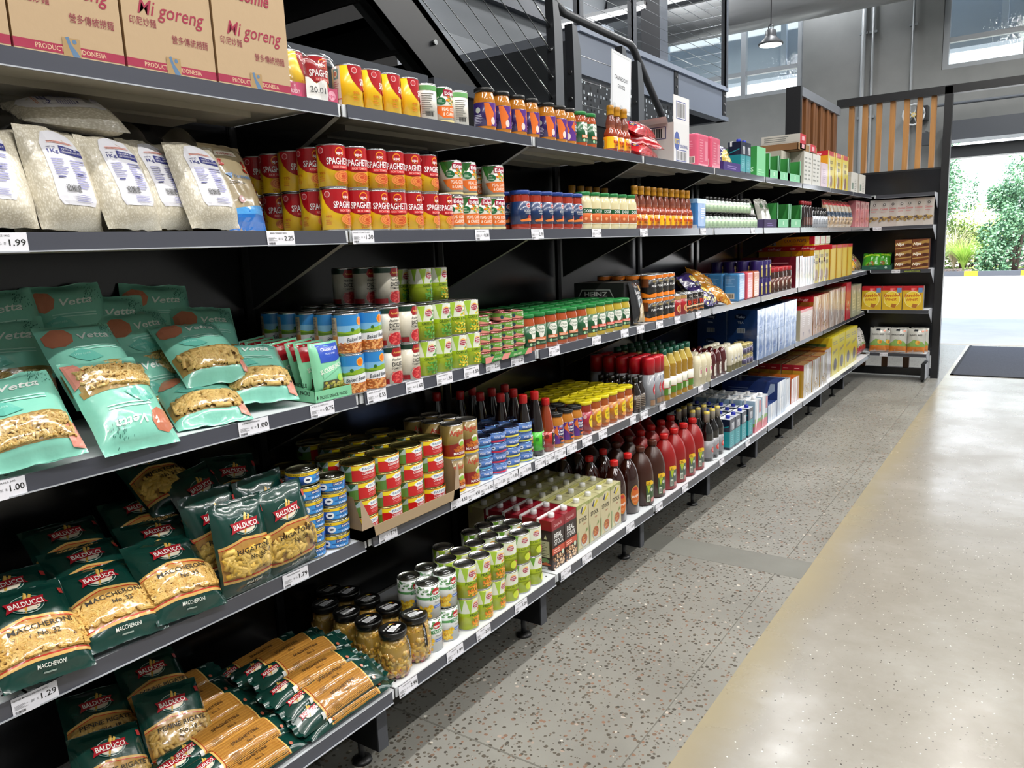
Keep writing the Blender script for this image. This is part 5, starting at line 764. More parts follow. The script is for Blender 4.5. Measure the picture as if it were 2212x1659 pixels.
for i, (spec, k) in enumerate((((-.06, .635, 1.697, -10, 24, 0), 0), ((-.06, .765, 1.698, 14, 14, -2), 1), ((-.065, .885, 1.697, 12, 19, 0), 2), ((-.1, .985, 1.699, 16, 18, 0), 0), ((-.065, 1.075, 1.698, 6, 20, 0), 1), ((-.2, .78, 1.7, 10, 14, 0), 2), ((-.2, .92, 1.7, 10, 14, 0), 1))):
    lean(RB[k], spec, 0, RL + ('at the far left edge', 'second from left, standing in front', 'third from left, standing in front', 'fourth from left, set slightly back', 'fifth from left, beside the noodle pack', 'standing in the second row at left', 'standing in the second row at right')[i], 'rice bag', 'rice bags on the second shelf')
RB[2].put((-.15, .84, 1.83), (math.radians(84), -math.radians(68), 0), 'clear rice bag lying flat across the tops of others', 'rice bag', 'rice bags on the second shelf')
vm = pouch('noodle_pack', .135, .215, .06, 'a89878', [('r', -66, -106, 66, -62, '1c6cc0'), ('p', [(-66, -62), (66, -50), (66, -74), (-66, -74)], '4a98d8'), ('p', [(-46, 72), (-40, 86), (20, 86), (26, 72)], 'e8e0d0'), T_('PANDAROO', -10, 75, 6, 'a01c1c', 52, 1.8), ('s', -60, 44, 30, 18, 9, 7, ['a8281c', '8a2018']), ('s', 28, 30, 34, 30, 12, 7, ['a8281c', '8a2018']), ('p', [(-44, 26), (-22, 26), (-30, 12)], '1c6cb0'), T_('Vermicelli', 10, 14, 10, '2c70a8', 62, 1.4), ('l', -40, 0, 60, 8, 2, '606058'), ('e', -22, -40, 9, 9, 'c8a0a0'), ('s', 44, -60, 20, 80, 14, 6, ['a83030', 'd0c8c0'])], 5.1, None, .005)
lean(vm, (-.11, 1.19, 1.702, 12, 18, 0), 0, 'beige and blue vermicelli noodle pack beside spaghetti cans', 'noodle pack', None)
# ------------------------------------------------------------------ top shelf cartons and packs
KR = 'b59b7a'
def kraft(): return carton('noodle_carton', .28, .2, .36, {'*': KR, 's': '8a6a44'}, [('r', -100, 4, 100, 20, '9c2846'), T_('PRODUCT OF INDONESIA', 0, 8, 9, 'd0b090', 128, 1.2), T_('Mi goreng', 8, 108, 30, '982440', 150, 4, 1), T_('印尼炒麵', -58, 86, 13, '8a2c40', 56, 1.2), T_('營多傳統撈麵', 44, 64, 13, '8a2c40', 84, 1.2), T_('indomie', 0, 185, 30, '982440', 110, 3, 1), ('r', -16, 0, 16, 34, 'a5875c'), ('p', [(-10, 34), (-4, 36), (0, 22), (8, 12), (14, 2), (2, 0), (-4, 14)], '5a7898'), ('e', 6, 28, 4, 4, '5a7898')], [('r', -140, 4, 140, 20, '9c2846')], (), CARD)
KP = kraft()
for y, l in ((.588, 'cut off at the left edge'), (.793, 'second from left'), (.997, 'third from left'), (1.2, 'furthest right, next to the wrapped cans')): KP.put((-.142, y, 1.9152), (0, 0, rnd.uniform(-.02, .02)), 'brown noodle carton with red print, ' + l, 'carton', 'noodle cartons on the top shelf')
for k, (x, y) in enumerate(((-.055, 1.342), (-.055, 1.42), (-.132, 1.345), (-.132, 1.422))): SPAG.put((x, y, 1.918), (0, 0, (1.6, -.1, .3, .8)[k]), 'spaghetti can inside the shrink wrapped tray, %s' % ('front left', 'front right', 'back left', 'back right')[k], V, 'spaghetti cans in the wrapped tray')
tr = MB(); tr.box(-.175, 1.302, 0, -.012, 1.462, .002, 'c04468'); tr.box(-.0135, 1.302, 0, -.012, 1.462, .036, 'c04468'); tr.box(-.175, 1.302, 0, -.012, 1.3035, .036, 'b03c5e'); tr.box(-.175, 1.4605, 0, -.012, 1.462, .036, 'b03c5e')
tr.art([T_('PROUDLY', 1322, 10, 9, 'f0d0d8', 30, 1.8), ('e', 1440, 18, 12, 12, 'e8a0b4'), T_('spc', 1440, 14, 8, 'c04468', 18, 2)], lambda x, y, o: Vector((-.012 + o, x, y)), 0, 0, 0, .0003); tr = tr.build('can_tray', CARD)
fm = MB(); fm.grid(lambda u, v: Vector((-.009 + .004 * math.sin(u * 20 + v * 5) - .03 * max(0, v - .8) * 5, 1.3 + .164 * u, .002 + .118 * v + .006 * math.sin(u * 9))), 16, 10, lambda u, v: 'ffffff'); fm.grid(lambda u, v: Vector((-.04 - .13 * v, 1.3 + .164 * u, .118 + .005 * math.sin(u * 11 + v * 7))), 12, 6, lambda u, v: 'ffffff'); fm.build('shrink_film', FILM, tr)
tag(tr, 'pink cardboard can tray under clear shrink film on top shelf', 'tray', None, (0, 0, 1.9152))
pn = MB(); pn.grid(lambda u, v: Vector((.0 + .003 * math.sin(u * 6), .07 * u, .044 * v + .006 * v * math.sin(u * 8 + 1))), 8, 4, lambda u, v: hx('e4e2de')); pn.art([T_('20.01', 34, 15, 15, '101418', 50, .4)], lambda x, y, o: Vector((.0045 + o, x, y)), 0, 0, 0, .0004); tag(pn.build('paper_note', PAPER), 'torn white paper note reading 20.01 taped to the tray', 'note', None, (-.006, 1.352, 1.917))
OR_ = [pouch('biscuit_pack', .34, .11, .075, 'b01018', [('e', -120, 0, 26, 18, '1c2a6a'), T_('RITZ', -120, -8, 14, 'e8c020', 36, 2), ('s', -70, -40, 110, 60, 9, 12, ['c87838', 'd89848', 'a8101c']), ('r', 70, -30, 110, 0, 'd8d0cc'), ('b', 74, -26, 32, 20)], s_, None, .008, m=FOILP, bulge=0, seal=.92) for s_ in (1.1, 6.2)]
for i, (spec, lab) in enumerate((((-.1, 3.44, 1.952, 8, 70, 2), 'lying at the bottom of the pile'), ((-.11, 3.42, 2.0, -4, 66, -6), 'lying in the middle of the pile'), ((-.12, 3.46, 2.05, 6, 62, 3), 'on top of the pile'))): lean(OR_[i % 2], spec, 0, 'shiny red biscuit pack ' + lab, 'biscuit pack', 'red biscuit packs')
def flap(k): k.box(.126, -.1, .196, .13, .1, .325, 'd4d4d6'); k.art([('r', -70, 216, 50, 300, '4a5490'), ('r', -66, 220, 46, 296, 'd8d8dc'), ('b', -62, 224, 104, 68)], lambda x, y, o: Vector((.13 + o, x, y)), 0, 0, 0, .0004); k.poly([(-.13, -.1, .196), (.1, -.1, .196), (.12, -.17, .215), (-.1, -.17, .21)], 'c8c4c0')
WC = carton('open_carton', .26, .2, .196, {'*': 'd0d0d2', 's': 'b4b0ac'}, [('e', -60, 110, 34, 44, '4a5a98'), T_('RITZ', -60, 96, 24, 'd8c040', 56, 2.4), T_('ORIGINAL', 30, 80, 16, '4a5490', 96, 1.6), ('r', -70, 14, 60, 74 - 4, '4a5490'), ('r', -66, 18, 56, 66, 'd8d8dc'), ('b', -62, 20, 112, 42)], [('r', -90, 120, 90, 180, '3a3c60'), ('r', -84, 124, 84, 176, 'b8b4b0'), ('b', -80, 126, 150, 46)], (), CARD, kids=[('flap', flap, CARD)])
WC.put((-.17, 3.8, 1.9152), (0, 0, 0), 'white biscuit carton with its flap standing open, on top shelf', 'carton', None)
def bev(pr, w=.008):
    m_ = pr.root.modifiers.new('bevel', 'BEVEL'); m_.width = w; m_.segments = 3; m_.limit_method = 'ANGLE'; return pr
def soft(name, d, w, h, c, art, side=(), m=FOILP): return bev(carton(name, d, w, h, {'*': c}, art, side, (), m), .012)
PK = soft('wafer_pack', .1, .16, .165, 'd85a78', [('l', -50, 20, 50, 120, 9, 'e890a4'), ('r', 20, 30, 60, 130, 'e48aa0')], [('l', -30, 80, 60, 50, 6, 'e890a4'), ('r', -34, 14, 34, 50, 'e0d0c8'), ('b', -28, 18, 56, 28)])
PK.put((-.06, 4.02, 1.9152), (0, 0, 0), 'pink foil wafer pack on top shelf, left one', 'pack', 'pink wafer packs'); PK.put((-.06, 4.21, 1.9152), (0, 0, .05), 'pink foil wafer pack on top shelf, right one', 'pack', 'pink wafer packs')
TEAL = {'*': '1f8c96', 't': 'd8dce0'}
def cap_(c): return [('cap', lambda k: k.lathe([(.012, .0, c), (.013, .002, c), (.013, .014, c), (.011, .017, c), (0, .017, c)], 14, 0, .012, 0), PLAST)]
def tetra(name, w, d, h, cols, front, side, capc, seam='e4e4e4'):
    pr = carton(name, d, w, h, cols, front, side, [], GLOSS)
    k = MB(); k.lathe([(.0125, h, capc), (.0135, h + .002, capc), (.0135, h + .015, capc), (.0115, h + .018, capc), (0, h + .018, capc)], 14, 0, d * .12, 0); k.build('cap', PLAST, pr.root)
    k = MB(); k.box(-d * .36, -w / 2 - .0008, h, -d * .36 + .012, w / 2 + .0008, h + .004, seam); k.box(-d * .36, -w / 2 - .0014, h - .025, -d * .36 + .012, -w / 2, h + .003, seam); k.build('top_seam', PAPER, pr.root); return pr
MILK = tetra('milk_carton', .088, .075, .185, {'*': '1f8f98', 't': 'd0d4da'}, [('r', -44, 110, 44, 185, '141c34'), ('r', -10, 116, 34, 160, 'b8bcc4'), T_('Noir', 10, 128, 18, '1c2038', 30, 2, 1, 80), ('r', -44, 0, 44, 14, '102030'), ('l', -20, 30, 40, 60, 5, '68c0c8')], [('r', -38, 110, 38, 185, '141c34'), ('r', -38, 0, 38, 14, '102030'), ('p', [(-30, 120), (30, 140), (30, 146), (-30, 126)], '1f8f98')], '1c2c9c')
MILK.put((-.06, 4.70, 1.9152), (0, 0, 0), 'teal carton with blue cap on top shelf, left one', 'carton', 'teal cartons on the top shelf'); MILK.put((-.06, 4.8, 1.9152), (0, 0, 0), 'teal carton with blue cap on top shelf, right one', 'carton', 'teal cartons on the top shelf')
SNK = pouch('snack_bag', .17, .15, .07, '30205c', [('p', [(-80, -70), (60, -70), (50, 20), (-20, 40), (-70, 0)], 'b8a040'), ('s', -60, -60, 110, 80, 26, 12, ['d8c870', 'a89030', 'e8e0a0'])], 3.4, None, .012)
lean(SNK, (-.07, 4.47, 1.995, 0, 20, 0), 0, 'purple and gold snack bag in a purple tray, top shelf', 'snack bag', 'purple and gold snack bags')
def tray(name, y0, y1, x0, x1, z, h, c, lab, t=.002, front=None, fh=None):
    b = MB(); b.box(x0, y0, 0, x1, y1, t, c); b.box(x1 - t, y0, 0, x1, y1, fh or h, c); b.box(x0, y0, 0, x0 + t, y1, h, c); b.poly([(x0, y0, 0), (x1, y0, 0), (x1, y0, fh or h), (x0, y0, h)], c); b.poly([(x0, y1, 0), (x0, y1, h), (x1, y1, fh or h), (x1, y1, 0)], c)
    b.poly([(x0, y0 + t, 0), (x0, y0 + t, h), (x1, y0 + t, fh or h), (x1, y0 + t, 0)], c)
    if front: b.art(front, lambda x, y, o: Vector((x1 + o, x + (y0 + y1) / 2, y)), 0, 0, 0, .0003)
    return tag(b.build(name, CARD), lab, 'tray', None, (0, 0, z))
tray('display_tray', 4.33, 4.62, -.2, -.012, 1.9152, .05, '3c2870', 'purple display tray holding the snack bag, top shelf', front=[('l', -80, 12, 160, 24, 2, '8878b0')])
GBX = '2f8a3c'
def gdisp(y0, y1, z, lab, h=.17):
    o = empty('display_box', (-.09, (y0 + y1) / 2, z)); L = y1 - y0; b = MB(); b.box(-.12, -L / 2, 0, .075, -L / 2 + .003, h, GBX); b.box(-.12, L / 2 - .003, 0, .075, L / 2, h, GBX); b.box(-.12, -L / 2, 0, -.117, L / 2, h, '6a5040'); b.box(-.12, -L / 2, 0, .075, L / 2, .003, GBX); b.box(.072, -L / 2, 0, .075, L / 2, h * .36, '80c09a'); b.box(.072, -L / 2, 0, .075, -L / 2 + .022, h, '80c09a'); b.box(.072, L / 2 - .022, 0, .075, L / 2, h, '80c09a')
    b.box(-.116, -L / 2 + .004, .003, -.0, L / 2 - .004, h * .8, '5a4030'); b.build('carton_shell', CARD, o); k = MB(); k.art([('r', -12, 18, 12, 44, 'b8e0c4')], lambda x, y, o_: Vector((.0755 + o_, x, y)), 0, 0, 0, .0004); k.build('print', PAPER, o); return tag(o, lab, 'display box', 'green display boxes')
gb = carton('green_carton', .2, .18, .18, {'*': GBX, 'f': '78c090'}, [('l', -60, 10, 120, 40, 3, 'a8dcb8')], [T_('ES', 60, 30, 26, 'c8e8c8', 40, 1.4)], (), CARD); gb.put((-.115, 5.03, 1.9152), (0, 0, 0), 'solid green carton at left of the green display boxes', 'carton', None)
for y0, y1, l in ((5.2, 5.42, 'left'), (5.43, 5.66, 'middle'), (5.67, 5.98, 'right')): gdisp(y0, y1, 1.9152, 'open green display box on the top shelf, %s one' % l, .155)
for y0, y1, l in ((5.4, 5.7, 'left'), (5.72, 6.03, 'right')): gdisp(y0, y1, 1.5972, 'open green display box on the second shelf, %s one' % l, .165)
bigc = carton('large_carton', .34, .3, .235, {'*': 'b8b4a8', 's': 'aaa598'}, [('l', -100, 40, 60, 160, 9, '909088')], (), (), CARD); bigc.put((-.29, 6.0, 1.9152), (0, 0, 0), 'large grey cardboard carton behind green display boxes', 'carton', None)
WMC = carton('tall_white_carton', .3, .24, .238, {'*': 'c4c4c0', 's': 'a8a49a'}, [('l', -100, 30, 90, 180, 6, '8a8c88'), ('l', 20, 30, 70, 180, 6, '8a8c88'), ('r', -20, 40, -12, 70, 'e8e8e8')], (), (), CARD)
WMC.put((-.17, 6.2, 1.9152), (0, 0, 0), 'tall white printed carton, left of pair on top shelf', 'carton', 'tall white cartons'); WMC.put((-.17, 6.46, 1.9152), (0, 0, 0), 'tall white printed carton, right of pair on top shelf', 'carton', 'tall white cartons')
bt = MB(); bt.box(-.35, 5.95, 0, -.03, 6.5, .004, '7a5a3a'); bt.box(-.034, 5.95, 0, -.03, 6.5, .05, '8a683f'); bt.box(-.35, 5.95, 0, -.03, 5.954, .05, '7a5634'); bt.box(-.35, 5.95, 0, -.346, 6.5, .05, '6a4a2c'); tag(bt.build('cardboard_tray', CARD), 'brown cardboard tray lying on top of the large cartons', 'tray', None, (0, 0, 2.155))
RW = carton('cereal_box', .28, .16, .055, {'*': 'c4c0b8', 'f': 'c42034', 't': 'c8c8c4'}, [('r', -30, 10, 40, 40, 'e8b0b8')], [('l', -120, 8, 200, 40, 3, '7a7c78')])
for k, (x, y, z) in enumerate(((-.17, 6.08, 2.162), (-.17, 6.08, 2.218), (-.16, 6.34, 2.162))): RW.put((x, y, z), (0, 0, 0), 'white box with red end lying on the cardboard tray, %s' % ('lower left', 'upper left', 'right one')[k], 'box', 'boxes lying on the tray')
def cereal(name, w, d, h, side, front, top, fa=(), sa=(), m=GLOSS): return carton(name, d, w, h, {'*': side, 'f': front, 't': top, 'b': side}, list(fa), list(sa), (), m)
WR = lambda c='d0d2d8': [('p', [(-30, 0), (-20, 90), (-34, 160), (-10, 160), (0, 60), (-8, 0)], c), ('l', -20, 60, 50, 80, 7, '9a9290')]
CB = 'cereal box'
c1 = cereal('pink_box', .22, .2, .19, 'd0c0c0', 'd0bcc8', 'c8304a', [('l', -60, 30, 120, 120, 8, 'b09cb0')]); c1.put((-.12, 6.72, 1.9152), (0, 0, 0), 'pinkish white box with red top edge, top shelf', 'box', None)
COCO = lambda: [('r', -90, 262, 90, 300, 'b01c2c'), T_('coco', -8, 200, 40, '3a3040', 110, 2.4), T_('pops', -8, 150, 40, '3a3040', 110, 2.4), ('e', 10, 60, 44, 50, '8a6a5a'), ('p', [(-90, 0), (-60, 80), (-84, 240), (-50, 240), (-20, 60), (-50, 0)], 'd8d4d0')]
COS = [('r', -100, 262, 100, 300, 'b01c2c'), T_('kellogg', 0, 272, 18, 'e8d0d0', 110, 1.6, 1), T_('x8', 20, 160, 40, '4a3050', 60, 2), ('l', -60, 20, 110, 100, 8, 'a08030')]
CP = cereal('cereal_box', .24, .2, .3, 'c89a18', 'cfc04a', 'b01c2c', COCO(), COS)
for y, l in ((6.95, 'left'), (7.22, 'middle'), (7.49, 'right')): CP.put((-.12, y, 1.9152), (0, 0, 0), 'tall yellow chocolate cereal box, %s one on top shelf' % l, CB, 'yellow cereal boxes on the top shelf')
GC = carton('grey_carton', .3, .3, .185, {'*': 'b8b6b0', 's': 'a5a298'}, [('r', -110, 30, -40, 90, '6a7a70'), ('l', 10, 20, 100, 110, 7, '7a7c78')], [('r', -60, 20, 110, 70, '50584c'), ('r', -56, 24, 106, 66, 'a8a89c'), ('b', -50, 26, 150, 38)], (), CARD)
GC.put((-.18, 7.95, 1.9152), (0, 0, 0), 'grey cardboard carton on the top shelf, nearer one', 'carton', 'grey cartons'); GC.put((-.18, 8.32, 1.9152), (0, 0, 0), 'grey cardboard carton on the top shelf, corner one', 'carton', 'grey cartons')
# ------------------------------------------------------------------ second shelf far end
bp = soft('wafer_pack', .07, .13, .155, '3a78b8', [('r', -64, 130, 64, 154, 'a8c0d8'), ('l', -10, 50, 60, 60, 5, 'd8e0e8')], [('r', -34, 0, 34, 20, 'c0ccd8'), ('r', -34, 132, 34, 155, '88b0d8')]); bp.put((-.05, 4.01, 1.5972), (0, 0, 0), 'blue and white wrapped pack between hot sauce and slim bottles', 'pack', None)
SB2 = pouch('snack_bag', .14, .19, .05, 'a8a8a0', [('p', [(-60, -80), (0, -90), (50, -60), (20, 20), (-30, 10)], 'e0e0e0'), ('r', -30, 30, 40, 60, '4a6a48')], 6.4, None, .012)
for k, (y, x) in enumerate(((5.07, -.1), (5.19, -.07), (5.3, -.07))): lean(SB2, (x, y, 1.695, 0, 12, (0, 6, -8)[k]), 0, 'silver crumpled snack bag on second shelf, %s one' % ('left', 'middle', 'right')[k], 'snack bag', 'silver snack bags')
tray('display_tray', 5.1, 5.38, -.16, -.012, 1.5972, .055, '3c3058', 'dark purple display tray holding silver snack bags', front=[('l', -70, 10, 140, 26, 2, '7868a0')])
OAT = pouch('paper_bag', .14, .24, .07, 'b09878', [('r', -68, 70, 68, 118, 'b81c28'), ('r', -50, 20, 50, 66, 'c8c0b0'), ('r', -60, -30, 60, 14, '2c3c50'), ('s', -50, -100, 100, 60, 16, 10, ['8a6a50', 'c8b090', '6a6460'])], 7.2, None, .01)
for k in range(7): lean(OAT, (-.075, 7.02 + k * .15, 1.718, rnd.uniform(-8, 8), 8, rnd.uniform(-4, 4)), 0, 'tan paper bag with red top, %s from left' % ORD[k], 'bag', 'tan bags with red tops')
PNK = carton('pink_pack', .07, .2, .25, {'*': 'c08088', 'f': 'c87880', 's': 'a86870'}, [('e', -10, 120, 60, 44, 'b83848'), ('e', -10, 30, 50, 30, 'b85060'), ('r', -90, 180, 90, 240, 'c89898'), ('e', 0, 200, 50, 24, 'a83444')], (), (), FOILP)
for k in range(3): PNK.put((-.06, 8.12 + k * .23, 1.5972), (0, 0, 0), 'pale red wrapped pack near the corner, %s from left' % ORD[k], 'pack', 'pale red packs')
GAB = carton('gable_bag', .07, .092, .27, {'*': 'b4aea8'}, [('e', 2, 222, 13, 13, '202428'), ('e', 2, 222, 8, 8, 'a8a4a0'), T_('Cookies', 0, 170, 20, 'b03038', 66, 1.2, 1), ('l', -30, 145, 60, 10, 1, 'b05050'), ('s', -40, 50, 80, 50, 24, 10, ['9a7c40', 'c0a460', '7a6440']), ('r', -40, 84, -10, 98, '5a5058')], (), (), FOILP)
for v_ in GAB.root.data.vertices:
    if v_.co.z > .265 and abs(v_.co.x) > .03 and abs(v_.co.y) > .04: v_.co.x *= .12
for k, x in enumerate((-.0, .09, .175, .25, .325, .415, .497)): GAB.put((x, 8.862, 1.5972), (0, 0, -PI / 2 + (0, .05, -.1, .1, 0, -.12, 0)[k]), 'grey paper cookie bag on the end unit, %s from left' % ORD[k], 'bag', 'cookie bags on the end unit')
# ------------------------------------------------------------------ third shelf: pickle tray, salmon tray, soup tray, far end
PKL = pouch('pickle_pack', .1, .135, .035, '86cfa6', [('r', -30, 14, 44, 62, '2c50b8'), T_('Classic Dill', 8, 44, 9, 'e8f0ff', 58, 1.8), T_('PICKLE CHIPS', 8, 34, 4, 'c8d8f0', 34, 1), ('p', [(-30, -8), (44, 22), (44, 2), (-30, -28)], '86cfa6'), T_('SUCKERPUNCH', 4, -8, 12, 'f0f0e8', 80, 2, 0, 12), ('r', -32, -62, 44, -34, '4a4a30'), ('s', -28, -58, 66, 26, 20, 8, ['b0a840', '8a9030', 'c8c060']), ('e', 28, -30, 10, 10, 'a8d850')], 2.6, None, .003)
PKR = pouch('pickle_pack', .1, .135, .035, '86cfa6', [('r', -44, 14, 44, 62, 'a81824'), ('e', 0, 52, 3, 3, '400810'), T_('SUCKERPUNCH', 4, -8, 12, 'f0f0e8', 80, 2, 0, 12), ('r', -32, -62, 44, -34, '4a4a30')], 4.6, None, .004)
PKL.put((-.045, 1.375, 1.243), (0, -.12, 0), 'green pickle pack with blue top, front of the display tray', 'pickle pack', 'pickle packs in the tray')
for k in range(6): PKR.put((-.088 - k * .05, 1.37 + .012 * (k % 2), 1.245), (.04 * (k % 3), -.22, .06 * (k % 2)), 'green pickle pack with red top, %s behind the blue one' % ORD[k], 'pickle pack', 'pickle packs in the tray')
pt = tray('display_tray', 1.308, 1.436, -.4, -.02, 1.1592, .095, '7cc49a', 'green display tray of pickle snack packs on third shelf', front=[T_('PICKLE SNACK PACKS', 0, 8, 9, '1c3828', 96, 1.8), ('p', [(-58, 18), (-55, 18), (-54, 12), (-57, 4), (-56, 10), (-59, 10)], '1c3828')], fh=.03)
k_ = MB(); k_.art([T_('PICKLE', -70, 40, 11, '1c3828', 44, 1.8), T_('SNACK PACKS', -80, 20, 11, '1c3828', 84, 1.8)], lambda x, y, o: Vector((x, 1.308 - o, y)), 0, 0, 0, .0005); k_.build('side_print', PAPER, pt)
tray('display_tray', 2.024, 2.306, -.15, -.004, 1.1592, .022, '3c8a3c', 'green and pink tray under the salmon tins', front=[('p', [(-140, 0), (-110, 0), (-90, 20), (-140, 20)], 'd88880'), ('p', [(-50, 0), (-10, 0), (10, 20), (-34, 20)], 'd88880'), ('p', [(96, 0), (140, 0), (140, 20), (118, 20)], 'd88880'), T_('JOHN WEST', -70, 6, 7, 'e8f0c8', 50, 1.4), T_('JOHN WEST', 50, 6, 7, 'e8f0c8', 50, 1.4)], fh=.02)
hb = carton('soup_display_box', .26, .165, .2, {'*': '1a1a1c', 't': '3a3630'}, [('r', 10, 0, 82, 200, '2c2c2e'), ('p', [(16, 0), (82, 0), (82, 110), (60, 130), (30, 120)], 'c0a878'), T_('Soup', 46, 150, 22, 'e8e8e8', 50, 1.6, 1), T_('Sak', 46, 124, 20, 'e8e8e8', 40, 1.6, 1)], [('p', [(-110, 130), (-90, 170), (60, 170), (80, 130)], 'b8b8b8'), ('p', [(-104, 133), (-86, 166), (56, 166), (74, 133)], '1a1a1c'), T_('HEINZ', -14, 138, 22, 'c8c8c8', 120, 2)], (), CARD); hb.put((-.2, 3.27, 1.1592), (0, 0, 0), 'black soup display box behind the simmer sauce jars', 'display box', None)
SSK = pouch('soup_sachet', .12, .19, .03, '202022', [('e', 30, 70, 10, 14, 'b89868'), T_('HEINZ', -4, 70, 9, 'b8b8b8', 40, 1.2), T_('Soup', 0, 40, 18, 'e8e8e8', 50, 1.6, 1, 6), T_('Sak', 6, 16, 18, 'e8e8e8', 40, 1.6, 1, 6), ('p', [(-20, -90), (56, -90), (56, -10), (20, -4), (-10, -30)], 'b8a070')], 1.7, None, .004)
lean(SSK, (-.045, 3.265, 1.262, 2, 10, -6), 0, 'black soup sachet leaning in front of the soup box', 'sachet', None)
CND = [pouch('candy_bag', .2, .16, .07, '2c1c60', [('e', 10, 20, 40, 26, 'c8b040'), ('s', -90, -70, 170, 60, 30, 12, ['c8b858', '8a8a40', 'e0d8a0'])], 2.9, None, .014), pouch('candy_bag', .2, .17, .07, 'b87a20', [('s', -90, -80, 180, 150, 50, 13, ['d09030', 'e8c060', 'a85a20', 'e8d8b0'])], 5.9, None, .014)]
for k, (spec, q, l) in enumerate((((-.08, 4.2, 1.225, 4, 50, 0), 0, 'purple candy bag lying at the front left of the pile'), ((-.17, 4.24, 1.285, 0, 40, 8), 0, 'purple candy bag on top of the pile at the back'), ((-.08, 4.36, 1.23, -6, 52, -20), 1, 'gold candy bag sliding towards the shelf edge'), ((-.17, 4.4, 1.29, -10, 40, -30), 1, 'gold candy bag leaning on the purple ones'), ((-.28, 4.3, 1.26, 0, 30, 10), 0, 'purple candy bag at the dark back'))): lean(CND[q], spec, 0, l, 'candy bag', 'heap of candy bags')
def brick3(c, n_): return soft('wafer_pack', .095, .12, .17, c, [('l', -40, 20, 80, 120, 8, n_)], [('l', -36, 90, 60, 60, 7, n_), ('r', -30, 16, 20, 50, 'c8b8a0'), ('b', -26, 20, 40, 26)])
bk = brick3('3f7fb4', '78a8d0')
for k in range(3): bk.put((-.065 - k * .1, 4.69, 1.1592), (0, 0, 0), 'blue wrapped wafer pack on third shelf, %s' % ROW[k], 'pack', 'blue wafer packs')
brick3('c84a58', 'e08890').put((-.06, 4.83, 1.1592), (0, 0, 0), 'rose red wrapped pack beside the blue packs', 'pack', None); brick3('b05a30', 'd0a080').put((-.06, 4.96, 1.1592), (0, 0, 0), 'orange brown wrapped pack beside the purple tins', 'pack', None)
def series(pr, y0, y1, n, shelf, rows, d, desc, cat, group, x=-.015):
    p_ = (y1 - y0) / n; stock(pr, desc, cat, group, [y0 + p_ * (k + .5) for k in range(n)], x - d / 2, ZS[shelf] + .0002, rows, d + .004, 1, 0, .01, 0, .001)
wrapped = lambda h, c='c8ccd4': [('p', [(-40, 0), (-30, h * .4), (-44, h), (-14, h), (-4, h * .5), (-20, 0)], 'e4e6ea'), ('p', [(14, 0), (20, h * .5), (8, h), (36, h), (40, h * .3)], c)]
series(cereal('maroon_box', .088, .2, .23, '5c1420', 'b8bcc0', '4c1018', wrapped(230), [('l', -80, 20, 150, 180, 7, 'a86a70')], WRAP), 5.9, 6.1, 2, 3, 2, .2, 'silver wrapped maroon box', 'box', 'silver wrapped maroon boxes')
series(cereal('wrapped_box', .078, .2, .22, 'b8a8ac', 'b8c0c8', 'c05060', wrapped(220, 'a8c4cc'), (), WRAP), 6.1, 6.42, 4, 3, 1, .2, 'clear wrapped pale box', 'box', 'clear wrapped pale boxes')
CP3 = cereal('cereal_box', .165, .085, .31, 'c89a18', 'c4b84a', 'b01c2c', COCO(), COS)
stock(CP3, 'yellow chocolate cereal box standing on third shelf', CB, 'yellow cereal boxes on the third shelf', [6.52, 6.7, 6.88], -.06, 1.1592, lambda c: 5 if c == 0 else 1, .088, 1, 0, .01)
CPL = cereal('cereal_box', .165, .3, .06, 'c89a18', 'c8c8b8', 'c89a18', [('r', -82, 0, -60, 60, 'b01c2c'), ('l', -40, 10, 110, 40, 4, 'a8a860')], [T_('COCO POPS', 0, 20, 24, '4a3050', 170, 2), ('r', 110, 0, 150, 60, 'b01c2c')])
for k, y in enumerate((6.52, 6.7, 6.88)): CPL.put((-.165, y, 1.4702), (0, 0, 0), 'yellow cereal box lying on top of the others, %s from left' % ORD[k], CB, 'cereal boxes lying on top')
series(cereal('cereal_box', .2, .2, .29, 'b88a20', 'c8a82c', 'b01c2c', [('r', -100, 262, 100, 290, 'b01c2c'), ('r', -60, 0, 50, 250, 'd4bc40')], ()), 6.99, 7.9, 4, 3, 1, .2, 'narrow yellow cereal box with red top', CB, 'narrow yellow cereal boxes')
YB = pouch('snack_bag', .2, .2, .08, 'c89a28', [('s', -80, -80, 160, 120, 18, 20, ['d8c060', 'e8e0c0', 'a87820'])], 8.4, None, .012); lean(YB, (-.1, 8.12, 1.27, 0, 30, 0), 0, 'yellow snack bag slumped before the corner, third shelf', 'snack bag', None)
RDB = pouch('snack_bag', .2, .19, .07, '6a5a40', [('s', -80, 0, 160, 80, 14, 20, ['a02030', '3a3830', 'b8a878'])], 3.9, None, .012); lean(RDB, (-.1, 8.42, 1.26, 0, 30, 0), 0, 'brown and red snack bag in the corner, third shelf', 'snack bag', None)
GRB = pouch('snack_bag', .17, .17, .07, '3f9020', [('p', [(-80, 40), (0, 80), (80, 60), (80, 40), (0, 50), (-80, 20)], 'a0cc30'), ('s', -50, -70, 90, 50, 12, 16, ['a05a30', '5a3020', '70b030'])], 7.1, None, .012)
for k, (x, l) in enumerate(((-.02, 'left one'), (.075, 'right one'))): GRB.put((x, 8.9 + .03 * k, 1.25), (0, -.5, -PI / 2), 'bright green snack bag on the end unit, ' + l, 'snack bag', 'green snack bags')
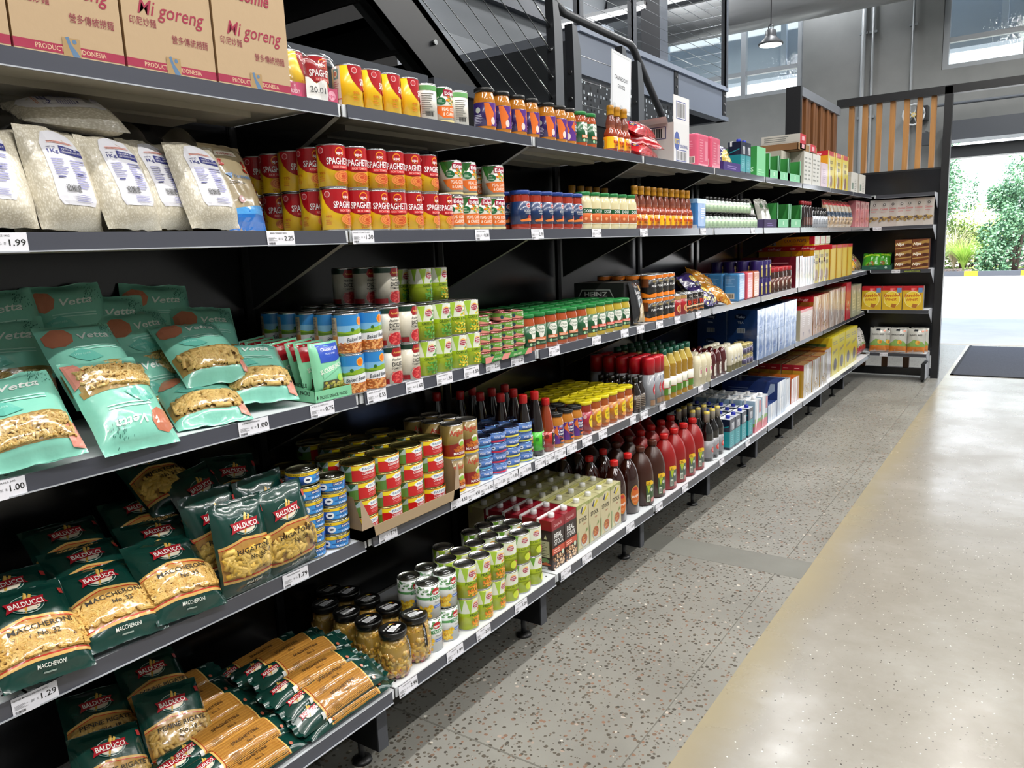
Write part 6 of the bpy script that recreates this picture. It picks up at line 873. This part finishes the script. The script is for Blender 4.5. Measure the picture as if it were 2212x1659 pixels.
tb = MB(); tb.box(-.1, 8.83, 0, .185, 8.832, .045, '1c5040'); tb.box(-.1, 8.83, 0, .185, 9.0, .002, '1c5040'); tb.box(.183, 8.83, 0, .185, 9.0, .06, '1c5040'); tb.art([('l', -20, 14, 80, 12, 1, 'a8c8b8'), ('e', 130, 22, 12, 12, 'a8c0b8')], lambda x, y, o: Vector((x * 1, 8.83 - o, y)), 0, 0, 0, .0004); tag(tb.build('display_tray', CARD), 'dark green tray under the green snack bags, end unit', 'tray', None, (0, 0, 1.1592))
NP = carton('biscuit_box', .11, .153, .1, {'*': '6a3a20', 'f': '6a3a22', 's': '5a3420'}, [('p', [(-76, 60), (76, 96), (76, 60), (0, 50), (-76, 40)], 'a07c40'), ('p', [(-76, 10), (76, 30), (76, 16), (-76, 0)], 'a8844a'), ('e', 44, 44, 26, 16, '4a2418'), T_('Nips', -30, 40, 30, 'f4f0e4', 76, 2.4, 1, 4)], [('l', -50, 10, 90, 70, 4, 'c8c8d0')])
for l in range(3):
    for c, x in enumerate((.285, .442)): NP.put((x, 8.895, 1.1592 + l * .1003), (0, 0, -PI / 2), 'brown biscuit box on the end unit, %s column, %s' % (('left', 'right')[c], LAY[3][l]), 'biscuit box', 'brown biscuit boxes')
# ------------------------------------------------------------------ fourth shelf far end, corned beef tray
ct = empty('beef_tray', (-.012, 1.427, .7432)); b = MB(); K2 = 'a08a6c'; b.box(-.42, 0, 0, 0, .436, .0012, K2); b.box(-.002, 0, 0, 0, .436, .032, K2); b.box(-.42, 0, 0, -.0, .002, .032, K2)
for y0, y1 in ((0, .002), (.434, .436)): b.poly([(-.42, y1, 0), (0, y1, 0), (0, y1, .04), (-.03, y1, .125), (-.42, y1, .13)], K2); b.poly([(-.42, y0, 0), (-.42, y0, .13), (-.03, y0, .125), (0, y0, .04), (0, y0, 0)], '8f7a5e')
b.poly([(0, 0, 0), (0, .05, 0), (0, .045, .034), (0, .004, .12), (0, 0, .12)], 'a8927a'); b.poly([(0, .436, 0), (0, .436, .12), (0, .425, .118), (0, .41, .034), (0, .4, 0)], 'a8927a'); b.build('tray_wall', CARD, ct)
k = MB(); k.art([('r', -70, 40, -30, 80, '2c2438'), ('r', -64, 46, -36, 74, 'a08a6c')], lambda x, y, o: Vector((x - .04, -o, y)), 0, 0, 0, .0006); k.build('print', PAPER, ct); tag(ct, 'torn brown cardboard tray around the corned beef tins', 'tray')
TEA = cereal('tea_box', .155, .2, .165, '16305c', '8aa0c8', '14284c', [('p', [(-70, 0), (-60, 80), (-70, 165), (-40, 165), (-30, 60), (-50, 0)], 'c8d4e8'), ('p', [(10, 0), (30, 90), (10, 165), (50, 165), (60, 40)], 'b0c0dc'), ('e', 0, 70, 40, 30, '7088b8')], [('e', -10, 120, 40, 20, '0e2040'), T_('Tetley', -10, 112, 16, 'a8b8d0', 60, 1.6), T_('TEA', -10, 76, 14, '98a8c0', 40, 1.8), ('r', -34, 14, 20, 44, 'a8b0b8'), ('b', -30, 16, 46, 26)], WRAP)
stock(TEA, 'blue wrapped tea box on fourth shelf', 'tea box', 'blue wrapped tea boxes', [5.09 + k * .16 for k in range(6)], -.12, .7432, 2, .205, 2, .1655, .015)
series(cereal('cereal_box', .19, .2, .235, 'a8a088', 'b8a8a0', 'b81c2c', [('r', -95, 215, 95, 235, 'b81c2c'), ('p', [(-20, 60), (20, 60), (0, 20)], '7a6a70'), ('l', -60, 100, 120, 90, 6, 'd8d0cc')], ()), 6.06, 6.44, 2, 4, 1, .2, 'short pinkish cereal box with red top', CB, 'short pinkish cereal boxes')
series(cereal('cereal_box', .27, .2, .31, '8a5a20', 'b89888', 'a81c24', wrapped(300, 'd8ccc4') + [('s', -80, 20, 160, 60, 24, 14, ['a87848', 'c8a880'])], [('r', -100, 270, 100, 310, 'a81c24'), T_('kellogg', 0, 280, 20, 'e8c0c0', 120, 1.4, 1), ('l', -60, 40, 120, 180, 9, 'b8863a')], WRAP), 6.45, 6.99, 2, 4, 2, .2, 'film wrapped brown cereal box', CB, 'film wrapped brown cereal boxes')
series(cereal('cereal_box', .2, .2, .32, '7a6048', 'b0a098', '8a7860', wrapped(310, 'e0dcd8') + [T_('SULTANA', 10, 130, 18, '604840', 140, 1.4, 0, 90)], (), WRAP), 7.0, 7.66, 3, 4, 1, .2, 'silver film cereal pack', CB, 'silver film cereal packs')
series(cereal('cereal_box', .2, .2, .345, 'a81824', 'a82030', 'a81824', [('s', -80, 40, 160, 120, 14, 24, ['c84a50', '7a5040', 'b8a090'])], ()), 7.68, 7.9, 1, 4, 1, .2, 'tall red cereal box near the corner', CB, None)
series(cereal('cereal_box', .2, .2, .3, '8a8c74', '9a9c84', '8a8c74', [('e', 0, 240, 30, 20, 'c8ccb8'), ('l', -60, 30, 110, 160, 6, 'c4c4b0')], ()), 7.92, 8.4, 2, 4, 1, .2, 'pale olive cereal box near the corner', CB, 'pale olive cereal boxes')
SW_ = carton('cereal_box', .08, .188, .245, {'*': 'c8a428', 't': 'a81824', 's': 'a07820', 'n': 'b8b4b0'}, [('r', -94, 200, 94, 245, 'b01c24'), ('e', 0, 110, 78, 84, 'e8dc98'), ('e', 0, 108, 72, 78, 'e4c83c'), T_('Shredded', 0, 134, 34, 'b02c1c', 150, 2.6, 0, 4), T_('Wheat', -10, 92, 34, 'b02c1c', 110, 2.6, 0, 4), ('p', [(-10, 30), (30, 20), (46, 56), (0, 66)], 'a8682c'), ('r', 46, 180, 86, 226, '6088b8'), ('r', -20, 196, 30, 226, 'd84848'), ('l', -16, 200, 40, 22, 2, 'f0d0d0')])
for k, x in enumerate((.005, .2, .395)): SW_.put((x, 8.875, .7432), (0, 0, -PI / 2), 'yellow wheat cereal box on the end unit, %s from left' % ORD[k], CB, 'wheat cereal boxes on the end unit')
# ------------------------------------------------------------------ bottom shelf cartons
RS = tetra('stock_carton', .092, .078, .2, {'*': '2c1c1a', 't': '8a1424'}, [('r', -46, 160, 46, 200, '8c1626'), T_("Campbell's", 0, 172, 12, 'd8a8a8', 60, 1.2, 1), T_('REAL', 0, 124, 22, 'f0f0ee', 56, 2), T_('STOCK', 4, 98, 22, 'f0f0ee', 66, 2), ('r', -46, 62, 46, 88, 'c04a30'), ('l', -36, 66, 60, 18, 2, 'f0c8b8'), ('s', -40, 4, 80, 52, 70, 6, ['b88858', 'd8b088', '8a5a38', 'e8d0b0']), ('e', 30, 56, 9, 10, 'c8d8c0')], [('r', -39, 160, 39, 200, '8c1626'), ('r', -28, 50, 26, 116, 'b8b498'), ('l', -24, 54, 46, 56, 8, '5a5a48'), ('e', -22, 128, 9, 10, '9a6430'), ('p', [(2, 124), (16, 124), (10, 142)], 'd8d4b0'), ('e', 6, 36, 18, 10, '6a8a58'), ('p', [(-34, 14), (34, 20), (10, 30)], 'b8582c'), ('r', -34, 2, 16, 12, 'c0c4c8')], 'e4e4e4')
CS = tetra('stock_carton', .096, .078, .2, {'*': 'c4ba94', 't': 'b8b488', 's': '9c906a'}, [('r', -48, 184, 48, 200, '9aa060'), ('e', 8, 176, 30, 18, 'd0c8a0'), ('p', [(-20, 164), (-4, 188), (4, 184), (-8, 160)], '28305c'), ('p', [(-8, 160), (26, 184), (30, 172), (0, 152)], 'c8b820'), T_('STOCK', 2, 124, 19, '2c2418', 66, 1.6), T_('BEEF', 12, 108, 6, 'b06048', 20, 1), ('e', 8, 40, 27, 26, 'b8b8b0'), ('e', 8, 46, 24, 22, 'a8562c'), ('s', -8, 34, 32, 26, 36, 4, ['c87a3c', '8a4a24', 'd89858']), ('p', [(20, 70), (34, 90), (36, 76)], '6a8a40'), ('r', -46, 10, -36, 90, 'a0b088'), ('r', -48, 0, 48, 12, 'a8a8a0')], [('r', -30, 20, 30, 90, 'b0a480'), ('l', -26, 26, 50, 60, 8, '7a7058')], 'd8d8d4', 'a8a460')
CT = 'carton'
for c, y in enumerate((2.432, 2.528)):
    for r in range(4): RS.put((-.035 - r * .082, y, .2922), (0, 0, 0), 'red top stock carton on bottom shelf, %s column, %s' % (('left', 'right')[c], ROW[r]), CT, 'red stock cartons')
    CS.put((-.035 - 4 * .082, y, .2922), (0, 0, 0), 'cream stock carton behind the red cartons, %s one' % ('left', 'right')[c], CT, 'cream stock cartons')
for c in range(4):
    for r in range(5): CS.put((-.035 - r * .082, 2.628 + c * .099, .2922), (0, 0, 0), 'cream stock carton on bottom shelf, %s from left, %s' % (ORD[c], ROW[r]), CT, 'cream stock cartons')
stock(MILK, 'teal milk carton with blue cap', CT, 'teal milk cartons on the bottom shelf', [4.43, 4.53, 4.65, 4.77], -.02, .2922, 5, .082, 1, 0, .01)
PKC = tetra('milk_carton', .13, .08, .21, {'*': 'b8c4d0', 't': 'd8dce0', 's': '98b0c8'}, [('r', -65, 0, 65, 60, 'c8606c'), ('p', [(-65, 60), (65, 60), (65, 80), (-65, 90)], '78a050'), ('p', [(-50, 0), (-30, 120), (-46, 210), (-20, 210), (0, 100)], 'e8e8ec'), ('r', 20, 120, 60, 200, 'b86a74')], [('r', -40, 0, 40, 40, 'b85a68'), ('r', -40, 40, 40, 60, '6a9a40')], 'e8e8e8')
stock(PKC, 'pale pink and blue carton with white cap', CT, 'pale cartons with white caps', [4.92, 5.07], -.02, .2922, 5, .085, 1, 0, .01)
BW = cereal('wrapped_box', .21, .4, .12, '20346c', 'b0bccc', '2c4076', wrapped(120, 'd8e0ec'), [('l', -150, 30, 240, 50, 3, '8090b8'), ('p', [(120, 10), (180, 60), (180, 110), (150, 110)], '98a8c0')], WRAP)
for k, (y, z, l) in enumerate(((5.28, .2922, 'left bottom'), (5.5, .2922, 'right bottom'), (5.5, .4126, 'right top'))): BW.put((-.19, y, z), (0, 0, 0), 'blue film wrapped tissue box, %s of the stack' % l, 'box', 'blue film wrapped boxes')
series(cereal('wrapped_box', .19, .38, .21, '8a8c98', 'b8c0cc', '9aa0ac', wrapped(210, 'e0e4ec'), (), WRAP), 5.62, 5.82, 1, 5, 1, .38, 'silver grey film wrapped box on bottom shelf', 'box', None)
series(cereal('cereal_box', .11, .38, .19, 'a8502c', 'c8a8a8', 'c06028', wrapped(190, 'e0c8c8'), (), WRAP), 5.84, 6.07, 2, 5, 1, .38, 'orange topped film wrapped box', 'box', 'orange topped boxes')
MU = cereal('cereal_box', .24, .085, .26, 'a88428', 'b0a89c', 'a07850', wrapped(250, 'd0ccd0') + [('s', -60, 20, 110, 80, 20, 14, ['a88858', 'c8b898'])], [('r', -42, 215, 42, 260, '8c1828'), ('l', -30, 228, 60, 14, 1, 'd8a8a8')], WRAP)
stock(MU, 'film wrapped muesli box on bottom shelf', CB, 'film wrapped muesli boxes', [6.22, 6.48, 6.74], -.03, .2922, 5, .088, 1, 0, .01)
series(cereal('cereal_box', .24, .3, .27, '8a4a24', 'b8b0b4', '9a5028', wrapped(260), (), WRAP), 6.88, 7.14, 1, 5, 1, .3, 'brown edged film wrapped cereal box', CB, None)
series(cereal('cereal_box', .27, .38, .345, 'c8b428', 'c4b83c', 'd0c030', [('l', -110, 270, 200, 40, 2, '7a8088'), T_('Weeties', 0, 200, 34, '4a5090', 170, 2.2, 0, 12), ('e', 10, 90, 60, 60, '5a5460'), ('p', [(-120, 0), (-90, 60), (-110, 120)], 'd8d0c0')], [('r', -150, 250, 140, 290, '4a6a34'), ('l', -120, 262, 200, 14, 1, 'b8c8a0'), ('r', -150, 0, 150, 230, 'b89c58')]), 7.15, 8.25, 4, 5, 1, .38, 'tall yellow biscuit cereal box', CB, 'yellow cereal boxes on the bottom shelf')
RWP = pouch('snack_pouch', .17, .26, .08, 'b8b4b0', [('r', -84, -128, 84, -40, '9c2030'), ('l', -50, 10, 100, 60, 3, '4a5044'), ('s', -60, -50, 110, 50, 16, 14, ['6a8a50', 'c8c4b8'])], 4.4, None, .01); GWP = pouch('snack_pouch', .17, .26, .08, 'a8802c', [('p', [(-70, -20), (0, -90), (60, -20), (50, 40), (-60, 50)], 'b8b8b4')], 6.7, None, .012)
for k in range(3): lean(RWP, (-.07 - .0 * k, 8.36 + .17 * k, .432, 0, 10, 0), 0, 'red and white snack pouch near corner, %s from left' % ORD[k], 'pouch', 'red and white snack pouches')
lean(GWP, (-.16, 8.3, .45, 0, 12, 6), 0, 'gold and white pouch with crumpled top near the corner', 'pouch', None)
OWP = pouch('snack_pouch', .165, .25, .07, 'b4b4ae', [('r', -82, -124, 82, -60, 'c87420'), ('p', [(-82, -40), (-20, 10), (60, -10), (82, -40), (82, -62), (-82, -62)], '7a9c50'), ('e', 20, -20, 24, 22, 'd8a840'), ('e', 30, -22, 14, 13, 'c87828'), T_('RANCH BASE', 0, 50, 16, '303030', 120, 1.6), ('r', -20, 96, 16, 116, '202428'), ('e', 60, 96, 12, 10, 'c87050')], 5.2, None, .006)
for k, (x, y) in enumerate(((.08, 8.87), (.16, 8.89), (.27, 8.865), (.44, 8.865), (.1, 8.97), (.27, 8.97), (.46, 8.96))): OWP.put((x, y, .423), (0, -.12, -PI / 2), 'white and orange snack pouch on end unit, %s' % ('far left front', 'second from left front', 'third from left front', 'far right front', 'left behind', 'middle behind', 'right behind')[k], 'pouch', 'white and orange snack pouches')
# end unit tickets
for k, (x, z, l) in enumerate(((.0, 1.597, 'cookie bags'), (.19, 1.159, 'brown biscuit boxes'), (.11, .292, 'orange pouches'))):
    b = MB(); b.box(0, -.0005, 0, .078, .0005, .034, 'd8d8de'); b.art([('l', 4, 8, 34, 18, 3, '505050'), T_('2.50', 60, 10, 12, '202020', 28, 2)], lambda x_, y_, o: Vector((x_, -.0006 - o, y_)), 0, 0, 0, .0003); tag(b.build('price_ticket', PAPER), 'white price ticket on the end unit below the %s' % l, 'price ticket', 'price tickets on the end unit', (x, YC - .009, z - .036))
b = MB(); b.box(0, -.0005, 0, .16, .0005, .026, '1c1e20'); b.art([T_('REDUCED TO CLEAR', 80, 8, 11, 'b0c050', 146, 2)], lambda x_, y_, o: Vector((x_, -.0006 - o, y_)), 0, 0, 0, .0003); tag(b.build('shelf_sign', PAPER), 'black strip sign reading reduced to clear, end unit', 'sign', None, (.3, YC - .009, 1.127))
# sign on the gondola top
sg_ = empty('shelf_sign', (-.3, 3.54, 2.19)); b = MB(); b.box(-.002, 0, 0, .002, .215, .28, 'c8ccd0'); b.art([('r', 10, 14, 205, 268, '9aa0a4'), ('r', 12, 16, 203, 266, 'd0d4d8'), T_('CANNED/DRY', 108, 150, 19, '202428', 150, 1.4), T_('GOODS', 108, 112, 19, '202428', 78, 1.4)], lambda x, y, o: Vector((.002 + o, x, y)), 0, 0, 0, .0004); b.build('sign_card', PAPER, sg_)
b = MB(); b.box(-.012, .06, -.05, .012, .15, .012, '1a1a1c'); b.build('clip', PLAST, sg_); b = MB(); b.grid(lambda u, v: Vector((.004 + .004 * math.sin(u * 13), .008 + .2 * u, -.03 + .055 * v + .01 * math.sin(u * 17))), 14, 4, lambda u, v: 'ffffff'); b.build('sleeve_film', FILM, sg_)
sg_.rotation_euler = (math.radians(-4), 0, 0); tag(sg_, 'white plastic sleeve sign reading CANNED/DRY GOODS', 'sign')
# ------------------------------------------------------------------ entrance mat, driveway, garden
mt = empty('entrance_mat', (.75, 9.4, 0)); b = MB(); b.box(0, 0, .0005, 2.6, 2.42, .008, '33363f'); b.build('mat_pile', RUBBER, mt); b = MB(); b.box(-.03, -.03, .0003, 0, 2.45, .009, '202226'); b.box(-.03, -.03, .0003, 2.63, 0, .009, '202226'); b.build('rubber_edge', MATTE, mt); tag(mt, 'large dark grey entrance mat inside the open doorway', 'mat')
slab('driveway', -25, 12.15, -.1, 25, 30.2, -.012, PAVE); slab('ground_garden', -25, 30.4, -.1, 25, 60, .06, MULCH)
kb = empty('kerb', (0, 30.2, -.02)); kb['kind'] = 'structure'
for k in range(60): b = MB(); x = -12 + k * .4; b.box(x, 0, 0, x + .399, .2, .17, 'c8b428' if k % 4 == 0 else '4c5058'); b.build('kerb_block', MATTE, kb)
lb = MB(); rr = random.Random(8)
for k in range(2600):
    x, y = rr.uniform(-7, 7), rr.uniform(30.42, 33); a = rr.random() * 3; s_ = rr.uniform(.03, .07); c = rr.choice(['c8b0a8', 'a08c84', '7a6258', 'd8c8c0', '5a4a44']); lb.poly([(x, y, .065), (x + s_ * math.cos(a), y + s_ * math.sin(a), .07 + rr.random() * .03), (x + s_ * math.cos(a) - .012 * math.sin(a), y + s_ * math.sin(a) + .012 * math.cos(a), .065)], c)
tag(lb.build('leaf_litter', MATTE, None, 'stuff'), 'pale bark chips and leaf litter along the kerb', 'litter')
def foliage(name, x, y, z, rx, ry, rz, n, ls, m, trunk, lab, seed, grp=None, cat='tree'):
    t = empty(name, (x, y, 0)); rr = random.Random(seed); b = MB(); cl = [(rr.gauss(0, .45) * rx, rr.gauss(0, .45) * ry, z + rr.gauss(0, .42) * rz, rr.uniform(.25, .5)) for _ in range(26)]
    for k in range(n):
        c = rr.choice(cl); u = Vector((rr.gauss(0, 1), rr.gauss(0, 1), rr.gauss(0, 1))).normalized() * c[3] * rr.uniform(.6, 1.05); p_ = Vector((c[0] + u.x * rx * .8, c[1] + u.y * ry * .8, max(.1, c[2] + u.z * rz * .8)))
        a = Vector((rr.gauss(0, 1), rr.gauss(0, 1), rr.gauss(0, .6))).normalized() * ls * rr.uniform(.6, 1.2); q = a.orthogonal().normalized() * ls * .4
        b.poly([p_, p_ + a * .5 + q, p_ + a, p_ + a * .5 - q], 'ffffff')
    b.build('crown', m, t, 'stuff'); b = MB()
    if trunk:
        for k in range(trunk): dx = rr.uniform(-.3, .3) * rx * (k > 0); b.tube([(dx * .2, 0, 0), (dx * .6, 0, z * .5), (dx, 0, z * 1.0)], .07, 7, hx('6a5a4c'), 0, .03)
        b.build('trunk', BARK, t)
    return tag(t, lab, cat, grp)
foliage('shrub', .55, 31.6, 1.8, 1.5, 1.2, 1.9, 9000, .11, LEAF1, 4, 'big glossy leaved shrub at right behind the kerb', 21, None, 'shrub')
foliage('tree', -1.9, 33.5, 2.9, .55, .6, 1.6, 2600, .1, LEAF1, 2, 'slender tree rising at left beyond the doorway', 22)
foliage('hedge', -1.2, 34.8, 1.2, 3.2, .8, 1.5, 9000, .1, LEAF2, 6, 'loose yellow green hedge across the back of garden', 23, None, 'hedge'); foliage('hedge', 4.8, 34.0, 1.9, 3.4, 1, 2.0, 8000, .12, LEAF1, 5, 'dark leafed hedge further right of the garden', 24, None, 'hedge'); foliage('hedge', -6.5, 34.2, 1.7, 3, 1, 1.9, 7000, .12, LEAF2, 5, 'yellow green hedge at far left of garden, hidden by wall', 25, None, 'hedge'); foliage('tree', 3.4, 36, 3.8, 1.8, 1.4, 2.2, 6000, .13, LEAF1, 3, 'tall tree behind the big shrub', 26)
def strap(x, y, n, h, lab, seed, m=LEAF3):
    rr = random.Random(seed); b = MB()
    for k in range(n):
        a = rr.random() * 2 * PI; L = h * rr.uniform(.7, 1.15); o = rr.uniform(.25, .8); w = .014; P = []
        for t in range(6): s = t / 5; P.append(Vector((math.cos(a) * o * s * s * L, math.sin(a) * o * s * s * L, L * (s - .32 * o * s * s * s))))
        n_ = Vector((-math.sin(a), math.cos(a), 0)) * w
        for t in range(5): b.poly([P[t] - n_ * (1 - t / 5.5), P[t] + n_ * (1 - t / 5.5), P[t + 1] + n_ * (1 - (t + 1) / 5.5), P[t + 1] - n_ * (1 - (t + 1) / 5.5)], 'ffffff')
    o_ = b.build('strap_leaf_plant', m); return tag(o_, lab, 'plant', 'strap leaf plants by the kerb', (x, y, .05))
strap(-.9, 31.0, 420, 1.25, 'bright green strap leaf clump at the kerb, centre', 31); strap(-1.75, 31.2, 320, 1.2, 'pale strap leaf clump at the left, beside the wall', 32); strap(-1.3, 32.2, 300, 1.7, 'tall feathery strap leaf clump behind the bright one', 33, leafmat('straw_leaf', 'b8b088', 'd8d0b0'))
